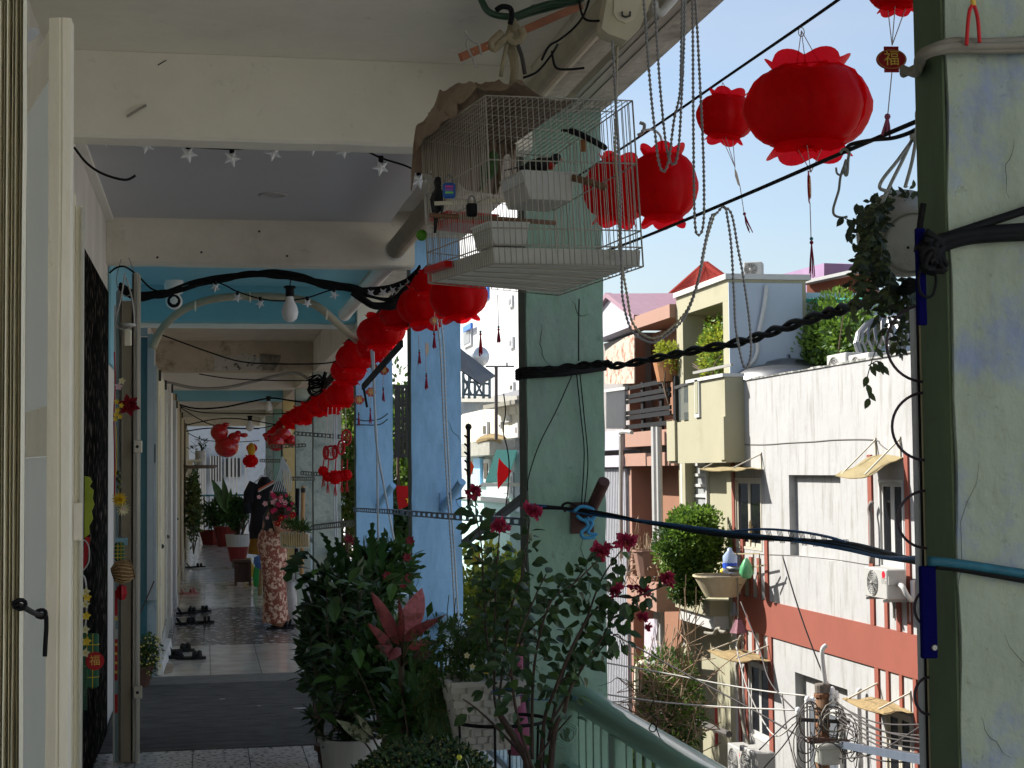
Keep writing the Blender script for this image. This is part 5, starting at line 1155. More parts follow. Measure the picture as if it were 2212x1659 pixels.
# ---------------------------------------------------------------- lanterns
LAN = mat('red lantern plastic',(.85,.006,.012),.35,var=.10,scale=9,bump=.08,spec=.3)
_n = LAN.node_tree.nodes;_l = LAN.node_tree.links;_c = _n['Principled BSDF'].inputs['Base Color'].links[0].from_socket
_t = _n.new('ShaderNodeBsdfTranslucent');_l.new(_c,_t.inputs[0]);_a = _n.new('ShaderNodeMixShader');_a.inputs[0].default_value = .6;_l.new(_n['Principled BSDF'].outputs[0],_a.inputs[1]);_l.new(_t.outputs[0],_a.inputs[2])
_p = _n.new('ShaderNodeBsdfTransparent');_p.inputs[0].default_value = (.85,.012,.02,1);_b = _n.new('ShaderNodeMixShader');_b.inputs[0].default_value = .42;_l.new(_a.outputs[0],_b.inputs[1]);_l.new(_p.outputs[0],_b.inputs[2]);_l.new(_b.outputs[0],_n['Material Output'].inputs[0])
CORD = mat('pale cord',lin('#b9a9a4'),.8,bump=0);TAS = mat('magenta tassel',lin('#8c1036'),.8,var=.2,bump=0)
def lantern_mesh():
    b = MB();n = 64
    prof = [(.52,.60),(.60,.585),(.72,.53),(.84,.42),(.93,.25),(1.0,.04),(.99,-.10),(.92,-.28),(.82,-.44),(.70,-.54),(.58,-.59),(.52,-.60)]
    vs = []
    for r,z in prof:
        for k in range(n):
            a = 2*math.pi*k/n;l = 1.03-.085*(1-abs(math.sin(3*a+.35*math.sin(3*z))))**2.2*min(1,r*1.1)-.04*(1-abs(math.sin(5*a+1)))**4+.012*math.sin(3*a+z*2);vs.append((r*l*math.cos(a),r*l*math.sin(a),z))
    b.add(vs,[(i*n+k,i*n+(k+1) % n,(i+1)*n+(k+1) % n,(i+1)*n+k) for i in range(len(prof)-1) for k in range(n)])
    return b
def collar_mesh(sg):
    b = MB();n = 48;vs = []
    for j,(r,z) in enumerate(((.53,.585),(.55,.65),(.58,.71),(.60,.76))):
        for k in range(n):
            a = 2*math.pi*k/n;sc = abs(math.sin(3*a+.3))**.7;q = r*(1+.14*sc*j/3);vs.append((q*math.cos(a),q*math.sin(a),sg*(z+(.14*sc-.08)*j/3)))
    b.add(vs,[(i*n+k,i*n+(k+1) % n,(i+1)*n+(k+1) % n,(i+1)*n+k) for i in range(3) for k in range(n)]);return b
LM = [None]
def mk(b,name,m,smooth=True):
    me = bpy.data.meshes.new(name);me.from_pydata([Vector(v) for v in b.v],[],b.f);me.materials.append(m)
    me.polygons.foreach_set('use_smooth',[smooth]*len(me.polygons));return me
def fin_mesh():
    b = MB()
    for k in range(5):
        a = k*math.pi/5+.2;c_,s_ = math.cos(a),math.sin(a);P_ = [(.50,.66),(.78,.50),(.94,.22),(.97,0),(.92,-.26),(.76,-.48),(.48,-.66)];P_ = P_+[(-x,z) for x,z in P_[::-1]]
        b.add([(x*c_+.06*s_,x*s_,z) for x,z in P_],[tuple(range(len(P_)))])
    return b
fm_ = mk(fin_mesh(),'fold',LAN,False)
lm,cu_,cd_ = mk(lantern_mesh(),'shade',LAN),mk(collar_mesh(1),'collar',LAN),mk(collar_mesh(-1),'collar',LAN)
def lantern(c,rad,label,rz=0,tilt=0,group='red plastic lanterns strung along the gallery',sz=1.0):
    t = thing('red_lantern',label,'lantern',c,group=group)
    for me,nm in ((lm,'shade'),(cu_,'collar'),(cd_,'collar'),(fm_,'fold')):piece(me,nm,t,(0,0,0),(tilt,tilt*.7,rz),(rad,rad,rad*sz))
    return t
def cords(par,c,rad,tip,n=3):
    b = MB()
    for k in range(n):a = k*2*math.pi/n;b.tube([Vector(c)+Vector((math.cos(a)*rad*.22,math.sin(a)*rad*.22,0)),tip],.0012,4)
    return b.build('cord',CORD,par)
def cord1(par,a,b_,r=.0013):return MB().tube([a,b_],r,4).build('cord',CORD,par)
PLQ = mat('red plaque',(.35,.008,.014),.35,var=.1,bump=0);RIMM = mat('dull gold rim',(.45,.18,.06),.5,bump=0);TBEAD = mat('teal bead',(.03,.18,.22),.3)
def plaque(par,c,w,h,face=0.0,txt='福'):
    b = MB();pts = []
    for k in range(28):
        a = 2*math.pi*k/28;pts.append((w/2*math.cos(a),0,h*.40*math.sin(a)))
    b.poly(pts,(0,1,0),.004)
    for s in (-1,1):b.box(-w*.24,.0005,s*h*.30,w*.24,.0035,s*h*.5)
    t = piece(mk(b,'plaque',PLQ,False),'plaque',par,Vector(c)-root_of(par).location,(0,0,face))
    tm = text_mesh(txt,h*.62,.0006);tm.materials.append(GOLD);piece(tm,'lettering',t,(0,-.0012,0),(R(90),0,0))
    r = MB().tube([(w*.46*math.cos(a),-.001,h*.36*math.sin(a)) for a in [2*math.pi*k/24 for k in range(24)]],.0012,4,close=True);piece(mk(r,'rim',RIMM),'rim',t)
    return t
def tassel(par,p,L,m=TAS,bead=True,r=.006,sway=0):
    rnd = random.Random(int(p.x*1e4));b = MB()
    for k in range(7):a = k*.9;b.tube([p,p+Vector((math.cos(a)*r*.7+sway*L*.4,math.sin(a)*r*.7,-L*.5)),p+Vector((math.cos(a)*r*1.1+sway*L,math.sin(a)*r,-L*rnd.uniform(.85,1.05)))],.0014 if r < .008 else .0025,4)
    b.ball(p,r*.9,8);t = b.build('tassel',m,par)
    if bead:MB().ball(p+Vector((0,0,r*1.6)),r*.85,8).build('bead',TBEAD,t,smooth=True)
    return t
def LA(x,y,X,wpx,label,rz=0,tilt=0,sz=1.0,Y=None):
    p = at(x,y,X=X) if Y is None else at(x,y,Y=Y);d = (p-EYE).dot(FW);rad = wpx/2*d/FPX;return lantern(p,rad,label,rz,tilt,sz=sz),p,rad
SLIP = mat('pale slip',lin('#cdb9a8'),.8)
t,p,rd = LA(1746,232,1.50,270,'biggest red lantern hanging against the open sky',.2,0)
cords(t,p+Vector((0,0,rd*.7)),rd,at(1731,66,Y=p.y),3)
MB().tube([at(1731,66,Y=p.y)+Vector((.008*math.cos(a),0,.012*math.sin(a)-.004)) for a in [k*math.pi/6 for k in range(12)]],.0012,4,close=True).build('ring',ACD,t)
tip = at(1752,372,Y=p.y);cords(t,p+Vector((0,0,-rd*.65)),rd,tip)
pc = at(1749,404,Y=p.y);plaque(t,pc,.085,.0775,R(66));cord1(t,tip,pc+Vector((0,0,.04)));cord1(t,pc-Vector((0,0,.04)),at(1752,515,Y=p.y));tassel(t,at(1753,524,Y=p.y),.085)
t,p,rd = LA(1568,252,1.50,126,'small red lantern left of and behind the biggest one',.5,.1,1.12,Y=4.62)
cords(t,p+Vector((0,0,rd*.65)),rd,at(1561,178,Y=p.y),2)
tip = at(1588,362,Y=p.y);cords(t,p+Vector((0,0,-rd*.65)),rd,tip)
MB().poly([at(x,y,Y=p.y) for x,y in ((1587,362),(1592,372),(1597,392),(1600,405),(1594,398),(1588,380))],(0,1,0),.002).build('plaque',SLIP,t)
cord1(t,at(1599,405,Y=p.y),at(1607,458,Y=p.y));tassel(t,at(1608,462,Y=p.y),.055,bead=False,sway=.35)
t,p,rd = LA(1432,402,1.50,150,'red lantern just right of the bird cage',.9,0,1.45,Y=5.15)
MB().tube(smoothpath([at(x,y,Y=5.15) for x,y in ((1430,325),(1427,295),(1410,280),(1385,283))],4),.004,6).build('hanger',WFR,t,smooth=True)
LA(1335,412,1.50,148,'red lantern seen through the right side of the bird cage',.3,.1,1.3,Y=5.55)
t,p,rd = LA(1935,-22,1.50,122,'red lantern cut by the top edge beside the near pillar',.3,0,1.0,Y=3.18)
tip = at(1927,98,Y=p.y);cords(t,p+Vector((0,0,-rd*.65)),rd*1.6,tip)
pc = at(1926,128,Y=p.y);plaque(t,pc,.066,.056,R(-8));cord1(t,pc-Vector((0,0,.028)),at(1918,245,Y=p.y))
tassel(t,at(1917,252,Y=p.y),.045,mat('pink tassel',lin('#b05a78'),.8),bead=False,r=.008,sway=-.1)
chainL = [(990,640,8.3,128,'red lantern half hidden under the bird cage'),(925,612,8.9,70,'dark red lantern at the lower left corner of the cage'),(918,662,9.6,118,'red lantern with a dangling plaque in front of the wider blue pillar'),(862,680,10.9,84,'red lantern between the blue pillars'),
          (824,716,11.6,104,'large red lantern before the narrower blue pillar'),(806,752,12.6,74,'lantern under the large one before the narrower blue pillar'),(768,772,13.4,84,'red lantern in the middle of the descending string'),
          (752,800,14.6,76,'red lantern just below the middle of the string'),(738,852,16.2,70,'red lantern low beside the narrower blue pillar'),(716,868,18,62,'red lantern left of the low one by the blue pillar'),
          (690,878,20,56,'seventh red lantern from the far end'),(666,893,22,54,'sixth red lantern from the far end'),(648,898,24,50,'fifth red lantern from the far end'),(630,908,26.5,46,'fourth red lantern from the far end'),
          (616,922,29,44,'third red lantern from the far end'),(602,934,32,40,'second red lantern from the far end'),(588,944,35,34,'farthest red lantern on the string')]
for i,(x,y,Y,w,lab) in enumerate(chainL):LA(x,y,0,w,lab,random.uniform(0,3),random.uniform(-.1,.1),random.uniform(.95,1.1),Y=Y)
wire('lantern_wire',[at(x,y,Y=Y) for x,y,Y in ((1000,590,8.0),(918,606,9.6),(860,638,10.9),(824,668,11.8),(768,730,13.8),(716,838,18),(666,868,22),(616,903,29),(585,928,35))],.004,BLACKM,'dark wire carrying the descending string of red lanterns','wire',k=3)
for (x,y,Y,w,t0,t1,lab) in ((939,693,9.3,24,722,755,'in front of the nearest lantern of the string'),(776,864,13,24,896,920,'left one on the narrower blue pillar'),(801,847,12.6,24,886,915,'right one on the narrower blue pillar'),(807,791,12,18,0,0,'above the right one, behind the black bar'),(829,800,11.8,24,842,868,'at the right of the black bar')):
    c = at(x,y,Y=Y);s = Y/FPX;t = thing('fu_charm','small red fu plaque charm '+lab,'charm',c,group='small fu charms under the lantern string');plaque(t,c,w*s,w*.82*s,.1);cord1(t,c+Vector((0,0,w*s*1.2)),c,.002)
    if t0:cord1(t,c,at(x-2,t0,Y=Y),.002);tassel(t,at(x-1,t0,Y=Y),(t1-t0)*s,r=.009)
for (x,y0,y1,y2,Y,lab) in ((906,725,762,788,9.3,'left tassel in front of the wider blue pillar'),(921,740,812,842,9.3,'long tassel in front of the wider blue pillar'),(1077,636,712,742,7.8,'lone dark tassel in front of the tall white building'),(1038,716,722,770,7.9,'bright red tassel in front of the round water tank')):
    t = thing('hanging_tassel',lab,'tassel',at(x,y1,Y=Y));cord1(t,at(x-2,y0,Y=Y),at(x,y1,Y=Y),.002);tassel(t,at(x,y1,Y=Y),(y2-y1)*Y/FPX,TAS if Y != 7.9 else REDP,r=.008)
    if x == 921:MB().poly([at(x,y,Y=9.3) for x,y in ((919,741),(925,741),(927,755),(924,768),(920,768),(918,752))],(0,1,0),.003).build('slip',SLIP,t)
for i,(x,y,w,h) in enumerate(((748,945,22,36),(737,967,16,32),(724,976,12,30),(715,978,30,32),(704,978,12,30))):
    Y = 13.8+.1*i;s = Y/FPX;c = at(x,y,Y=Y);t = thing('coin_charm',['rightmost and highest','second from the right','third from the right','widest, fourth from the right,','leftmost'][i]+' of the red round fu charms','charm',c,group='red round fu charms')
    MB().tube([c+Vector((w*s/2*.86*math.cos(a),0,h*s/2*.9*math.sin(a))) for a in [2*math.pi*k/20 for k in range(20)]],.010,6,close=True).build('ring',REDP,t,smooth=True)
    tm = text_mesh('福',h*s*.62,.003);tm.materials.append(REDP);piece(tm,'lettering',t,(0,0,0),(R(90),0,0),(w/h,1,1))
    MB().tube([c+Vector((0,0,h*s*.5)),at(x+(-2,0,3,3,5)[i],880,Y=Y)],.003,4).build('cord',CORD,t)
for i,(x,y,w) in enumerate(((698,1017,22),(708,1030,22),(724,1031,32),(738,1028,24),(749,1026,24))):
    Y = 13.9;s = Y/FPX;p = at(x,y,Y=Y);t = lantern(p,w/2*s,['leftmost','second','middle','fourth','rightmost'][i]+' tiny red lantern under the round charms',i,0,'tiny red lanterns under the round charms',1.15)
    tassel(t,p-Vector((0,0,w*.45*s)),26*s,REDP,False,.012);MB().tube([p+Vector((0,0,w*.4*s)),at(x+2,992,Y=Y)],.006,5).build('ribbon',REDP,t)
BAL = mat('red balloon',(.45,.004,.006),.22,var=.04,bump=0,spec=.6,coat=.3)
for nm,lab,parts in (('balloon_cluster','left bunch of round red balloons under the far ceiling',[(474,934,19,1.0),(488,917,8,.6),(478,950,14,1)]),('balloon_cluster','lower bunch of round red balloons under the far ceiling',[(490,966,26,.85),(505,948,14,1),(514,938,8,1),(478,955,12,1),(527,940,9,.55)]),
                       ('balloon_cluster','glossy red balloons at the far end of the lantern string',[(576,940,9,.6),(612,938,18,.8),(630,952,14,.9),(597,955,20,1)])):
    t = thing(nm,lab,'balloons',at(parts[0][0],parts[0][1],Y=27))
    for x,y,r,q in parts:MB().ball(at(x,y,Y=27),r*27/FPX,16,1,1,q).build('balloon',BAL,t,smooth=True)
for i,(x,y,w,Y) in enumerate(((541,996,34,30),(544,968,24,33))):
    LA(x,y,0,w,['dark red lantern hanging low before the far plants','lantern behind a yellow ribbon far down the gallery'][i],1,0,1,Y=Y)
tag(MB().ball(at(543,972,Y=32.5),.10,10,.8,.8,1.5).build('yellow_lantern',mat('amber lantern',(.7,.42,.03),.4,trans=.4),smooth=True),'amber yellow lantern behind the red ones far down the gallery','lantern')
# ---------------------------------------------------------------- wires across the open side
wire('lantern_wire',[at(1830,-14,Y=3.5),at(1733,54,Y=3.8),at(1561,172,Y=4.6),at(1390,290,Y=5.3),at(1230,392,Y=6.6)],.0042,BLACKM,'upper dark wire against the sky carrying the big lanterns','wire',k=4)
wire('lower_wire',[at(1997,255,Y=2.95),at(1820,330,Y=3.45),at(1600,425,Y=4.2),at(1386,514,Y=5.3),at(1300,545,Y=6.6)],.005,BLACKM,'lower dark wire against the sky with hooks and chains on it','wire',k=5)
wire('lower_wire',[at(1998,262,Y=2.95),at(1975,282,Y=3.0),at(1930,298,Y=3.1),at(1880,303,Y=3.25),at(1838,312,Y=3.4),at(1826,325,Y=3.43)],.0045,BLACKM,'second strand looping back along the lower wire near the pillar','wire')
def s_hook(pts,Y,r,label):wire('hook',[at(x,y,Y=Y) for x,y in pts],r,ACD,label,'hook')
s_hook([(1815,330),(1822,322),(1834,328),(1832,345),(1830,375),(1826,377),(1824,360),(1828,345)],3.4,.0035,'steel hook twisted round the lower wire')
s_hook([(1806,362),(1808,374),(1816,378),(1824,370)],3.4,.0025,'open white end of the hook on the lower wire')
s_hook([(1826,352),(1816,380),(1812,410),(1806,430),(1800,452),(1803,465),(1818,470),(1830,468)],3.42,.003,'long curved white hook hanging under the lower wire')
s_hook([(1382,265),(1392,270),(1388,286),(1378,292)],5.2,.006,'black clamp on the upper wire beside the cage')
def chain(name,pts,Y,label,bead=.0048,step=.0125,m=None):
    P_ = smoothpath([at(x,y,Y=Y) for x,y in pts],14);out = [P_[0]];
    d = 0;res = [P_[0]];
    for a,b_ in zip(P_,P_[1:]):
        L = (b_-a).length;
        while d+L >= step/2:
            t = (step/2-d)/L;a = a*(1-t)+b_*t;res.append(a);L = (b_-a).length;d = 0
        d += L
    rr2 = [bead if k % 2 == 0 else bead*.42 for k in range(len(res))]
    o = MB().tube(res,rr2,7).build(name,m or CHM,smooth=True);tag(o,label,'ball chain');return o
CHM = mat('grey ball chain',lin('#8c8a88'),.5,.1,var=.1,bump=0)
CHY = mat('yellowed ball chain',lin('#a89f86'),.5,var=.1,bump=0)
chain('ball_chain',[(1322,88),(1328,180),(1334,300),(1340,420),(1341,520),(1343,593),(1346,650),(1364,712),(1399,738),(1430,731),(1477,688),(1506,617),(1520,540),(1536,470),(1548,462)],4.25,'long ball chain swooping from the blind bracket below the cage',m=CHM)
chain('ball_chain',[(1334,98),(1332,160),(1331,230),(1329,330),(1336,430),(1340,540),(1355,640),(1368,700),(1405,730),(1440,716),(1485,668),(1512,590),(1526,520),(1545,458)],4.3,'second ball chain beside the long swooping one',m=CHY)
chain('ball_chain',[(1549,460),(1565,446),(1573,480),(1580,536),(1586,642),(1590,713),(1608,794),(1622,766),(1619,695),(1606,600),(1594,536),(1580,462),(1560,446)],4.3,'ball chain loop hanging from the lower wire over the grey wall')
chain('ball_chain',[(1390,-10),(1398,100),(1406,200),(1414,277),(1422,344),(1433,371),(1445,344),(1456,260),(1469,198),(1472,90),(1474,-10)],4.0,'left ball chain loop at the top ending over a lantern')
chain('ball_chain',[(1413,-10),(1420,100),(1427,200),(1440,320),(1455,356),(1466,317),(1473,200),(1478,80),(1480,-10)],4.1,'second ball chain loop at the top, just right of the left one')
chain('ball_chain',[(1496,-10),(1497,120),(1498,300),(1501,475),(1509,508),(1520,478),(1520,356),(1514,218),(1506,59),(1502,-10)],4.05,'right ball chain loop at the top against the sky')
o = MB().lathe([(0,.016),(.006,.012),(.0065,-.012),(0,-.016)],at(1473,152,Y=4.05),8).build('chain_joint',CHM,smooth=True);tag(o,'plastic chain joiner on the left top chain loop','chain joiner')
ROPE = mat('white braided cord',lin('#b9c0c4'),.8,bump=0)
chain('pull_cord',[(944,690),(952,760),(958,900),(966,1050),(976,1200),(983,1330),(990,1420)],9.0,'white ball cord, left of the pair before the wider blue pillar',.007,.024,ROPE)
chain('pull_cord',[(953,690),(959,760),(964,900),(972,1050),(982,1200),(990,1330),(996,1420)],9.0,'white ball cord, right of the pair before the wider blue pillar',.007,.024,ROPE)
wire('pull_cord',[at(x,y,Y=12) for x,y in ((797,700),(805,800),(814,960),(816,1100),(820,1280))],.009,ROPE,'straight white cord before the narrower blue pillar','cord',k=3)
wire('pull_cord',[at(x,y,Y=12) for x,y in ((806,720),(810,900),(815,970),(835,1080),(872,1278))],.009,ROPE,'slanting white cord before the narrower blue pillar','cord',k=3)
for i,x in enumerate((722,727)):wire('pull_cord',[at(x,y,Y=18) for y in (900,1000,1100)]+[at(x+5,1240,Y=18)],.009,ROPE,['left','right'][i]+' white cord before the dirty pale pillar','cord',k=2)
wire('loose_wire',[at(x,y,Y=9.5) for x,y in ((1088,850),(1092,890),(1087,930),(1096,970),(1100,1010),(1097,1060),(1090,1110))],.004,BLACKM,'wavy thin black wire hanging in the gap before the sea green pillar','wire')
tw = [(1130,800,6.6),(1170,800,6.55),(1250,790,6.5),(1310,785,6.4),(1330,790,6.3),(1420,773,5.8),(1500,757,5.4),(1600,738,4.95),(1680,712,4.5),(1770,682,4.05),(1830,664,3.8),(1900,640,3.4),(1990,610,3.0)]
base_ = smoothpath([at(x,y,Y=Y) for x,y,Y in tw],12)
for k in range(2):
    q = []
    for i,p in enumerate(base_):a = i*.55+k*math.pi;q.append(p+Vector((math.cos(a)*.004,0,math.sin(a)*.0095)))
    o = MB().tube(q,.0085,6).build('twisted_cable',BLACKM,smooth=True);tag(o,['one strand of the twisted black cable crossing before the houses','other strand of the twisted black cable crossing before the houses'][k],'cable','strands of the twisted black cable')
bd = thing('cable_band','black cables wrapped round the sea green pillar','cable',at(1225,795,Y=6.7))
for k in range(4):MB().tube([Vector((X_(1126,6.7),6.78,Z_(800+k*5,6.7,1126))),at(1128,798+k*5,Y=6.73),at(1220,796+k*4,Y=6.72),at(1309,783+k*4,Y=6.73)],.012,6).build('strand',BLACKM,bd,smooth=True)
BLUR = mat('blue rope',(.01,.08,.22),.6,var=.3,scale=30,bump=.2)
bb_ = [(1130,1093,6.7),(1200,1100,6.65),(1255,1106,6.6),(1320,1112,6.4),(1420,1128,5.9),(1560,1153,5.2),(1700,1170,4.5),(1820,1180,3.95),(1920,1196,3.4),(1996,1207,2.95)]
bn = thing('blue_cable_bundle','bundle of black cables and blue rope crossing from pillar to pillar','cable bundle',at(1500,1150,Y=5.4))
rnd = random.Random(5)
for k in range(6):
    ph = rnd.uniform(0,6);q = [at(x,y,Y=Y)+Vector((0,.01*math.sin(i+ph),.010*math.cos(i*1.3+ph))) for i,(x,y,Y) in enumerate(bb_)]
    MB().tube(smoothpath(q,6),.006,6).build('strand',BLUR if k % 2 else BLACKM,bn,smooth=True)
q = [at(x,y,Y=Y) for x,y,Y in ((1560,1150,5.2),(1640,1143,4.8),(1720,1148,4.45),(1790,1160,4.1),(1850,1180,3.8))];MB().tube(smoothpath(q,6),.004,6).build('strand',BLUR,bn,smooth=True)
for i in range(9):
    x = 1630+i*24;Y = 4.85-i*.115
    for j in range(4):MB().tube([at(x+j*3,1145+max(0,i-3)*4,Y=Y),at(x+8+j*3,1168+i*2.6,Y=Y)],.0012,4).build('tie',BLACKM,bn)
kn = at(1262,1112,Y=6.6);kt = thing('rope_knot','blue rope knot hanging on the sea green pillar bracket','rope',kn)
for pts in ([(1240,1105),(1256,1094),(1280,1100),(1284,1118),(1262,1124),(1246,1114)],[(1262,1120),(1270,1135),(1256,1150),(1262,1162),(1285,1160)],[(1268,1118),(1280,1130),(1270,1150),(1290,1155)]):
    MB().tube(smoothpath([at(x,y,Y=6.6) for x,y in pts],4),.008,6).build('loop',mat('bright blue rope',(.03,.22,.42),.6),kt,smooth=True)
MB().tube(smoothpath([at(x,y,Y=6.62) for x,y in ((1222,1105),(1215,1092),(1228,1086),(1245,1094),(1248,1104))],4),.006,6).build('loop',BLACKM,kt,smooth=True)
wire('loose_wire',[at(x,y,Y=6.6) for x,y in ((1251,645),(1250,700),(1250,780))],.003,BLACKM,'thin wire from the cage down to the black band on the pillar','wire')
for i,pts in enumerate(([(1240,800),(1205,880),(1165,960),(1142,1030),(1140,1060)],[(1245,802),(1255,900),(1262,980),(1256,1090)],[(1252,802),(1262,900),(1270,1000),(1262,1095)])):
    wire('loose_wire',[at(x,y,Y=6.72) for x,y in pts],.0025,BLACKM,['left','middle','right'][i]+' thin wire hanging on the sea green pillar','wire')
def socket(x0,y0,x1,y1,Y,r,m,label,plate=None):
    t = thing('flag_socket',label,'bracket',at(x0,y0,Y=Y));MB().tube([at(x0,y0,Y=Y-.02),at(x1,y1,Y=Y-.22)],r,12).build('socket_tube',m,t)
    if plate:a = at(plate[0],plate[1],Y=Y-.004);b_ = at(plate[2],plate[3],Y=Y-.004);MB().box(a.x,Y-.012,b_.z,b_.x,Y-.004,a.z).build('plate',m,t)
socket(1266,1125,1305,1040,6.75,.026,mat('rusty dark tube',(.06,.025,.02),.7,var=.4,scale=12,bump=.3),'rusty brown flag pole socket on the sea green pillar',(1232,1085,1282,1152))
socket(958,1098,998,1040,10.72,.030,SKYP,'blue painted flag pole socket on the wider blue pillar',(950,1065,980,1108))
socket(819,1092,849,1048,14.78,.032,SKYP,'blue painted flag pole socket on the narrower blue pillar')
SLOT = mat('galvanised slotted angle',lin('#6f7a7c'),.5,.5,var=.1,scale=10,bump=.05)
def slotbar(x0,y0,x1,y1,Y0,Y1,label,m=SLOT,h=.045,n=22):
    a,b_ = at(x0,y0,Y=Y0),at(x1,y1,Y=Y1);t = thing('slotted_bar',label,'bar',a);d = b_-a
    up_ = Vector((0,0,1));MB().bar(a+up_*h*.38,b_+up_*h*.38,.003,h*.24).build('flange',m,t);MB().bar(a-up_*h*.38,b_-up_*h*.38,.003,h*.24).build('flange',m,t)
    for i in range(n+1):c = a+d*(i/n);MB().bar(c-d.normalized()*d.length/n*.22,c+d.normalized()*d.length/n*.22,.003,h*.52).build('web',m,t)
    MB().bar(a+up_*h*.5,b_+up_*h*.5,.03,.003).build('ledge',m,t)
LB = mat('blue painted angle',lin('#4f7392'),.5,var=.1)
slotbar(870,1108,1185,1132,10.6,6.9,'slotted bar crossing the wider blue pillar',LB,.036)
slotbar(764,1101,872,1107,14.6,11,'slotted bar crossing the narrower blue pillar',LB,.036)
slotbar(672,1140,764,1130,18,15,'slotted bar before the dirty pale pillar at rail height',SLOT,.06)
for i,(x0,y0,x1,y1,Y) in enumerate(((636,936,740,944,19),(577,965,660,962,22),(650,1022,720,1026,18.5),(630,1034,680,1034,20),(562,995,618,996,24))):
    slotbar(x0,y0,x1,y1,Y+1,Y,['upper slotted bar before the dirty pale pillar','greenish slotted bar under the far lanterns','slotted bar level with the tiny lanterns','dark slotted bar above the broom handle','slotted bar above the hanging clothes'][i],SLOT,.05,12)
tag(MB().bar(at(1150,1060,Y=7.6),at(1004,1172,Y=9),.04,.03).build('brace_bar',mat('dark brace',lin('#4d5558'),.5,.3)),'dark slanting brace bar in the gap beside the wider blue pillar','bar')
tag(MB().bar(at(784,836,Y=12.4),at(868,742,Y=10.6),.02,.045).build('black_bar',BLACKM),'black bar slanting up in front of the narrower blue pillar','bar')
tag(MB().bar(at(785,836,Y=12.4),at(793,880,Y=12.4),.016).build('bar_end',BLACKM),'black strap hanging from the low end of the slanting black bar','strap')
for i,y in enumerate((905,917)):wire('loose_wire',[at(x,yy,Y=14.6) for x,yy in ((768,y),(790,y+4-3*i),(820,y),(838,y-12))],.006,mat('blue black wire',(.01,.03,.06),.5),['upper','lower'][i]+' dark wire tied round the narrower blue pillar','wire')
# ---------------------------------------------------------------- railing
RAIL = mat('glossy sea green enamel',lin('#86ab97'),.35,var=.06,scale=3,bump=.08,coat=.3)
rl = thing('handrail','fat sea green tube handrail running down to the lower right','handrail',(1.56,6.7,.62))
MB().tube([(1.57,-1.1,.60),(1.57,2,.605),(1.565,4.5,.615),(1.56,6.745,.625)],.056,28).build('tube',RAIL,rl,smooth=True)
for y in (6.02,3.9,1.6):MB().bbox(1.525,y-.04,-.04,1.60,y+.04,.575,.006).build('post',RAIL,rl)
MB().box(1.50,3.0,.29,1.545,6.745,.345).build('mid_rail',RAIL,rl);MB().box(1.53,-1,.04,1.58,6.74,.08).build('bottom_rail',RAIL,rl)
for k in range(20):y = 6.65-k*.13;MB().box(1.545,y-.011,.08,1.567,y+.011,.57).build('baluster',RAIL,rl)
r2b = thing('handrail','pale tube handrail with white balusters before the wider blue pillar','handrail',(1.56,8.8,.6))
PB = mat('pale blue rail paint',lin('#b5ccd4'),.4,var=.05)
MB().tube([(1.56,6.92,.60),(1.56,10.71,.585)],.056,20).build('tube',PB,r2b,smooth=True);MB().box(1.54,6.92,.02,1.58,10.7,.06).build('bottom_rail',PB,r2b)
for k in range(31):y = 6.99+k*.12;MB().box(1.548,y-.012,.06,1.572,y+.012,.56).build('baluster',PB,r2b)
r3b = thing('handrail','pale tube handrail behind the dark plants before the narrower blue pillar','handrail',(1.56,12.8,.55))
MB().tube([(1.56,10.9,.585),(1.56,14.77,.53)],.056,20).build('tube',PB,r3b,smooth=True)
for k in range(31):y = 10.97+k*.122;MB().box(1.548,y-.012,-.05,1.572,y+.012,.53).build('baluster',PB,r3b)
r4b = thing('handrail','pale handrail far down the gallery','handrail',(1.56,25,.6))
MB().tube([(1.56,14.97,.56),(1.56,42,.6)],.045,12).build('tube',PB,r4b,smooth=True)
for k in range(110):y = 15.1+k*.244;MB().box(1.55,y-.012,-.05,1.57,y+.012,.56).build('baluster',PB,r4b)
wire('rail_wire',[at(x,y,Y=5.4) for x,y in ((1412,1512),(1404,1540),(1420,1556),(1414,1580),(1402,1575),(1412,1562),(1424,1590),(1436,1618),(1452,1650),(1465,1680))],.0022,BLACKM,'thin black wire knotted round the fat handrail','wire')
for i in range(3):wire('binding_wire',[at(x+i*3,y-i*4,Y=6.6) for x,y in ((1196,1590),(1200,1572),(1222,1568),(1240,1580),(1236,1600),(1215,1612),(1200,1600))],.004,RAIL,['outer','middle','inner'][i]+' pale green binding wire loop on the mid rail','wire')
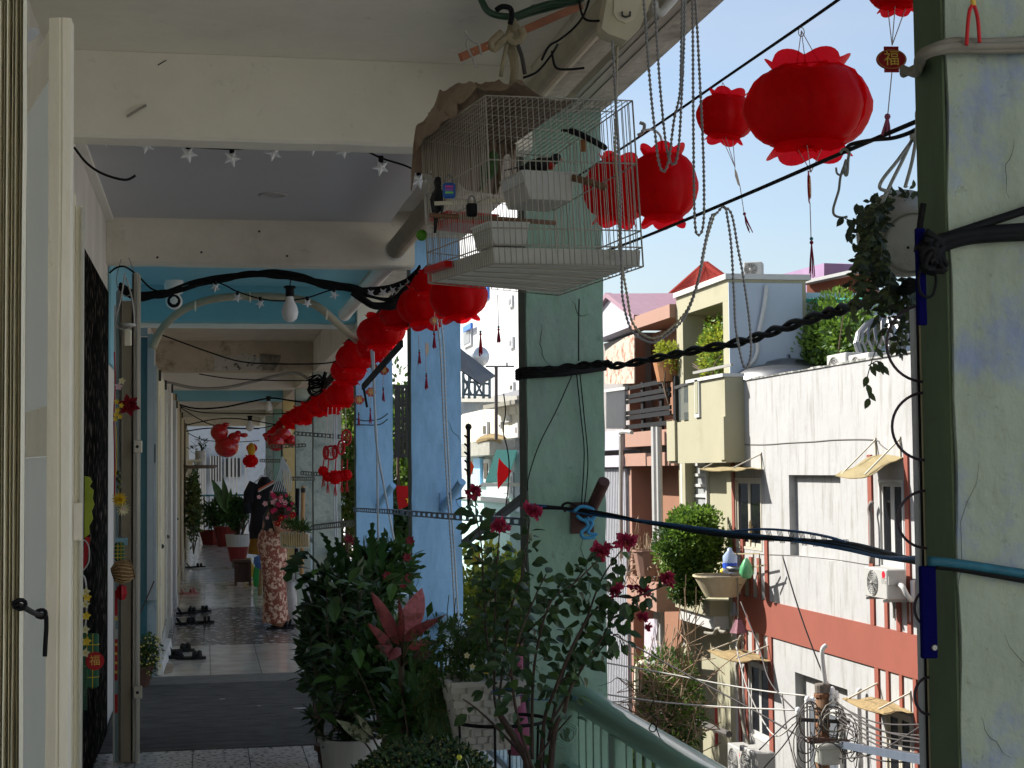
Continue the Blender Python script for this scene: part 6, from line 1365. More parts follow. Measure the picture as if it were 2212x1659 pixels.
# ---------------------------------------------------------------- potted plants
WPOT = mat('white plastic pot',lin('#cfd0cb'),.5,var=.04,bump=.03)
def leafy(name,label,base,tips,nleaf,L,W,m,rnd,cat='plant',stem=.004,start=.25,droop=.25,bend=.15,kind='stuff',group=None,loc=None,msten=None,out=.7):
    """stems with pointed folded leaves set along them"""
    t = thing(name,label,cat,base,group=group);sb = MB();lb = MB()
    for tip in tips:
        a = Vector(base)+Vector((rnd.gauss(0,.015),rnd.gauss(0,.015),0));tip = Vector(tip);mid = (a+tip)/2+Vector((rnd.gauss(0,1)*bend*.3,rnd.gauss(0,1)*bend*.3,bend*(tip-a).length*.3));p = smoothpath([a,mid,tip],7)
        sb.tube(p,[stem*(1-.6*i/len(p)) for i in range(len(p))],5)
        for k in range(nleaf):
            f = start+(1-start)*(k+rnd.random())/nleaf;i = min(len(p)-2,int(f*(len(p)-1)));c = p[i].lerp(p[i+1],f*(len(p)-1)-i);d0 = (p[i+1]-p[i]).normalized()
            s_ = d0.orthogonal().normalized();s_.rotate(Matrix.Rotation(k*2.4+rnd.random(),3,d0));d = (s_*out+d0*rnd.uniform(.2,.8)).normalized();q = rnd.uniform(.65,1.15)
            lb.leaf(c,d,Vector((rnd.gauss(0,.25),rnd.gauss(0,.25),1)),L*q,W*q,.25,droop*rnd.uniform(.3,1.6))
    sb.build('stem',msten or BARK,t);o = lb.build('foliage',m,t);o['kind'] = kind
    return t
rnd = random.Random(21)
DKL = mat('deep green glossy leaf',(.026,.066,.016),.36,var=.5,scale=9,bump=0,trans=.2,spec=.5)
DKM = mat('deep mid green leaf',(.05,.115,.025),.42,var=.45,scale=9,bump=0,trans=.2,spec=.4)
FRG = mat('fresh green leaf',(.08,.19,.035),.4,var=.3,scale=9,bump=0,trans=.25)
pc = at(757,1600,Y=8.0)
planter('plastic_pot','round white plastic pot standing on the tiles under the dark shrub',(pc.x,pc.y,0),.12,.155,pc.z+.02,WPOT,'pot',28,.012)
B0 = (pc.x,8.0,.22)
leafy('zz_plant','tall dark leafy shrub growing from the white plastic pot',B0,[at(x,y,Y=8.0+rnd.uniform(-.25,.3)) for x,y in ((650,1462),(655,1400),(668,1350),(690,1300),(705,1260),(730,1240),(760,1230),(790,1240),(820,1270),(700,1400),(720,1440),(745,1330),(775,1350),(800,1400),(690,1500),(672,1545),(840,1430),(820,1500),(735,1480),(770,1440))],30,.078,.032,DKL,rnd,start=.10)
for i,(c,rx,rz_,n,m,lab,Y) in enumerate((((735,1350),.24,.42,2600,DKL,'dense dark foliage plant behind the white pot',8.6),((820,1240),.22,.26,1700,DKM,'bushy dark plant with pinkish bracts before the blue pillars',9.2),((850,1470),.26,.34,2200,DKM,'dense dark foliage plant at the centre of the plant row',7.6),((905,1560),.20,.25,1100,DKM,'dark foliage plant low behind the yellow flowered mound',6.9),((690,1400),.10,.30,900,LEAFM,'narrow mid green plant at the walkway side of the row',8.9))):
    p = at(*c,Y=Y);bush('leafy_plant',lab,p,(rx,.22,rz_),int(n*.75),.082,.034,[m],(p.x,p.y,0.0),seed=30+i,shell=.15,lumps=12,stemr=.008,nst=7)
    if i < 4:planter('hidden_pot','dark clay pot under the '+lab,(p.x,p.y,-.045),.09,.13,.2,mat('dark clay pot',(.12,.06,.04),.8),'pot',16)
bl_ = thing('broad_leaf_plant','plant with broad lighter green leaves among the dark shrubs','plant',at(800,1500,Y=7.2))
for k in range(34):
    x,y = rnd.uniform(672,900),rnd.uniform(1220,1560);a = at(x,y,Y=7.5+rnd.uniform(-.4,.3));v = Vector((rnd.uniform(-1,1),rnd.uniform(-1,-.1),rnd.uniform(-.5,.7)));b = MB();b.leaf(a,v,(0,-.3,1),rnd.uniform(.09,.15),rnd.uniform(.045,.07),.25,.3);b.build('leaf',(DKM,LEAFM,FRG)[k % 3],bl_)
FRD = mat('frond green',(.03,.085,.02),.42,var=.35,scale=12,bump=0,trans=.2)
def frond(b,p0,p1,w,rnd,lob=5,up=(0,-.3,1)):
    p0,p1 = Vector(p0),Vector(p1);d = (p1-p0).normalized();L = (p1-p0).length;s = d.cross(Vector(up)).normalized();n = d.cross(s)
    mid = [p0+d*L*t+n*(-.12*L*math.sin(math.pi*t)) for t in [i/(lob*2) for i in range(lob*2+1)]]
    for sg in (-1,1):
        e = [m+s*sg*w*((1 if i % 2 else .45)*math.sin(math.pi*min(1,.12+i/(lob*2)*.88))**.6)+d*(.04*L if i % 2 else 0) for i,m in enumerate(mid)]
        k = len(mid);b.add(mid+e,[(i,i+1,k+i+1,k+i) if sg > 0 else (i,k+i,k+i+1,i+1) for i in range(k-1)])
fr_ = thing('staghorn_fern','plant with long dark lobed fronds reaching over the walkway','fern',at(700,1300,Y=8.8))
for x0,y0,x1,y1,w in ((700,1240,610,1178,.035),(705,1250,604,1232,.035),(690,1235,640,1275,.04),(660,1190,618,1258,.05),(700,1300,640,1240,.03),(715,1210,690,1150,.022),(700,1240,745,1170,.03),(690,1300,632,1330,.028),(735,1240,725,1160,.022),(770,1220,770,1160,.02),(800,1230,805,1128,.024),(825,1230,828,1150,.024),(745,1230,738,1180,.02),(690,1370,645,1430,.03),(700,1320,650,1370,.03)):
    b = MB();frond(b,at(x0,y0,Y=8.8),at(x1,y1,Y=8.6),w*1.2,rnd);b.build('frond',FRD if w < .026 else DKL,fr_,smooth=False)
for i,(x,y) in enumerate(((752,1165),(765,1172),(885,1168),(878,1205),(882,1250),(835,1245),(870,1262))):
    flower(at(x,y,Y=8.9),.032,6,mat('dusty pink bract',(.30,.045,.06),.7,var=.3,trans=.3,bump=0),mat('dusty pink bract',0),['leftmost','second','topmost right','middle right','lower right','central','lowest'][i]+' dusty pink bract among the dark plants',(.1,-1,.3),2,group='dusty pink bracts among the dark plants')
ag = thing('pink_leaf_plant','plant with large reddish pink veined leaves at the centre of the row','plant',at(865,1450,Y=6.9))
def agm(nm,a,c_):return mat(nm,a,.5,var=.25,scale=18,bump=.1,c2=c_,mix=(.50,.60,14),trans=.3)
AG1 = agm('salmon pink leaf',lin('#cf7f84'),lin('#a2605a'));AG2 = agm('dark red leaf',lin('#964a4a'),lin('#4a3a28'))
for x0,y0,x1,y1,w,m in ((862,1395,803,1278,.062,AG2),(868,1390,862,1290,.03,AG2),(872,1372,912,1272,.10,AG1),(872,1385,935,1338,.05,AG2),(885,1375,962,1328,.028,AG2),(850,1410,795,1345,.045,AG2),(860,1420,812,1395,.05,AG2),(880,1400,945,1385,.04,AG2),(890,1420,940,1412,.05,agm('brown leaf',(.10,.055,.04),(.05,.03,.02))),(866,1400,840,1425,.04,AG2)):
    a,c_ = at(x0,y0,Y=6.9),at(x1,y1,Y=6.75);b = MB();d = c_-a;b.tube([at(867,1440,Y=6.9),a],.004,5);b.build('leaf_stalk',BARK,ag)
    b = MB();n = 7;s = d.normalized().cross(Vector((.1,-1,.25))).normalized();nn = d.normalized().cross(s);mid = [];e1 = [];e2 = []
    for i in range(n+1):t = i/n;q = w*(math.sin(math.pi*t**.8)**.75 if t < 1 else 0);c = a+d*t+nn*(-.02*math.sin(math.pi*t));mid.append(c);e1.append(c+s*q*.5+nn*.008);e2.append(c-s*q*.5+nn*.008)
    b.add(mid+e1+e2,[(i,i+1,n+2+i,n+1+i) for i in range(n)]+[(i,2*n+2+i,2*n+3+i,i+1) for i in range(n)]);b.build('leaf',m,ag,smooth=True)
MB().tube([at(867,1440,Y=6.9),at(867,1600,Y=6.9)],.012,8).build('stem',BARK,ag)
st_ = thing('strap_leaf_plant','plant with tall upright strap leaves behind the yellow flowered mound','plant',at(940,1600,Y=6.5))
for i in range(13):
    x = 900+rnd.uniform(0,90);y1 = rnd.uniform(1395,1500);a = at(935+rnd.uniform(-12,12),1620,Y=6.5);c_ = at(x+rnd.uniform(-25,15),y1,Y=6.4);b = MB();b.leaf(a,c_-a,(0,-1,.1),(c_-a).length,.03,.3,.05);b.build('leaf',DKM if i % 3 else mat('strap leaf',(.045,.12,.03),.4,var=.3,bump=0,trans=.2),st_)
vl = thing('variegated_leaf_plant','pale green and white variegated leaves over the white pot rim','plant',at(790,1600,Y=7.4))
VAR = mat('variegated leaf',lin('#aab08a'),.5,var=.15,scale=14,c2=lin('#3c4a20'),mix=(.48,.56,26),bump=0,trans=.25)
for x0,y0,x1,y1,w in ((800,1604,732,1555,.06),(805,1590,768,1540,.035),(815,1598,850,1560,.04)):b = MB();a,c_ = at(x0,y0,Y=7.4),at(x1,y1,Y=7.3);b.leaf(a,c_-a,(.2,-1,.3),(c_-a).length,w,.2,.1);b.build('leaf',VAR,vl)
WVN = mat('white woven planter',lin('#b9b5ac'),.6,var=.08,scale=10,bump=.1)
wp = thing('woven_planter','tapered white basket weave planter under the trailing plant','planter',at(1045,1620,Y=6.0))
cT = at(1040,1470,Y=6.0);cB = at(1050,1612,Y=6.0);hw,hb2 = 78*6/FPX,50*6/FPX
for r in range(9):
    for c in range(9):
        for f_ in range(2):
            if (r+c) % 2:continue
            t0,t1 = r/9,(r+1)/9;w0 = hw*(1-t0)+hb2*t0;z0,z1 = cT.z*(1-t0)+cB.z*t0,cT.z*(1-t1)+cB.z*t1;x0,x1 = -1+2*c/9,-1+2*(c+1.6)/9;x1 = min(1,x1)
            if f_ == 0:MB().hexa([(cT.x+x0*w0,6-w0,z1),(cT.x+x1*w0,6-w0,z1),(cT.x+x1*w0,6-w0+.01,z1),(cT.x+x0*w0,6-w0+.01,z1),(cT.x+x0*w0,6-w0-.004,z0-.002),(cT.x+x1*w0,6-w0-.004,z0-.002),(cT.x+x1*w0,6-w0+.01,z0-.002),(cT.x+x0*w0,6-w0+.01,z0-.002)]).build('weave',WVN,wp)
            else:MB().hexa([(cT.x-w0,6+x0*w0,z1),(cT.x-w0+.01,6+x0*w0,z1),(cT.x-w0+.01,6+x1*w0,z1),(cT.x-w0,6+x1*w0,z1),(cT.x-w0-.004,6+x0*w0,z0-.002),(cT.x-w0+.01,6+x0*w0,z0-.002),(cT.x-w0+.01,6+x1*w0,z0-.002),(cT.x-w0-.004,6+x1*w0,z0-.002)]).build('weave',WVN,wp)
b = MB();k_ = .985
b.hexa([(cT.x+sx*hb2*k_,6+sy*hb2*k_,cB.z) for sx,sy in ((-1,-1),(1,-1),(1,1),(-1,1))]+[(cT.x+sx*hw*k_,6+sy*hw*k_,cT.z) for sx,sy in ((-1,-1),(1,-1),(1,1),(-1,1))]);b.build('body',WVN,wp)
for sx0,sy0,sx1,sy1 in ((-1,-1,1,-1),(-1,-1,-1,1),(1,-1,1,1),(-1,1,1,1)):MB().bar((cT.x+sx0*hw,6+sy0*hw,cT.z+.004),(cT.x+sx1*hw,6+sy1*hw,cT.z+.004),.02,.018).build('rim',WVN,wp)
sd_ = thing('plant_stand','black iron ring stand round the woven planter','stand',at(1090,1555,Y=5.9))
rc = at(1085,1556,Y=5.9);MB().tube([rc+Vector((.17*math.cos(a),.15*math.sin(a),0)) for a in [2*math.pi*k/28 for k in range(28)]],.007,6,close=True).build('ring',BLACKM,sd_,smooth=True)
for k in range(6):a = k*math.pi/3+.2;MB().tube([rc+Vector((.17*math.cos(a),.15*math.sin(a),0)),rc+Vector((.15*math.cos(a),.13*math.sin(a),-.45))],.005,5).build('leg',BLACKM,sd_)
FINE = mat('fine feathery green',(.055,.12,.025),.55,var=.35,scale=8,bump=0,trans=.3)
for nm,lab,cx,cy,rx,rz_,n,Y in (('trailing_plant','light green trailing plant spilling over the woven planter',1000,1420,.20,.17,2600,6.1),('feathery_plant','feathery bright green plant behind the bougainvillea',1085,1350,.14,.32,2600,6.4),('trailing_plant','thin trailing stems hanging left of the woven planter',955,1520,.10,.16,900,6.2)):
    t = thing(nm,lab,'plant',at(cx,cy,Y=Y));c = at(cx,cy,Y=Y);lb = MB();sb = MB()
    for i in range(60):
        a = c+Vector((rnd.gauss(0,.3)*rx,rnd.gauss(0,.1),rnd.gauss(0,.3)*rz_));e = c+Vector((rnd.uniform(-1,1)*rx,rnd.uniform(-.15,.15),rnd.uniform(-1,1)*rz_));sb.tube(smoothpath([a,(a+e)/2+Vector((0,0,.04)),e-Vector((0,0,.03))],3),.0018,4)
        for k in range(n//60):f = rnd.random();p = a.lerp(e,f)+Vector((rnd.gauss(0,.008),rnd.gauss(0,.01),.02*math.sin(3*f)));lb.leaf(p,Vector((rnd.gauss(0,1),rnd.gauss(0,.7),rnd.gauss(0,1)+.3)),(0,0,1),.030*rnd.uniform(.6,1.2),.009,.1,.1)
    sb.build('stem',LEAFO,t);o = lb.build('foliage',FINE,t);o['kind'] = 'stuff'
for i,(x,y,m) in enumerate(((1118,1392,YEL),(1100,1400,CREAMP),(1085,1530,YEL),(1120,1478,YEL),(1008,1416,CREAMP),(1078,1383,CREAMP),(1020,1440,CREAMP),(1050,1450,YEL))):
    flower(at(x,y,Y=5.95),.014,5,m,YEL,['first','second','third','fourth','fifth','sixth','seventh','eighth'][i]+' tiny pale flower among the plants left of the sea green pillar',(.1,-1,.2),1,group='tiny flowers among the trailing plants')
tw_ = thing('twiggy_plant','thin spiky twigs against the foot of the wider blue pillar','plant',at(985,1400,Y=6.5));sb = MB();lb = MB()
for i in range(9):
    a = at(985+i*4,1400,Y=6.5);e = at(970+i*14,1275+rnd.uniform(0,60),Y=6.5);p = smoothpath([a,(a+e)/2+Vector((rnd.gauss(0,.02),0,0)),e],5);sb.tube(p,.0018,4)
    for q in p[2:]:
        for s in (-1,1):lb.leaf(q,(s,-.2,.9),(0,0,1),.016,.003)
sb.build('stem',DKL,tw_);lb.build('needles',DKM,tw_)['kind'] = 'stuff'
mc = at(918,1690,Y=5.2);mr = 165*5.2/FPX
cm = thing('chrysanthemum_mound','low mound of tiny yellow chrysanthemum buds at the bottom edge','flowering plant',(mc.x,mc.y,0))
planter('chrysanthemum_pot','clay pot hidden under the chrysanthemum mound',(mc.x,mc.y,.3),.10,.15,.2,mat('dark clay pot',0),'pot',16)
lb = MB();fb = MB()
for i in range(5200):
    a = rnd.uniform(0,2*math.pi);ph = math.acos(rnd.uniform(.0,1));k = rnd.uniform(.80,1.0)+.05*noise.noise(Vector((a*2,ph*3,1)))
    v = Vector((math.sin(ph)*math.cos(a),math.sin(ph)*math.sin(a),math.cos(ph)*.78));p = mc+Vector((0,0,-.06))+v*mr*k*1.05
    if i % 7:lb.leaf(p,v+Vector((rnd.gauss(0,.6),rnd.gauss(0,.6),rnd.gauss(0,.4))),v,.022,.011)
    else:
        q = mc+Vector((0,0,-.06))+v*mr*rnd.uniform(.98,1.05);r = rnd.uniform(.0022,.0045);fb.ball(q,r,6,1,1,.8)
lb.build('foliage',DKL,cm)['kind'] = 'stuff';fb.build('buds',mat('lemon buds',(.28,.25,.07),.6,var=.4,scale=60,bump=0),cm)['kind'] = 'stuff'
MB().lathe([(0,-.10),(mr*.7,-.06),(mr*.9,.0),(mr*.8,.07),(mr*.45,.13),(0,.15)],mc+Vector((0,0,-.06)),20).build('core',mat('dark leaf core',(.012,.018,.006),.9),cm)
tag(MB().lathe([(.022,.27),(.024,.2),(.026,.1),(.034,.0),(.046,-.08),(.048,-.14),(.040,-.18),(.0,-.185)],at(1118,1530,Y=6.3),16).build('pink_bag',mat('dusty pink cloth',lin('#8f4c66'),.85,var=.15,scale=8,bump=.3),smooth=True),'dusty pink rolled cloth hanging left of the sea green pillar','cloth')
tag(MB().ball(at(992,1650-14,Y=4.9),.009,10).build('yellow_ball',mat('lemon ball',(.6,.6,.05),.4,bump=0),smooth=True),'little lemon yellow ball hanging over the chrysanthemum mound','ball')
wire('looped_string',[at(x,y,Y=4.9) for x,y in ((992,1638),(985,1655),(990,1680),(1005,1690),(1012,1660),(1005,1640))],.0012,WFR,'white looped string under the lemon yellow ball','string')
wire('tie_wire',[at(x,y,Y=5.7) for x,y in ((1060,1495),(1090,1488),(1140,1492),(1138,1500),(1090,1505),(1062,1498))],.0022,BLUR,'blue wire tied round the bougainvillea stems','wire')
wire('tie_wire',[at(x,y,Y=5.7) for x,y in ((1130,1508),(1180,1512),(1215,1506),(1245,1508))],.0022,BLUR,'blue wire running from the bougainvillea to the pillar','wire')
# ---------------------------------------------------------------- bougainvillea
bg_ = thing('bougainvillea','tall bougainvillea with magenta bracts reaching across the sea green pillar','shrub',at(1150,1700,Y=5.6))
BGS = mat('thorny stem',(.06,.038,.028),.8,var=.3,scale=30,bump=.3)
BM = [mat('bougainvillea leaf',(.032,.070,.02),.45,var=.35,scale=20,bump=0,trans=.22,spec=.4),mat('bougainvillea light leaf',(.07,.14,.03),.5,var=.3,scale=20,bump=0,trans=.35)]
stemsB = [
 ([(1165,1700),(1175,1560),(1195,1500),(1235,1400),(1275,1330),(1320,1290),(1370,1290),(1440,1262)],5.5,.006),
 ([(1185,1600),(1205,1500),(1225,1430),(1262,1350),(1300,1250),(1345,1185)],5.55,.005),
 ([(1150,1640),(1150,1500),(1160,1400),(1190,1300),(1240,1260),(1292,1210)],5.5,.005),
 ([(1150,1660),(1120,1560),(1105,1450),(1120,1380),(1160,1280),(1180,1240)],5.45,.005),
 ([(1140,1640),(1075,1540),(1068,1440),(1070,1330),(1072,1240),(1080,1140)],5.7,.005),
 ([(1075,1540),(1085,1450),(1100,1330),(1130,1230),(1145,1120)],5.65,.004),
 ([(1070,1460),(1052,1380),(1045,1280),(1040,1180),(1030,1120),(1026,1070)],5.75,.004),
 ([(1190,1560),(1215,1520),(1260,1440),(1300,1380),(1330,1330),(1372,1335)],5.5,.004),
 ([(1100,1460),(1130,1380),(1175,1330),(1215,1290),(1262,1230)],5.6,.004),
 ([(1150,1660),(1100,1600),(1040,1540),(1000,1510)],5.5,.005),([(1160,1640),(1195,1590),(1235,1545)],5.5,.004),([(1200,1480),(1280,1420),(1330,1370),(1352,1400)],5.5,.003)]
lme = []
for m in BM:
    for q in range(2):
        b = MB().leaf((0,0,0),(1,0,0),(0,0,1),1,.62+.1*q,.22+.15*q,.15);lme.append(mk(b,'leaf',m,False))
base_b = bg_.location.copy();nl = 0;xb = MB()
for si,(pts,Y,r) in enumerate(stemsB):
    P_ = smoothpath([at(x,y,Y=Y+.05*math.sin(i*1.7)) for i,(x,y) in enumerate(pts)],6)
    MB().tube(P_,[r*(1.25-.8*i/len(P_)) for i in range(len(P_))],7).build('branch',BGS,bg_,smooth=True)
    n = [38,32,32,22,34,30,28,22,26,3,6,16][si]
    for k in range(n):
        f = .22+.76*(k+rnd.random())/n if si not in (0,4) else .28+.7*(k+rnd.random())/n
        i = min(len(P_)-2,int(f*(len(P_)-1)));c = P_[i];d0 = (P_[i+1]-P_[i]).normalized();s_ = d0.orthogonal();s_.rotate(Matrix.Rotation(k*2.4+rnd.random()*.8,3,d0))
        off = s_.normalized()*rnd.uniform(.004,.045);c2_ = c+off;d = (s_+d0*.5+Vector((0,0,-.45))).normalized()
        up_ = Vector((rnd.gauss(0,.5),-.6+rnd.gauss(0,.5),.7));sd = d.cross(up_).normalized();up_ = sd.cross(d)
        L = rnd.uniform(.042,.064)
        for _ in range(1):
            v = Vector((rnd.gauss(0,1),rnd.gauss(0,1),rnd.gauss(0,1))).normalized();xb.leaf(c+v*rnd.uniform(.01,.055),v-Vector((0,0,.4)),(rnd.gauss(0,.5),-.6,.7),rnd.uniform(.032,.055),rnd.uniform(.02,.034),.2,.15)
        o = piece(lme[(0 if rnd.random() < .84 else 2)+(k % 2)],'leaf',bg_,c2_-base_b,None,(L,L,L));o.rotation_euler = Matrix((d,-sd,up_)).transposed().to_euler();nl += 1
xb.build('foliage',BM[0],bg_)['kind'] = 'stuff'
BRA = mat('magenta bract',(.42,.03,.085),.6,var=.35,scale=25,bump=0,trans=.35);BRC = mat('orange pink bract centre',(.45,.09,.07),.6,var=.2,bump=0,trans=.3)
for i,(x,y,r) in enumerate(((1027,1063,24),(1082,1133,24),(1150,1106,27),(1298,1194,30),(1350,1168,29),(1327,1276,22),(1381,1274,25),(1444,1252,25),(1382,1335,20),(1402,1355,12))):
    c = at(x,y,Y=5.5);b = MB();s = r*5.5/FPX
    qq = [Vector((rnd.uniform(-.5,.5),rnd.uniform(-.3,.3),rnd.uniform(-.4,.4)))*s for _ in range(4)]
    for k in range(70):
        v = Vector((rnd.gauss(0,1),rnd.gauss(0,1)-.3,rnd.gauss(0,.8)+.2)).normalized();b.leaf(c+qq[k % 4]+v*s*.08,v,Vector((rnd.gauss(0,1),rnd.gauss(0,1),rnd.gauss(0,1))),s*rnd.uniform(.4,.75),s*rnd.uniform(.28,.5),.3,.1)
    b.build('bract_cluster',BRA,bg_)
    b = MB()
    for k in range(9):v = Vector((rnd.gauss(0,.6),-1,rnd.gauss(0,.6))).normalized();b.leaf(c+v*s*.3,v,(0,0,1),s*.4,s*.16)
    b.build('bract_centre',BRC,bg_)
tk_ = MB().tube(smoothpath([at(x,y,Y=5.5) for x,y in ((1182,1720),(1190,1650),(1195,1600),(1204,1560),(1218,1540),(1228,1500),(1240,1470))],5),[.014-.0003*i for i in range(31)],9);tk_.build('trunk',BGS,bg_,smooth=True)
MB().tube(smoothpath([at(x,y,Y=5.5) for x,y in ((1150,1700),(1135,1640),(1110,1590),(1080,1545))],5),.011,8).build('trunk',BGS,bg_,smooth=True)
planter('bougainvillea_pot','dark pot of the bougainvillea below the bottom edge',(at(1155,1720,Y=5.55).x,5.55,-.04),.15,.2,.42,mat('dark clay pot',0),'pot',18)
# ---------------------------------------------------------------- on and beside the near pillar
GRC = mat('grey brown cable',lin('#7c776a'),.6,var=.15,scale=12,bump=.1)
cb = thing('cable_wrap','grey brown cables bent round the near pillar at the top','cable bundle',at(2000,120,Y=2.74))
for k,(dy,Y) in enumerate(((0,2.735),(9,2.73),(17,2.735))):
    MB().tube(smoothpath([(1.352,2.92,Z_(145+dy*.6,2.9,1990)),at(1981+k*3,158-k*8,Y=2.84),at(1986+k*3,122+dy*.2,Y=2.76),at(2015,104+dy*.5,Y=Y),at(2060,90+dy,Y=Y),at(2120,92+dy*.9,Y=Y),at(2212,88+dy*1.1,Y=Y),at(2290,84+dy,Y=Y),(1.872,Y,Z_(84+dy,Y,2400)),(1.88,2.83,Z_(84+dy,Y,2400))],6),.0085,8).build('strand',GRC,cb,smooth=True)
tag(MB().tube(smoothpath([at(x,y,Y=2.715) for x,y in ((2088,98),(2090,60),(2094,25),(2100,12),(2104,12),(2112,40),(2116,92))],5),.0035,6).build('red_string',mat('red string',(.55,.01,.015),.6,bump=0),smooth=True),'red string loop hanging over the grey cables on the near pillar','string')
tag(MB().tube([at(2098,-20,Y=2.715),at(2103,12,Y=2.715)],.005,6).build('gold_cord',GOLD,smooth=True),'gold twisted cord at the top of the near pillar','cord')
bc = thing('black_cables','thick black cables strapped across the near pillar','cable bundle',at(2030,520,Y=2.74))
for k,(pts,r) in enumerate((([(1985,545),(2010,528),(2060,512),(2120,503),(2212,496),(2290,492)],.013),([(1990,530),(2030,515),(2100,492),(2212,455),(2290,428)],.008),([(1990,560),(2030,535),(2100,515),(2212,508),(2290,505)],.011),([(2000,500),(2020,515),(2035,530)],.008))):
    e_ = Z_(pts[-1][1],2.742,2400);MB().tube(smoothpath([at(x,y,Y=2.742 if k < 3 else 2.73) for x,y in pts]+([(1.872,2.742,e_),(1.88,2.83,e_)] if k < 3 else []),5),r,8).build('strand',BLACKM,bc,smooth=True)
rd2 = random.Random(2)
for k in range(9):
    q = [at(2012+rd2.uniform(-22,30),545+rd2.uniform(-28,45),Y=2.73+rd2.uniform(-.01,.01)) for _ in range(5)];MB().tube(smoothpath(q+[q[0]],5),.006,6).build('strand',BLACKM,bc,smooth=True)
wire('loose_wire',[at(x,y,Y=2.73) for x,y in ((1995,560),(1984,600),(1990,635),(2012,640),(2022,610),(2018,570))],.0028,BLACKM,'thin black wire loop below the black cables','wire')
wire('loose_wire',[at(x,y,Y=2.80) for x,y in ((1994,440),(1988,480),(1984,520),(1980,545))],.006,BLACKM,'black strap rising from the cables beside the hanging pot','strap')
wire('hook',[at(x,y,Y=2.95) for x,y in ((2002,232),(1990,232),(1984,245),(1985,270),(1982,292))],.007,WFR,'white hook holding the hanging planter at the near pillar','hook')
BLP = mat('navy blue plastic',(.002,.002,.06),.8,var=.05,bump=0,spec=.05)
def rectp(x0,y0,x1,y1,Y,th):a,b_ = at(x0,y0,Y=Y),at(x1,y1,Y=Y);return MB().bbox(a.x,Y,b_.z,b_.x,Y+th,a.z,.002)
tag(rectp(1980,492,2004,702,2.742,.012).build('blue_clip',BLP),'upper navy blue plastic strip fixed to the near pillar edge','plastic strip')
c = thing('blue_clip','lower navy blue plastic strip fixed to the near pillar edge','plastic strip',at(2008,1320,Y=2.745));rectp(1989,1223,2027,1422,2.742,.012).build('strip',BLP,c)
MB().lathe([(0,-.003),(.005,-.003),(.0065,0)],at(2018,1399,Y=2.742),12,'Y').build('screw',STEEL,c)
gr = thing('guide_rail','upright blind guide rail standing against the near pillar','rail',at(2000,1100,Y=2.9))
for a,b_,m,Y in ((1984,1990,mat('pale rail edge',lin('#a3a6a8'),.5),2.905),(1990.5,1996,BLACKM,2.9),(1996.5,2004,mat('cream rail',lin('#a39878'),.6,var=.1),2.895),(2004.5,2009,mat('dark cream rail',lin('#6f684f'),.6),2.9)):
    MB().box(at(a,1100,Y=Y).x,Y,-.04,at(b_,1100,Y=Y).x,Y+.02,Z_(665,Y,2000)).build('channel',m,gr)
VIO = mat('dark violet hose',lin('#3c2e3a'),.5,var=.2,bump=0)
for i,(cx,cy,r) in enumerate(((1998,742,83),(2000,921,73),(2001,1122,62),(2004,1313,38),(2006,1503,40))):
    pts = [at(cx+r*math.cos(a)*(1 if i < 3 else .75),cy-r*math.sin(a),Y=2.88) for a in [R(88)+R(184)*k/20 for k in range(21)]]
    tag(MB().tube(pts,.0028,7).build('hose_loop',VIO,smooth=True),['topmost','second','third','fourth','lowest'][i]+' dark hoop sticking out from the near pillar edge','hoop','dark hoops along the near pillar edge')
tb_ = thing('teal_strap','teal and black strap wrapped across the near pillar low down','strap',at(2060,1225,Y=2.74))
MB().tube(smoothpath([at(x,y,Y=2.742) for x,y in ((2006,1212),(2050,1216),(2110,1224),(2212,1240),(2290,1252))]+[(1.872,2.742,Z_(1265,2.74,2400)),(1.88,2.83,Z_(1265,2.74,2400))],4),.009,8).build('strand',mat('teal strap',(.012,.11,.16),.6,var=.3,scale=25,bump=.2),tb_,smooth=True)
MB().tube(smoothpath([at(x,y+9,Y=2.744) for x,y in ((2020,1214),(2060,1218),(2120,1228),(2212,1244),(2290,1256))]+[(1.872,2.744,Z_(1278,2.74,2400)),(1.88,2.83,Z_(1278,2.74,2400))],4),.006,8).build('strand',BLACKM,tb_,smooth=True)
hp_ = at(1972,525,Y=3.25);hpt = thing('hanging_pot','round white hanging pot seen from below beside the near pillar','hanging pot',hp_)
Mh = (Vector((-.15,-1,-.38)).normalized()).to_track_quat('Z','Y').to_matrix()
MB().lathe([(0,.0),(.060,.001),(.074,-.004),(.080,-.015),(.092,-.06),(.10,-.10),(.09,-.10)],hp_,36,M=Mh).build('bowl',mat('grimy white bowl',lin('#b5b0a6'),.6,var=.15,scale=7,c2=lin('#8c877c'),mix=(.5,.7,8)),hpt,smooth=False)
MB().tube([hp_+Mh @ Vector((.066*math.cos(a),.066*math.sin(a),.001)) for a in [2*math.pi*k/30 for k in range(30)]],.0022,5,close=True).build('foot_ring',GRC,hpt)
for dx,dy in ((-.01,-.01),(.008,-.006)):MB().ball(hp_+Mh @ Vector((dx,dy,.001)),.0035,6).build('drain_hole',BLACKM,hpt)
kt = at(1978,292,Y=3.2)
for i,(pts,r) in enumerate((([(1978,292),(1940,345),(1908,385),(1900,405),(1912,412),(1925,415)],.004),([(1975,290),(1950,345),(1925,395),(1905,440)],.004),([(1980,292),(1970,350),(1955,405)],.004),([(1985,290),(1992,340),(2000,400)],.003))):MB().tube(smoothpath([at(x,y,Y=3.2) for x,y in pts],4),r,7).build('hanger_cord',WFR,hpt,smooth=True)
MB().ball(kt,.014,10,1,1,1.2).build('knot',WFR,hpt,smooth=True)
dp = thing('trailing_button_plant','trailing plant with oval leaves round the hanging white pot','hanging plant',at(1900,560,Y=3.2))
b1 = MB();b2 = MB();sb = MB();rd3 = random.Random(14)
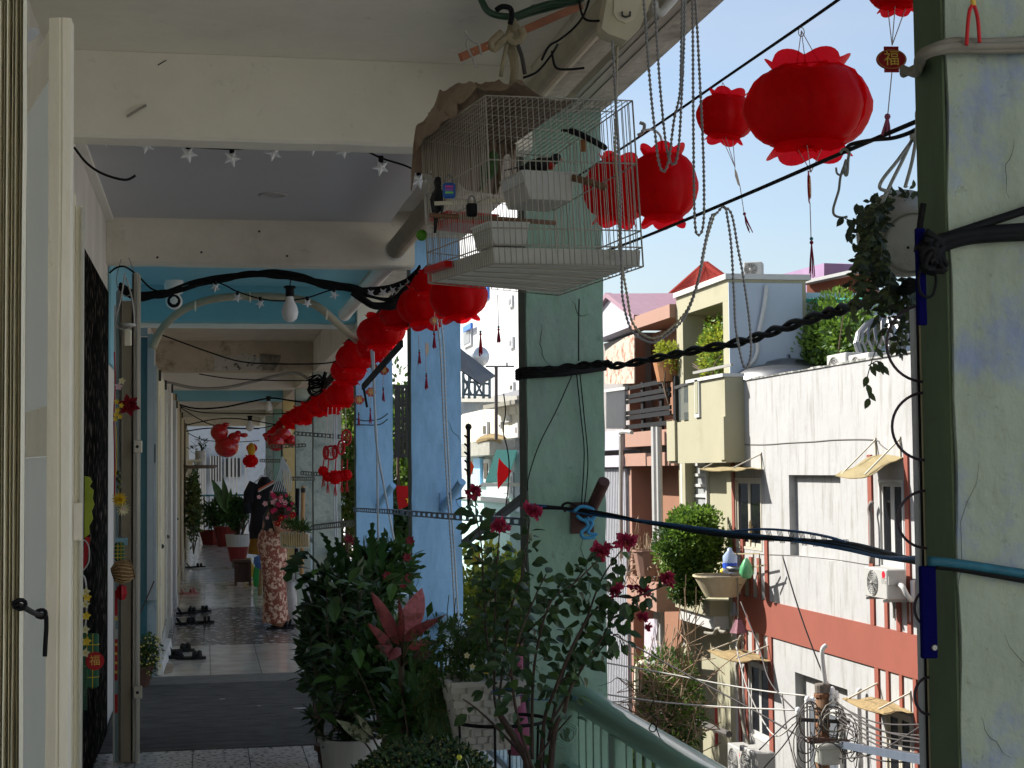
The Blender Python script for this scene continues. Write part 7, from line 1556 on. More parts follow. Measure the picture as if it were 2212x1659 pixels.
def ovl(b,c,d,up_,L):b.leaf(c,d,up_,L,L*.55,.12,.12)
anchors = [(1905,440),(1895,480),(1890,520),(1900,560),(1915,590),(1935,610),(1960,620),(1985,625)]
for i in range(46):
    ax,ay = rd3.choice(anchors);a = at(ax+rd3.uniform(-8,8),ay+rd3.uniform(-8,8),Y=3.2);ex = ax+rd3.uniform(-60,25)*(1 if ax < 1930 else .9);ey = ay+rd3.uniform(10,110 if ax < 1935 else 160)
    e = at(max(1836,min(1995,ex)),min(ey,790),Y=3.12+rd3.uniform(0,.15));p = smoothpath([a,(a+e)/2+Vector((0,-.01,.02)),e],6);sb.tube(p,.0013,4)
    for k,c in enumerate(p[2:]):
        for s in (-1,1):d = Vector((s*rd3.uniform(.3,1),rd3.gauss(0,.5),rd3.uniform(-1,.1)));ovl(b1 if rd3.random() < .62 else b2,c,d,Vector((rd3.gauss(0,.5),-1,.5)),rd3.uniform(.014,.024))
for i in range(300):
    a = R(rd3.uniform(70,250));r = rd3.uniform(.070,.104);c = hp_+Mh @ Vector((r*math.cos(a),r*math.sin(a),rd3.uniform(-.03,-.1)));c = c+Vector((rd3.gauss(0,.006),rd3.uniform(-.02,.03),rd3.gauss(0,.01)))
    ovl(b1 if i % 3 else b2,c,Vector((rd3.gauss(0,1)-.4,rd3.gauss(0,.5),rd3.gauss(0,1))),Vector((0,-1,.3)),rd3.uniform(.014,.024))
for pts in ([(1850,600),(1845,640),(1838,680),(1830,720)],[(1905,720),(1880,790),(1872,830),(1878,860)],[(1876,790),(1895,780),(1905,790)],[(1960,640),(1970,700),(1978,740)],[(1895,465),(1870,470),(1840,476),(1822,470)],[(1850,475),(1838,490),(1830,505)],[(1860,470),(1858,450),(1850,440)]):
    p = smoothpath([at(x,y,Y=3.15) for x,y in pts],4);sb.tube(p,.0012,4)
    for k,c in enumerate(p[1:]):
        if k % 2:ovl(b2 if pts[0][1] > 590 else b1,c,Vector((rd3.uniform(-1,1),-.2,-1)),Vector((0,-1,.4)),.026)
b1.build('foliage',mat('dark oval leaf',(.040,.055,.028),.5,var=.3,scale=20,bump=0,trans=.2),dp)['kind'] = 'stuff';b2.build('foliage',mat('olive oval leaf',(.10,.13,.05),.5,var=.3,scale=20,bump=0,trans=.35),dp)['kind'] = 'stuff';sb.build('stem',LEAFO,dp)
# ---------------------------------------------------------------- utility pole
PW = mat('weathered pole wood',lin('#6f5138'),.9,var=.3,scale=6,bump=.5,bscale=30,stretch=(1,1,.3))
pp = at(1776,1480,X=8.6);pl = thing('utility_pole','brown wooden utility pole with tangled wires before the white house','utility pole',(pp.x,pp.y,-9))
MB().tube([(pp.x-.10,pp.y,-9),(pp.x-.03,pp.y,pp.z-2),(pp.x,pp.y,pp.z)],[.17,.105,.095],14).build('shaft',PW,pl,smooth=True)
MB().lathe([(.105,-.12),(.108,-.02),(.1,.0),(0,.015)],(pp.x,pp.y,pp.z+.02),14).build('cap',mat('pole cap',(.12,.10,.08),.8),pl)
for y in (1502,1538,1566):c = at(1775,y,Y=pp.y);MB().lathe([(.106,-.03),(.112,-.02),(.112,.02),(.106,.03)],(pp.x-.01,pp.y,c.z),14).build('strap',mat('rusty strap',(.16,.07,.03),.8,var=.3,bump=.2),pl)
PORC = mat('white porcelain',(.75,.75,.72),.2,bump=0)
for x,y in ((1744,1512),(1755,1514),(1797,1508),(1798,1522),(1806,1518),(1724,1536),(1798,1492),(1806,1500)):
    MB().lathe([(0,.06),(.03,.05),(.045,.0),(.035,-.02),(.05,-.05),(.02,-.06)],at(x,y,Y=pp.y-.1),10).build('insulator',PORC,pl,smooth=True)
MB().bar(at(1722,1554,Y=pp.y-.1),at(1835,1560,Y=pp.y-.1),.05).build('cross_arm',DK,pl);MB().bar(at(1746,1598,Y=pp.y-.12),at(1832,1604,Y=pp.y-.12),.07,.09).build('cross_arm',mat('rusty arm',(.10,.055,.04),.8),pl)
bx0,bx1 = at(1771,1612,Y=pp.y-.35),at(1818,1652,Y=pp.y-.35)
jb = thing('junction_box','white metal junction box on the utility pole','junction box',bx0);MB().bbox(bx0.x,pp.y-.35,bx1.z,bx1.x,pp.y-.13,bx0.z,.02).build('case',mat('dull white box',lin('#a7a79c'),.6,var=.1,c2=lin('#7f7d70'),mix=(.55,.7,6)),jb);MB().bbox(bx0.x-.02,pp.y-.37,bx0.z-.05,bx1.x+.02,pp.y-.1,bx0.z+.01,.01).build('lid',mat('dull white box',0),jb)
tag(MB().tube(smoothpath([at(x,y,Y=pp.y-.1) for x,y in ((1783,1478),(1778,1440),(1776,1405),(1785,1394))],4),.035,8).build('conduit',WFR,smooth=True),'white conduit rising from the pole top to the terracotta band','conduit')
tag(MB().bar(at(1816,1608,Y=pp.y-.2),at(2010,1645,Y=15.5),.07,.09).build('steel_beam',mat('blue grey beam',lin('#5d6672'),.5,.3)),'blue grey steel arm reaching right from the utility pole','arm')
rd4 = random.Random(8);DW = mat('dark wire',(.05,.042,.038),.6,bump=0);LWI = mat('pale wire',(.40,.38,.34),.6,bump=0)
lw = [([(1310,1432),(1440,1455),(1560,1478),(1660,1494),(1742,1503)],25),([(1310,1500),(1440,1518),(1580,1528),(1722,1534)],25),([(1325,1370),(1480,1455),(1620,1530),(1760,1610)],25),([(1600,1300),(1640,1400),(1668,1480),(1745,1560)],24),
      ([(1690,1200),(1730,1330),(1775,1450),(1790,1478)],22.5),([(1590,1395),(1612,1480),(1650,1560),(1680,1590),(1720,1558)],24),([(1640,1620),(1700,1560),(1722,1545)],22),([(1650,1659),(1700,1600),(1735,1540)],22),([(1690,1500),(1700,1580),(1720,1659)],24)]
for i,(pts,Y) in enumerate(lw):wire('street_wire',[at(x,y,Y=Y-(Y-pp.y)*(k/(len(pts)-1))) for k,(x,y) in enumerate(pts)],.013 if i < 3 else .011,LWI if i in (0,1,5) else DW,['upper pale line from the left to the pole','lower pale line from the left to the pole','dark line slanting down behind the bushes','line down along the cream house corner','thin line slanting over the terracotta band','pale cable beside the lower window','dark drop line left of the pole','steeper dark drop line left of the pole','near vertical thin line by the lower window'][i],'wire')
for i,(y0,y1,x1) in enumerate(((1520,1565,2005),(1528,1590,2005),(1536,1606,2005),(1545,1620,2005),(1552,1632,2005),(1600,1646,2005),(1560,1652,2000),(1515,1600,2003),(1640,1560,2003))):
    a = at(1805,y0,Y=pp.y);e = at(x1,y1,Y=16);wire('street_wire',[a,(a+e)/2-Vector((0,0,.12)),e],.010,DW,ordn[i]+' wire from the top among those fanning right from the utility pole','wire','wires fanning right from the utility pole')
for i in range(26):
    cx,cy = rd4.choice(((1750,1560),(1800,1560),(1830,1590),(1740,1610),(1790,1640),(1840,1620)));rx,ry = rd4.uniform(8,34),rd4.uniform(15,55);a0 = rd4.uniform(0,6);Y = pp.y-rd4.uniform(.1,.5)
    MB().tube([at(cx+rx*math.cos(a0+t*.5),cy+ry*math.sin(a0+t*.5),Y=Y) for t in range(rd4.randint(8,12))],.009,5).build('wire_coil',DW if i % 3 else GRC,pl,smooth=True)
for i,(pts,r,m,lab) in enumerate(([([(858,900),(840,960),(845,1040),(835,1100),(870,1400),(915,1580)],.035,GRC,'brown hose running down by the lower left window'),([(1612,130),(1600,170),(1610,260),(1612,480)],.04,mat('grey hose',lin('#7a726c'),.7),'grey hose bundle left of the upper right window'),([(1548,1659),(1540,1400),(1535,1230),(1545,1215)],.04,WFR,'white pipe left of the lower right window')])):
    o = MB().tube(smoothpath([at(*c7(x,y),X=FX-.1) for x,y in pts],4),r,7).build('wall_hose',m,smooth=True);tag(o,lab,'hose')
rk = thing('drying_rack','metal rack with hanging bags and bottle under the upper left window','rack',at(*c7(890,430),X=9.6))
for a,b_ in (((800,425),(965,425)),((965,425),(965,560)),((800,425),(800,600)),((800,520),(1000,490)),((780,580),(860,605)),((930,425),(930,540))):MB().bar(at(*c7(*a),X=9.6),at(*c7(*b_),X=9.7),.025).build('rod',mat('rack metal',lin('#a09070'),.5,.3,var=.2),rk)
def bag(x,y,w,h,m,label,X=9.55,f=c7,cat='bag'):
    c = at(*f(x,y),X=X);s = (c-EYE).dot(FW)/FPX*.375
    b = MB();b.lathe([(0,-h*.5*s),(w*.28*s,-h*.46*s),(w*.5*s,-h*.2*s),(w*.42*s,h*.1*s),(w*.2*s,h*.4*s),(w*.08*s,h*.5*s)],c,14,lobes=5,amp=.12);tag(b.build('plastic_bag',m,smooth=True),label,cat)
bag(890,510,80,120,mat('green plastic bag',(.10,.38,.16),.4,var=.15,trans=.4,alpha=.8,bump=0),'translucent green plastic bag on the rack under the upper left window')
bag(768,520,60,40,mat('yellow cloth',(.60,.45,.06),.8),'small yellow cloth bundle at the left of the rack')
c = at(*c7(795,470),X=9.5);tag(MB().lathe([(0,-.22),(.13,-.21),(.135,.1),(.05,.2),(.04,.25),(0,.26)],c,14).build('water_bottle',mat('clear blue bottle',(.45,.55,.75),.2,alpha=.6,bump=0),smooth=True),'clear water bottle with blue label on the rack','bottle')
tag(MB().lathe([(.137,-.12),(.137,-.02)],c,14).build('bottle_label',mat('blue label',(.02,.08,.5),.5,bump=0)),'blue label band of the water bottle on the rack','label')
c = at(*c7(835,515),X=9.5);tag(MB().lathe([(0,-.06),(.16,-.04),(.20,.05),(.19,.05),(.15,-.02),(0,-.03)],c,18).build('metal_basin',STEEL,smooth=True),'metal basin hanging on the rack under the window','basin')
def broom(x0,y0,x1,y1,hx_,hy_,w,m,lab):
    t = thing('broom',lab,'broom',at(*c7(x0,y0),X=9.6));MB().tube([at(*c7(x0,y0),X=9.6),at(*c7(x1,y1),X=9.6)],.015,6).build('handle',GRC,t);c = at(*c7(hx_,hy_),X=9.6);MB().lathe([(w*.35,.1),(w*.5,.04),(w,-.14),(0,-.14)],c,12,lobes=6,amp=.12).build('bristles',m,t)
broom(838,560,842,800,845,835,.16,mat('pink brown bristles',lin('#8a6168'),.9,var=.3,scale=30),'broom with pinkish bristles hanging before the terracotta band')
broom(808,900,822,760,818,735,.07,mat('grey scraper',(.13,.14,.14),.6),'grey squeegee standing up at the cream house corner')
sbx = MB()
for k in range(12):a = at(*c7(915,385),X=9.95);sbx.tube([a,a+Vector((0,rd4.uniform(-.12,.12),rd4.uniform(.3,.5)))],.008,4)
o = sbx.build('straw_brush',STRAW);tag(o,'straw hand brush standing at the upper left window','brush')
c = at(*c7(450,1330),X=7.6);bush('roadside_bush','round bush with green leaves and dry brown twigs above the handrail',c,(.55,1.5,1.15),5200,.10,.05,[LEAFS,LEAFM],(7.6,c.y,-6),'bush',seed=41,shell=.55,lumps=9)
tg = MB()
for k in range(150):
    v = Vector((rd4.gauss(-.4,.5),rd4.gauss(-.3,.6),rd4.gauss(.2,.6))).normalized();a = c+Vector((v.x*.5,v.y*1.0,v.z*.9));tg.tube([a,a+Vector((rd4.gauss(0,.25),rd4.gauss(0,.4),rd4.gauss(0,.3))),a+Vector((rd4.gauss(0,.3),rd4.gauss(0,.5),rd4.gauss(0.1,.35)))],.008,4)
for k in range(16):a = c+Vector((0,-.6,.5));tg.tube(smoothpath([a,a+Vector((0,rd4.uniform(-.8,.2),rd4.uniform(.4,.8))),a+Vector((0,rd4.uniform(-1.6,.4),rd4.uniform(.8,1.9)))],3),.008,4)
o = tg.build('dry_twigs',TWIG);tag(o,'dry brown twigs tangled over the roadside bush','twigs');o['kind'] = 'stuff'
c = at(*c7(330,1620),X=6.6);bush('roadside_bush','low sprawling green bush just below the handrail',c,(.6,1.3,.5),2600,.12,.04,[LEAFS,LEAFD],(6.6,c.y,-6),'bush',seed=43,shell=.3,lumps=8)
c = at(*c7(310,450),X=9.5);tg = MB()
for k in range(120):a = c+Vector((rd4.uniform(-.2,.2),rd4.uniform(-1.0,.8),rd4.uniform(-.5,.3)));tg.tube([a,a+Vector((rd4.gauss(0,.1),rd4.gauss(0,.3),rd4.gauss(0,.3))),a+Vector((rd4.gauss(0,.1),rd4.gauss(0,.4),rd4.gauss(0,.3)))],.010,4)
o = tg.build('dry_vine',TWIG);tag(o,'dry brown vine heaped on the balcony of the salmon house','vine');o['kind'] = 'stuff'
planter('clay_pot','terracotta pot among the dry vine on the salmon house',tuple(at(*c7(330,550),X=9.4)),.25,.36,.55,SAL,'pot',14)
tag(MB().box(9.3,at(*c7(370,560),X=9.3).y,at(*c7(220,700),X=9.3).z-.05,10.2,at(*c7(200,560),X=9.3).y,at(*c7(220,560),X=9.3).z).build('balcony_ledge',SAL),'salmon balcony ledge carrying the dry vine','balcony')
tag(MB().hexa([at(*c7(x,y),X=X) for x,y,X in ((300,1090,9.2),(375,1110,9.2),(375,1110,9.24),(300,1090,9.24),(302,800,9.2),(375,800,9.2),(375,800,9.24),(302,800,9.24))]).build('blanket',mat('pale blanket',lin('#b3aab0'),.95,var=.15,scale=6,bump=.4)),'pale grey blanket hung out beside the white downpipes','blanket')
o = MB().tube(smoothpath([at(*c7(x,y),X=9.1) for x,y in ((262,1300),(258,1150),(262,1080),(280,1055),(300,1052))],4),.06,8).build('bent_pipe',CREAMG,smooth=True);tag(o,'cream bent pipe above the roadside bush','pipe')
o = MB().tube(smoothpath([at(*c7(x,y),X=9.5) for x,y in ((650,880),(700,885),(715,862),(735,855),(742,872),(770,876))],4),.035,6).build('service_bracket',GRC,smooth=True);tag(o,'curled service bracket on the wall under the white canopy','bracket')
tag(MB().tube([at(*c7(600,1390),X=8.8),at(*c7(790,1465),X=8.8)],.06,8).build('pipe_end',mat('dark pole',(.08,.07,.06),.7)),'dark horizontal pole end beside the roadside bush','pole')
tag(MB().tube([at(*c7(718,1530),X=9.8),at(*c7(716,1310),X=9.8)],.03,6).build('red_handle',mat('faded red',(.45,.05,.04),.6)),'thin red handle leaning in the cream house yard','handle')  # bare red handle, no mop head modelled
# ---------------------------------------------------------------- distant houses seen between the pillars
TW = mat('bright white tower paint',(.50,.50,.495),.8,var=.03)
tw3 = thing('tower_block','tall bright white building with small windows between the pillars','building',(14,85,-9))
MB().box(14,61,-9,15,130,26).build('wall',TW,tw3)
def win1(x0,y0,x1,y1,X,m,parent,fr=True,f=c1,d=.12):
    p,q,r = at(*f(x0,y0),X=X),at(*f(x1,y0),X=X),at(*f(x0,y1),X=X);w = MB().box(X-d,q.y,r.z,X-.01,p.y,p.z)
    if fr:o = w.build('window',mat('window surround',(.45,.45,.45),.6),parent);MB().box(X-d-.03,q.y+.25,r.z+.15,X-d-.005,p.y-.25,p.z-.15).build('pane',m,o)
    else:w.build('panel',m,parent)
BLW = mat('bright blue film',(.04,.16,.55),.4,bump=0)
for a in ((375,120,402,198),(380,403,407,480)):win1(*a,14,mat('grey pane',(.20,.21,.22),.3,bump=0),tw3)
win1(385,712,412,782,14,GLASS,tw3);win1(62,325,116,475,14,mat('grey pane',0),tw3)
win1(65,215,113,265,14,BLW,tw3,False);win1(62,326,116,362,13.8,BLW,tw3,False);win1(140,60,232,182,14,BLW,tw3,False)
co = thing('corrugated_house','grey corrugated iron roofed house before the white tower','house',(11.2,58,-9))
MB().box(11.2,46.5,-9,14,68,at(*c1(50,905),X=11.2).z+.3).build('wall',mat('dark shed wall',(.2,.2,.21),.8),co)
for k in range(34):x = 48+k*8.5;a,b_ = at(*c1(x,835),X=11.1),at(*c1(x,935),X=11.1);MB().tube([a,b_],.16,5).build('corrugation',mat('grey corrugated iron',lin('#8b9196'),.5,.3),co)
MB().bar(at(*c1(40,826),X=10.9),at(*c1(470,822),X=10.9),.5,.22).build('eave',ACD,co)
ow = thing('old_house','stained old plaster house with small shuttered window between the pillars','house',(10.4,55,-9))
OLD = mat('stained old plaster',lin('#c9c2b2'),.9,var=.12,scale=.8,bump=.3,c2=lin('#6b6254'),mix=(.52,.70,.9),stretch=(1,1,.4))
y_r,y_l = at(*c1(470,950),X=10.4).y-1.5,at(*c1(45,950),X=10.4).y
MB().box(10.4,y_r,at(*c1(50,1130),X=10.4).z,13,y_l,at(*c1(60,925),X=10.4).z).build('wall',OLD,ow)
MB().hexa([at(*c1(x,y),X=X) for x,y,X in ((290,930,10.3),(470,930,10.3),(470,930,13),(290,930,13),(265,870,10.2),(470,845,10.2),(470,845,13),(265,870,13))]).build('gable',OLD,ow);MB().bar(at(*c1(245,880),X=10.1),at(*c1(470,842),X=10.1),.6,.14).build('eave',GRC,ow)
for a,m in (((203,985,235,1092),GLASS),((360,945,388,985),CREAMG),((432,990,450,1090),mat('brown shutter',lin('#7b5a48'),.8)),((318,985,330,1030),ACM)):win1(*a,10.4,m,ow)
MB().box(9.8,y_r,at(*c1(50,1222),X=10).z,10.39,y_l,at(*c1(100,1132),X=10).z).build('ledge',mat('grey concrete ledge',lin('#8d8b80'),.9,var=.2,scale=3),ow)
ss_ = MB()
for k in range(26):c = at(*c1(170+k*6.5,1128-18*math.sin(math.pi*k/25)),X=9.9);ss_.lathe([(.18,0),(.16,.1),(0,.25)],c,6)
ss_.build('straw_heap',STRAW,ow)['kind'] = 'stuff'
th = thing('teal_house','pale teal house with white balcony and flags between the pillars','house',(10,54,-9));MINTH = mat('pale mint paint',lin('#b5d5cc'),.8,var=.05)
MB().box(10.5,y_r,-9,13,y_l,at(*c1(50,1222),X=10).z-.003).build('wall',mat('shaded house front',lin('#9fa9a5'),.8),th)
MB().box(9.6,y_r,-9,10.49,y_l,at(*c1(100,1520),X=9.6).z).build('parapet',MINTH,th);MB().bar(at(*c1(185,1418),X=9.5),at(*c1(470,1414),X=9.5),.14,.12).build('handrail',WFR,th)
win1(140,1235,186,1410,10.4,SKYP,th,False);win1(340,1330,415,1500,10.5,WFR,th);win1(210,1240,250,1400,10.5,GLASS,th);win1(430,1180,462,1600,9.9,mat('bluish column',lin('#b9c6cf'),.7),th,False)
MB().box(9.5,y_r,at(*c1(200,1530),X=9.5).z,9.6,y_l,at(*c1(200,1500),X=9.5).z).build('coping',WFR,th)
tag(MB().poly([at(*c1(x,y),X=X) for x,y,X in ((285,1180,9.7),(425,1182,9.7),(355,1402,8.8),(208,1402,8.8))],(-.7,0,.7),.04).build('teal_awning',mat('mint awning',lin('#6fc4ac'),.7,trans=.3)),'mint green slanting awning of the pale teal house','awning')
FLR = mat('red flag cloth',(.62,.008,.012),.7,var=.1,trans=.4,bump=0)
def flag(pts,m,lab,Y,star_=None):
    t = thing('flag',lab,'flag',at(*pts[0],Y=Y));MB().poly([at(x,y,Y=Y) for x,y in pts],(0,1,0),.01).build('cloth',m,t)
    if star_:
        cx,cy,r = star_;P_ = []
        for k in range(10):a = math.pi/2+k*math.pi/5;q = r if k % 2 == 0 else r*.4;P_.append(at(cx+q*math.cos(a),cy-q*math.sin(a),Y=Y-.02))
        MB().poly(P_,(0,1,0),.008).build('star',mat('flag yellow',(.85,.62,.02),.6,bump=0),t)
d1 = lambda x,y:c1(x,y)
flag([d1(x,y) for x,y in ((297,1230),(330,1270),(385,1320),(345,1385),(320,1410),(290,1450),(285,1340))],FLR,'large folded red flag before the mint awning',40)
flag([d1(x,y) for x,y in ((85,1230),(105,1255),(125,1290),(110,1335),(92,1390),(72,1345),(76,1280))],mat('orange flag cloth',(.65,.10,.01),.7,trans=.4,bump=0),'orange and yellow flag left of the mint awning',42,(d1(78,1320)[0],d1(78,1320)[1],5))
flag([(856,1049),(886,1050),(886,1090),(876,1095),(862,1101),(858,1080)],FLR,'red flag with yellow star in the gap between the blue pillars',24,(884,1080,9))
flag([(1018,1180),(1035,1190),(1040,1210),(1025,1235),(1020,1220)],FLR,'small red flag low in the gap behind the bougainvillea',30)
tk2 = at(*c1(160,530),Y=52);t = thing('water_tank','round white water tank on a lattice stand between the pillars','water tank',tk2)
Mt = Vector((.35,-1,0)).normalized().to_track_quat('Z','Y').to_matrix();MB().lathe([(0,.25),(.05,.25),(.16,.23),(.2,.2),(.3,.16),(.33,.1),(.33,-.35)],tk2,24,M=Mt).build('tank',mat('tank enamel',(.62,.63,.64),.3,.4),t,smooth=True)
ls = thing('tank_stand','steel lattice stand under the round water tank','stand',at(*c1(140,800),Y=52))
for x in (50,90,130,190,232):MB().tube([at(*c1(x,640),Y=52),at(*c1(x,820),Y=52)],.05,5).build('leg',SLOT,ls)
for a,b_ in (((45,660),(110,800)),((110,660),(50,800)),((40,700),(235,720)),((40,790),(235,800)),((130,690),(190,810)),((190,690),(130,810))):MB().tube([at(*c1(*a),Y=52),at(*c1(*b_),Y=52)],.04,5).build('brace',SLOT,ls)
an = thing('antenna_mast','tall dark pipe mast with crossbar before the white tower','mast',at(*c1(278,1100),Y=45));MB().tube([at(*c1(278,1105),Y=45),at(*c1(278,600),Y=45)],.05,8).build('mast',mat('brown mast',(.09,.07,.065),.7),an);MB().tube([at(*c1(205,598),Y=45),at(*c1(402,598),Y=45)],.03,6).build('crossbar',ACD,an);MB().tube([at(*c1(352,598),Y=45),at(*c1(352,570),Y=45)],.03,5).build('stub',ACD,an)
MB_ = MB().hexa([at(*c1(x,y),Y=Y) for x,y,Y in ((20,620,13.2),(168,728,12.6),(272,668,13.6),(30,480,14.4),(20,612,13.2),(168,718,12.6),(272,660,13.6),(30,472,14.4))]);tag(MB_.build('canopy_sheet',mat('black canopy',(.006,.007,.007),.5,var=.2)),'dark slanting canopy sheet jutting out behind the wider blue pillar','canopy')
gp_ = thing('lamp_post','black iron post with ball top between the pillars','post',at(1013,1050,Y=18));MB().tube([at(1013,1100,Y=18),at(1012,925,Y=18)],.022,8).build('post',BLACKM,gp_);MB().ball(at(1012,922,Y=18),.04,10).build('ball',BLACKM,gp_)
for k in range(5):MB().bar(at(1003,940+k*18,Y=18),at(1012,948+k*18,Y=18),.02).build('scroll',BLACKM,gp_)
fx = thing('iron_frame','rusty dark iron frame in the gap between the blue pillars','frame',at(868,900,Y=20))
for x in (856,862,870,878,884):MB().bar(at(x,835,Y=20),at(x,985,Y=20),.035).build('bar',DK,fx)
for y in (835,870,905,940,985):MB().bar(at(850,y,Y=20),at(890,y,Y=20),.04).build('bar',DK,fx)
for i,(x,y,Y,r,m,lab) in enumerate(((868,960,34,(.5,1,1.6),[LEAFS,LEAFM],'sunlit tree seen in the gap between the blue pillars'),(752,1010,36,(.5,1,2.6),[LEAFS,LEAFO],'sunlit tree seen in the gap left of the narrower blue pillar'),(875,1180,26,(.6,1,.8),[LEAFD,LEAFM],'dark shrub low between the blue pillars'),(1075,1330,24,(1.1,1.2,1.1),[LEAFS,LEAFY],'bright sunlit tree behind the bougainvillea left of the sea green pillar'),(700,1060,60,(2,2,2),[LEAFS,LEAFD],'far tree beyond the dirty pale pillars'))):
    p = at(x,y,Y=Y);bush('street_tree',lab,p,r,4200,.15,.08,m,(p.x,p.y,-9),'tree',seed=60+i,shell=.3,lumps=12,stemr=.09,nst=7)
tag(MB().box(*at(690,1105,Y=58),*(at(790,1040,Y=64))).build('striped_house',mat('white far house',lin('#c9cfd2'),.8)),'small pale house behind the trees left of the blue pillar','house')
fh = thing('far_house_row','long pale house row beyond the teal house','house',(11,90,-9));MB().box(11,y_l+.5,-9,20,66,1.8).build('wall',WL,fh);MB().box(9,100,-9,60,140,5).build('wall',TW,fh)
wbk = thing('end_house','white house with barred windows closing the view at the end of the gallery','house',(0,52,-9))
MB().box(-8,52,-9,3.4,60,9).build('wall',mat('bluish white end wall',lin('#b4bbc2'),.8),wbk)
for x0,x1,y0,y1 in ((455,478,985,1040),(486,520,990,1030),(430,444,975,1150)):
    a,b_ = at(x0,y0,Y=51.9),at(x1,y1,Y=51.9);w = MB().box(a.x,51.9,b_.z,b_.x,51.98,a.z).build('window',mat('dark barred opening',(.04,.045,.05),.5),wbk)
    for k in range(5):x = a.x+(b_.x-a.x)*k/4;MB().box(x-.02,51.84,b_.z,x+.02,51.88,a.z).build('bar',WFR,w)
for x in (495,503,510,530):MB().box(at(x,1000,Y=50).x,50,-1,at(x+3,1000,Y=50).x,50.1,3).build('column',WFR,wbk)
gbar = thing('end_fence','iron railing at the far end of the gallery','railing',(0,43.2,0));MB().box(-.6,43.2,.95,1.7,43.24,1.0).build('rail',mat('dark teal enamel',0),gbar)
for k in range(18):x = -.58+k*.13;MB().box(x,43.21,0,x+.02,43.23,.95).build('baluster',DK,gbar)
# ---------------------------------------------------------------- far part of the gallery
def fy(x,y,Y):return at(x,y,Y=Y)
sf = thing('wall_shelf','small wall shelf with bottles far down the left wall','shelf',fy(420,990,30));a,b_ = fy(405,993,30),fy(436,997,30);MB().box(a.x,29.8,b_.z,b_.x,30.2,a.z).build('board',CREAMG,sf);MB().box(a.x,29.9,b_.z-.25,a.x+.1,30.1,b_.z).build('bracket',CREAMG,sf)
leafy('shelf_plant','dark spiky plant on the wall shelf',fy(429,985,30),[fy(x,y,30) for x,y in ((415,962),(422,952),(430,948),(440,955),(446,965),(436,950))],6,.16,.04,DKL,rnd,start=.3)
tag(MB().lathe([(0,-.14),(.07,-.12),(.09,.1),(.08,.14),(0,.14)],fy(432,990,30),12).build('shelf_pot',WFR),'white pot of the spiky shelf plant','pot')
tag(MB().lathe([(0,.02),(.26,.0),(.30,.06),(.28,.06),(.2,.01)],fy(433,1012,29),18).build('hanging_dish',mat('brown dish',(.13,.10,.08),.6)),'brown hanging dish below the wall shelf','dish')
wire('dish_cord',[fy(432,990,29),fy(425,1000,29),fy(420,1012,29)],.008,CREAMG,'cord of the brown hanging dish','cord',k=0)
c = fy(418,1090,30);bush('climbing_plant','tall yellow green climbing plant along the far left wall',c,(.13,.8,.8),1900,.09,.045,[LEAFO,LEAFM],(c.x,c.y,.1),seed=71,shell=.1,lumps=10,stemr=.01)
c = fy(470,1110,36);bush('potted_tree','leafy dark green plant at the far end of the gallery',c,(.42,.5,.42),1500,.12,.05,[DKM,LEAFM],(c.x,c.y,.3),seed=72,shell=.2,lumps=9)
planter('red_box_planter','dark red box planter at the far end of the gallery',(c.x-.1,c.y,.0),.22,.30,.32,mat('dark red plastic',(.20,.015,.012),.5),'planter',4)
planter('red_pot','dark red round pot at the far end of the gallery',(fy(488,1150,35).x,35,.0),.18,.26,.42,mat('dark red plastic',0),'pot',16)
bp = thing('banana_plant','plant with two long broad leaves at the far end of the gallery','plant',fy(495,1120,34))
for x0,y0,x1,y1,w,m in ((492,1110,459,1033,.22,DKM),(492,1110,483,1030,.16,LEAFM),(492,1110,500,1055,.14,DKM)):a,e = fy(x0,y0,34),fy(x1,y1,33.8);b = MB();b.leaf(a,e-a,(.2,-1,.2),(e-a).length,w,.2,.1);b.build('leaf',m,bp)
c = fy(514,1108,27);bush('clipped_shrub','dark column shaped shrub in the white and red pot',c,(.20,.2,.32),3200,.05,.03,[DKL,DKM],(c.x,c.y,.35),seed=73,shell=.4,lumps=6,stemr=.02)
pt = thing('red_white_pot','large pot with white rim and dark red body under the column shrub','pot',(c.x,27,0));MB().lathe([(0,.0),(.13,0),(.18,.24),(0,.24)],(c.x,27,0.12),20).build('base',mat('dark red plastic',0),pt);MB().lathe([(.181,.24),(.21,.44),(.19,.44),(.17,.3)],(c.x,27,.12),20).build('rim',WFR,pt);MB().disc((c.x,27,.52),.19,(0,0,1),20).build('soil',SOIL,pt);MB().lathe([(.10,0),(.12,.12)],(c.x,27,0),12).build('foot',STEEL,pt)
p = fy(527,1210,22);sx = thing('dark_stool','dark wooden stool beside the yellow bag','stool',(p.x,23,0));MB().bbox(p.x-.13,22.8,.32,p.x+.12,23.1,.36,.01).build('seat',mat('dark stool wood',(.05,.02,.015),.5),sx)
for ax,ay in ((-.11,22.83),(.09,22.83),(-.11,23.05),(.09,23.05)):MB().box(p.x+ax,ay,0,p.x+ax+.03,ay+.03,.319).build('leg',mat('dark stool wood',0),sx)
MB().box(p.x-.105,22.9,.05,p.x+.095,23.0,.31).build('drawer',mat('dark stool wood',0),sx)
def bag2(x,yb,w,h,Y,m,lab):
    c = fy(x,yb,Y);c.z = 0;s = Y/FPX;tag(MB().lathe([(0,0.001),(w*.42*s,.01),(w*.5*s,h*.3*s),(w*.44*s,h*.6*s),(w*.22*s,h*.85*s),(w*.26*s,h*s),(0,h*.9*s)],c,16,lobes=5,amp=.08).build('shopping_bag',m,smooth=True),lab,'bag')
bag2(537,1232,24,42,24.5,mat('mustard plastic',(.42,.28,.02),.45,var=.2,trans=.25,bump=.3),'mustard yellow bag standing on the tiles')
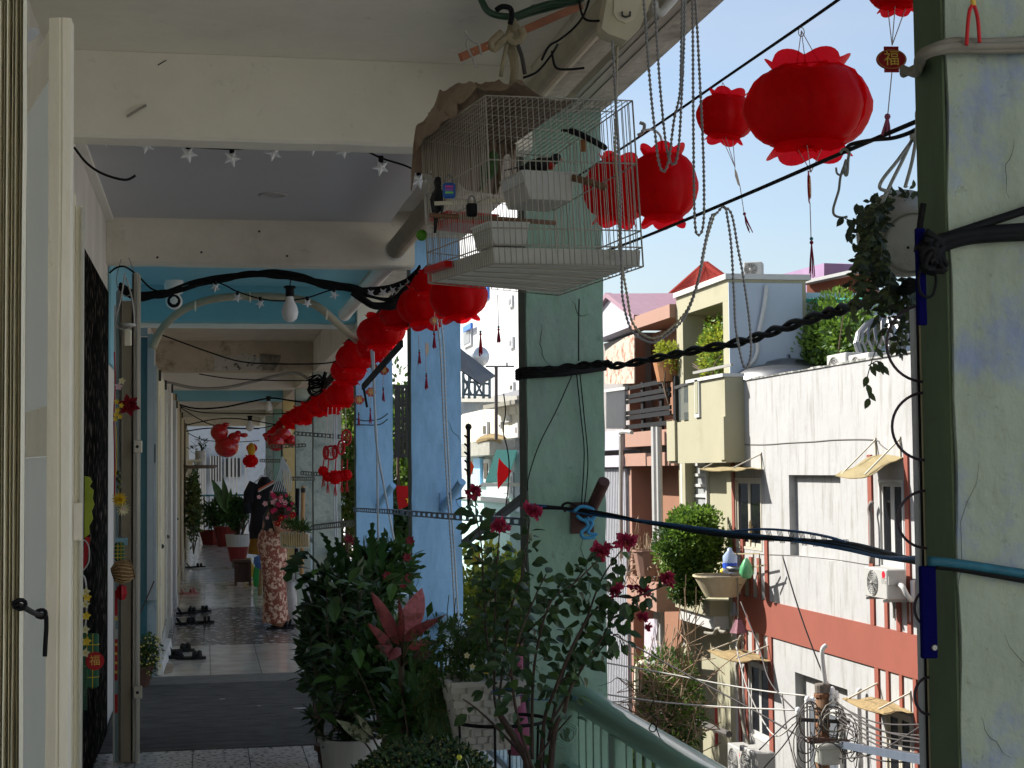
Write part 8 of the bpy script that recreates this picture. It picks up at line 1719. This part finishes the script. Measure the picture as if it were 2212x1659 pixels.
bag2(558,1255,24,62,22.5,mat('green shopping bag',(.04,.42,.12),.4,var=.2,trans=.35,bump=.3),'bright green plastic bag standing beside the mustard one')
bag2(628,1330,38,90,17,mat('milky plastic bag',(.60,.59,.56),.4,var=.2,alpha=.85,trans=.2,bump=.4),'milky white plastic bag standing by the floor edge behind the person')
br_ = thing('broom','broom with blue head standing upside down by the green bag','broom',(fy(565,1250,21).x,21,0));c = fy(566,1208,21);MB().lathe([(.03,.06),(.10,.03),(.11,-.05),(.06,-.12)],c,12).build('head',mat('blue broom head',(.05,.14,.35),.6),br_);MB().tube([c,(c.x-.03,21,.0)],.03,6).build('straw',STRAW,br_)
CLB = mat('black cloth',(.008,.008,.011),.9,var=.3,bump=.3,bscale=8);CLN = mat('navy cloth',(.008,.010,.035),.9,var=.3,bump=.3,bscale=8)
def garment(x,y0,y1,w,Y,m,lab,sl=.3,d=.10):
    """shirt hung on a hanger, seen nearly side on"""
    c = fy(x,y0,Y);s = Y/FPX;H = (y1-y0)*s;W = w*s/2;t = thing('hanging_shirt',lab,'shirt',c);b = MB();vs = [];n = 12
    for i in range(n+1):
        z = -H*i/n;q = W*(.28+.72*min(1,i/3.0)) if i < 4 else W*(1+.06*math.sin(i));
        for k in range(16):a = 2*math.pi*k/16;vs.append(c+Vector((q*math.cos(a)*(1+.05*math.sin(5*a+i*.4)),d*math.sin(a)*(1+.12*math.sin(4*a+i*.7)),z)))
    b.add(vs,[(i*16+k,i*16+(k+1) % 16,(i+1)*16+(k+1) % 16,(i+1)*16+k) for i in range(n) for k in range(16)]);b.build('body',m,t,smooth=True)
    for q in (-1,1):MB().tube([c+Vector((q*W*.75,0,-H*.10)),c+Vector((q*W*1.15,0,-H*.28)),c+Vector((q*W*1.2,0,-H*.42))],[.08,.085,.075],10).build('sleeve',m,t,smooth=True)
    MB().tube([c+Vector((-W*.8,0,-H*.09)),c+Vector((0,0,.02)),c+Vector((W*.8,0,-H*.09))],.009,6).build('hanger',WFR,t);MB().tube(smoothpath([c+Vector((0,0,.02)),c+Vector((0,0,.10)),c+Vector((.04,0,.14)),c+Vector((.05,0,.09))],3),.007,5).build('hook',STEEL,t)
    return t
g1 = garment(572,1030,1160,56,21.5,CLB,'black shirt hanging in front of the others on the far rail');garment(582,1040,1175,50,22.2,CLN,'navy shirt hanging behind the black one');garment(560,1048,1190,40,23,mat('charcoal cloth',(.015,.022,.03),.9),'charcoal shirt at the left of the hanging clothes')
tag(MB().lathe([(.10,.12),(.13,-.08),(0,-.10)],fy(556,1183,22.3),12).build('mustard_garment',mat('mustard cloth',(.25,.12,.015),.9)),'mustard coloured hem showing below the hanging shirts','garment')
for i in range(2):a = fy(558,1062-i*4,21.2);e = fy(592,1043-i*4,21.2);MB().bar(a,e,.012,.02).build('stripe',mat('orange stripe',(.55,.10,.04),.7) if i else WFR,g1)
hb3 = thing('flower_basket','hanging basket full of pink and red flowers with white cords','hanging basket',fy(604,1092,15.6))
for k in range(9):MB().tube(smoothpath([fy(608,985,15.6),fy(603+k*3,1020,15.6),fy(588+k*5,1062,15.6)],3),.005,5).build('cord',ROPE,hb3)
MB().tube([fy(608,960,15.6),fy(608,990,15.6)],.006,5).build('cord',BLACKM,hb3)
b = cloud(fy(606,1090,15.6),(.15,.15,.15),900,.04,.022,rnd,.2,lumps=5);b.build('foliage',DKL,hb3)['kind'] = 'stuff'
MB().lathe([(0,-.12),(.08,-.11),(.12,0),(.12,.02)],fy(606,1100,15.6),14).build('basket',mat('dark basket',(.05,.03,.02),.9),hb3)
PK2 = mat('hot pink petals',(.55,.02,.10),.6,var=.2,bump=0,trans=.3);PK3 = mat('light pink petals',(.70,.36,.38),.6,bump=0,trans=.3)
for i in range(26):
    x,y = 604+rnd.gauss(0,17),1090+rnd.gauss(0,19);r = rnd.uniform(.018,.03);c = fy(x,y,15.4);b = MB()
    for k in range(5):a = k*1.257+i;b.leaf(c,Vector((math.cos(a),-.3,math.sin(a))),(0,-1,0),r,r*.9,.1,0)
    b.build('blossom',PK3 if (i % 4 == 0 or x < 585) else PK2,hb3)
for i,(x,y) in enumerate(((608,1118),(624,1122),(600,1130),(632,1112))):flower(fy(x,y,15.2),.04,6,mat('bright red petals',(.5,.01,.02),.6,trans=.3,bump=0),YEL,['left','right','lowest','rightmost'][i]+' red flower hanging under the pink flower basket',(0,-1,-.2),2)
t = thing('stick_planter','planter wrapped with pale sticks holding a feathery plant','planter',fy(635,1165,14.8))
for k in range(12):x = 610+k*5;MB().tube([fy(x,1182,14.8),fy(x-1,1148+(k % 3)*3,14.8)],.010,5).build('stick',mat('bamboo',lin('#a58f66'),.7,var=.2),t)
MB().lathe([(0,0),(.13,0),(.14,.14)],fy(637,1183,14.95),12).build('pot',WFR,t)
c = fy(640,1140,14.9);b = cloud(c,(.17,.1,.09),900,.05,.008,rnd,.1,.9,5);b.build('foliage',FINE,t)['kind'] = 'stuff'
tag(MB().tube([fy(655,1050,17),fy(650,1330,17)],.022,8).build('wooden_pole',mat('pale wood pole',lin('#b08a5a'),.6,var=.15)),'pale wooden pole leaning before the pale pillar','pole');tag(MB().lathe([(.02,.02),(.027,0),(.02,-.03)],fy(655,1058,16.98),10).build('pole_band',DK),'dark band round the top of the wooden pole','band')
tag(MB().tube([fy(643,1055,18),fy(640,1200,18)],.022,8).build('umbrella',BLACKM),'closed black umbrella hanging beside the wooden pole','umbrella')
tag(MB().box(fy(643,1300,15.2).x,15.2,-.05,fy(658,1300,15.2).x,15.26,.62).build('edge_post',mat('whitish post',lin('#b9c2b4'),.7,var=.1)),'whitish low post at the walkway edge behind the plants','post')
def shoe(x,y,rz,L,m,lab,kind='sandal',strap=True):
    c = at(x,y,Z=0.004);t = thing(kind,lab,'footwear',c,0);W = L*.38;b = MB();pts = []
    for k in range(18):
        a = 2*math.pi*k/18;u = L/2*math.cos(a);v = W/2*math.sin(a)*(1+.18*math.cos(a));pts.append(c+Vector((u*math.cos(rz)-v*math.sin(rz),u*math.sin(rz)+v*math.cos(rz),0)))
    b.poly(pts,(0,0,1),.022);b.build('sole',m,t)
    if strap:
        f = Vector((math.cos(rz),math.sin(rz),0));s = Vector((-f.y,f.x,0))
        for q in (.12,.28):MB().tube(smoothpath([c+f*L*q-s*W*.5+Vector((0,0,.02)),c+f*L*q-s*W*.3+Vector((0,0,.055)),c+f*L*q+s*W*.3+Vector((0,0,.055)),c+f*L*q+s*W*.5+Vector((0,0,.02))],4),.018,6).build('strap',m,t,smooth=True)
        MB().tube(smoothpath([c-f*L*.3-s*W*.45+Vector((0,0,.02)),c-f*L*.42+Vector((0,0,.07)),c-f*L*.3+s*W*.45+Vector((0,0,.02))],4),.010,6).build('heel_strap',m,t,smooth=True)
    return t
SB = mat('black rubber',(.012,.012,.013),.8,bump=.1)
shoe(388,1408,.25,.27,SB,'left black sandal of the nearest pair by the doorway');shoe(412,1424,-.1,.26,SB,'right black sandal of the nearest pair by the doorway');shoe(372,1422,.5,.22,SB,'black sandal partly under the nearest pair')
shoe(403,1349,.3,.24,SB,'dark slipper nearer the wall on the patterned tiles');shoe(436,1346,.0,.26,SB,'dark slipper farther from the wall on the patterned tiles');shoe(405,1326,.2,.26,SB,'black slide nearer the wall beyond the dark slippers');shoe(432,1322,.1,.26,SB,'black slide with raised strap beyond the dark slippers')
shoe(408,1283,.2,.26,mat('faded pink rubber',lin('#a8706a'),.7),'faded pink sandal by the left wall');shoe(422,1226,.1,.34,SB,'black shoe with white sole far down by the left wall','shoe');shoe(436,1229,0,.3,WFR,'white sole edge of the far black shoe','shoe',False)
tag(MB().poly([at(x,y,Z=.003) for x,y in ((345,1440),(362,1434),(376,1440),(370,1452),(350,1456))],(0,0,1),.012).build('floor_cloth',mat('beige rag',lin('#a5927c'),.95,var=.2,bump=.5)),'beige rag on the cream tiles by the doorway','rag')
tag(MB().hexa([(-.62,13.05,0),(-.33,13.05,0),(-.30,14.9,0),(-.62,14.9,0),(-.62,13.05,.10),(-.34,13.05,.10),(-.31,14.9,.10),(-.62,14.9,.10)]).build('door_step',WHITEB),'low white doorstep along the cream doorway','step')
pb2 = fy(318,1445,12.3);b0 = (-.49,12.35,0)
planter('door_pot','pot of the small yellow flowered bush by the left doorway',b0,.07,.10,.16,mat('dark clay pot',0),'pot',14)
c = fy(317,1415,12.35);t = bush('yellow_flower_bush','small bush with tiny yellow flowers by the left doorway',c,(.11,.12,.15),1300,.03,.016,[LEAFO,DKM],(b0[0],b0[1],.14),seed=81,shell=.3,lumps=5,stemr=.005)
fb = MB()
for i in range(60):v = Vector((rnd.gauss(0,1),rnd.gauss(0,1)-.5,rnd.gauss(0,1))).normalized();fb.ball(c+Vector((v.x*.12,v.y*.12,v.z*.16)),.007,6)
fb.build('buds',mat('pale yellow buds',(.70,.62,.16),.6,bump=0),t)['kind'] = 'stuff'
# ---------------------------------------------------------------- person in floral trousers leaning over the rail
SKIN = mat('skin',lin('#a8745a'),.55,var=.06,bump=.02)
FLO = mat('floral print',lin('#8f5040'),.85,var=.1,scale=3,bump=.2,c2=lin('#e0c0a8'),mix=(.50,.54,26))
PY = 16.6;px_ = fy(590,1300,PY).x;pe = thing('person','person in floral print trousers and black sandals leaning out over the railing','person',(px_,PY,0))
V = [(0,0,.90),(.01,0,.98),(.02,0,1.08),(.03,0,1.18),(.05,0,1.25),(.07,-.01,1.33),
     (-.01,-.07,.85),(-.02,-.08,.48),(-.03,-.09,.08),(.10,-.11,.03),(.02,.08,.85),(.03,.09,.48),(.02,.10,.08),(.15,.12,.03),
     (.02,-.15,1.19),(.04,-.19,1.0),(.20,-.16,.98),(.27,-.15,1.0),(.02,.15,1.19),(.04,.19,1.0),(.20,.16,.98),(.27,.15,1.0)]
E_ = [(0,1),(1,2),(2,3),(3,4),(4,5),(0,6),(6,7),(7,8),(8,9),(0,10),(10,11),(11,12),(12,13),(3,14),(14,15),(15,16),(16,17),(3,18),(18,19),(19,20),(20,21)]
RD = [.14,.13,.14,.12,.055,.10,.10,.065,.038,.035,.10,.065,.038,.035,.055,.04,.03,.025,.055,.04,.03,.025]
me = bpy.data.meshes.new('body');me.from_pydata([Vector(v) for v in V],E_,[]);me.materials.append(SKIN);ob = bpy.data.objects.new('body',me);COL.objects.link(ob);ob.parent = pe
sk = ob.modifiers.new('skin','SKIN');
for i,r in enumerate(RD):me.skin_vertices[0].data[i].radius = (r,r)
me.skin_vertices[0].data[0].use_root = True;sk.use_smooth_shade = True;s2_ = ob.modifiers.new('sub','SUBSURF');s2_.levels = s2_.render_levels = 2
def loft(rings,name,m,n=18,wob=.012,seed=0):
    b = MB();vs = []
    for i,(x,y,z,rx,ry) in enumerate(rings):
        for k in range(n):a = 2*math.pi*k/n;w = 1+.06*math.sin(5*a+seed+i*.4)+.03*math.sin(9*a+i);vs.append(Vector((px_+x+rx*math.cos(a)*w,PY+y+ry*math.sin(a)*w,z)))
    b.add(vs,[(i*n+k,i*n+(k+1) % n,(i+1)*n+(k+1) % n,(i+1)*n+k) for i in range(len(rings)-1) for k in range(n)]);return b.build(name,m,pe,smooth=True)
loft([(.03,0,1.02,.135,.15),(.0,0,.95,.145,.16),(-.01,0,.85,.15,.17),(-.01,0,.78,.14,.16)],'waistband',FLO)
for q,sx in ((-1,-.015),(1,.02)):loft([(sx*.5,q*.05,.86,.135,.11),(sx,q*.075,.70,.115,.10),(sx+.01,q*.085,.48,.10,.095),(sx+.015,q*.09,.28,.105,.10),(sx+.02,q*.095,.12,.12,.11),(sx+.02,q*.095,.07,.125,.115)],'trouser_leg',FLO,seed=q)
loft([(.0,0,.96,.12,.15),(.01,0,1.05,.115,.15),(.02,0,1.15,.12,.17),(.03,0,1.22,.08,.12),(.045,0,1.25,.05,.06)],'shirt',mat('dark shirt',(.03,.03,.035),.9))
MB().ball((px_+.055,PY,1.355),.095,14,1,.95,1.1).build('hair',mat('black hair',(.012,.010,.009),.6,bump=.3,bscale=60,stretch=(1,1,.2)),pe,smooth=True)
for i,q in enumerate((-1,1)):
    c = Vector((px_+.07+i*.05,PY+q*.10,0.0));b = MB();b.poly([c+Vector((.14*math.cos(a),.045*math.sin(a)*(1+.2*math.cos(a)),.001)) for a in [2*math.pi*k/16 for k in range(16)]],(0,0,1),.018);b.build('sandal_sole',SB,pe)
    MB().tube(smoothpath([c+Vector((.05,-.05,.015)),c+Vector((.06,-.025,.065)),c+Vector((.06,.025,.065)),c+Vector((.05,.05,.015))],4),.012,6).build('sandal_strap',SB,pe,smooth=True)
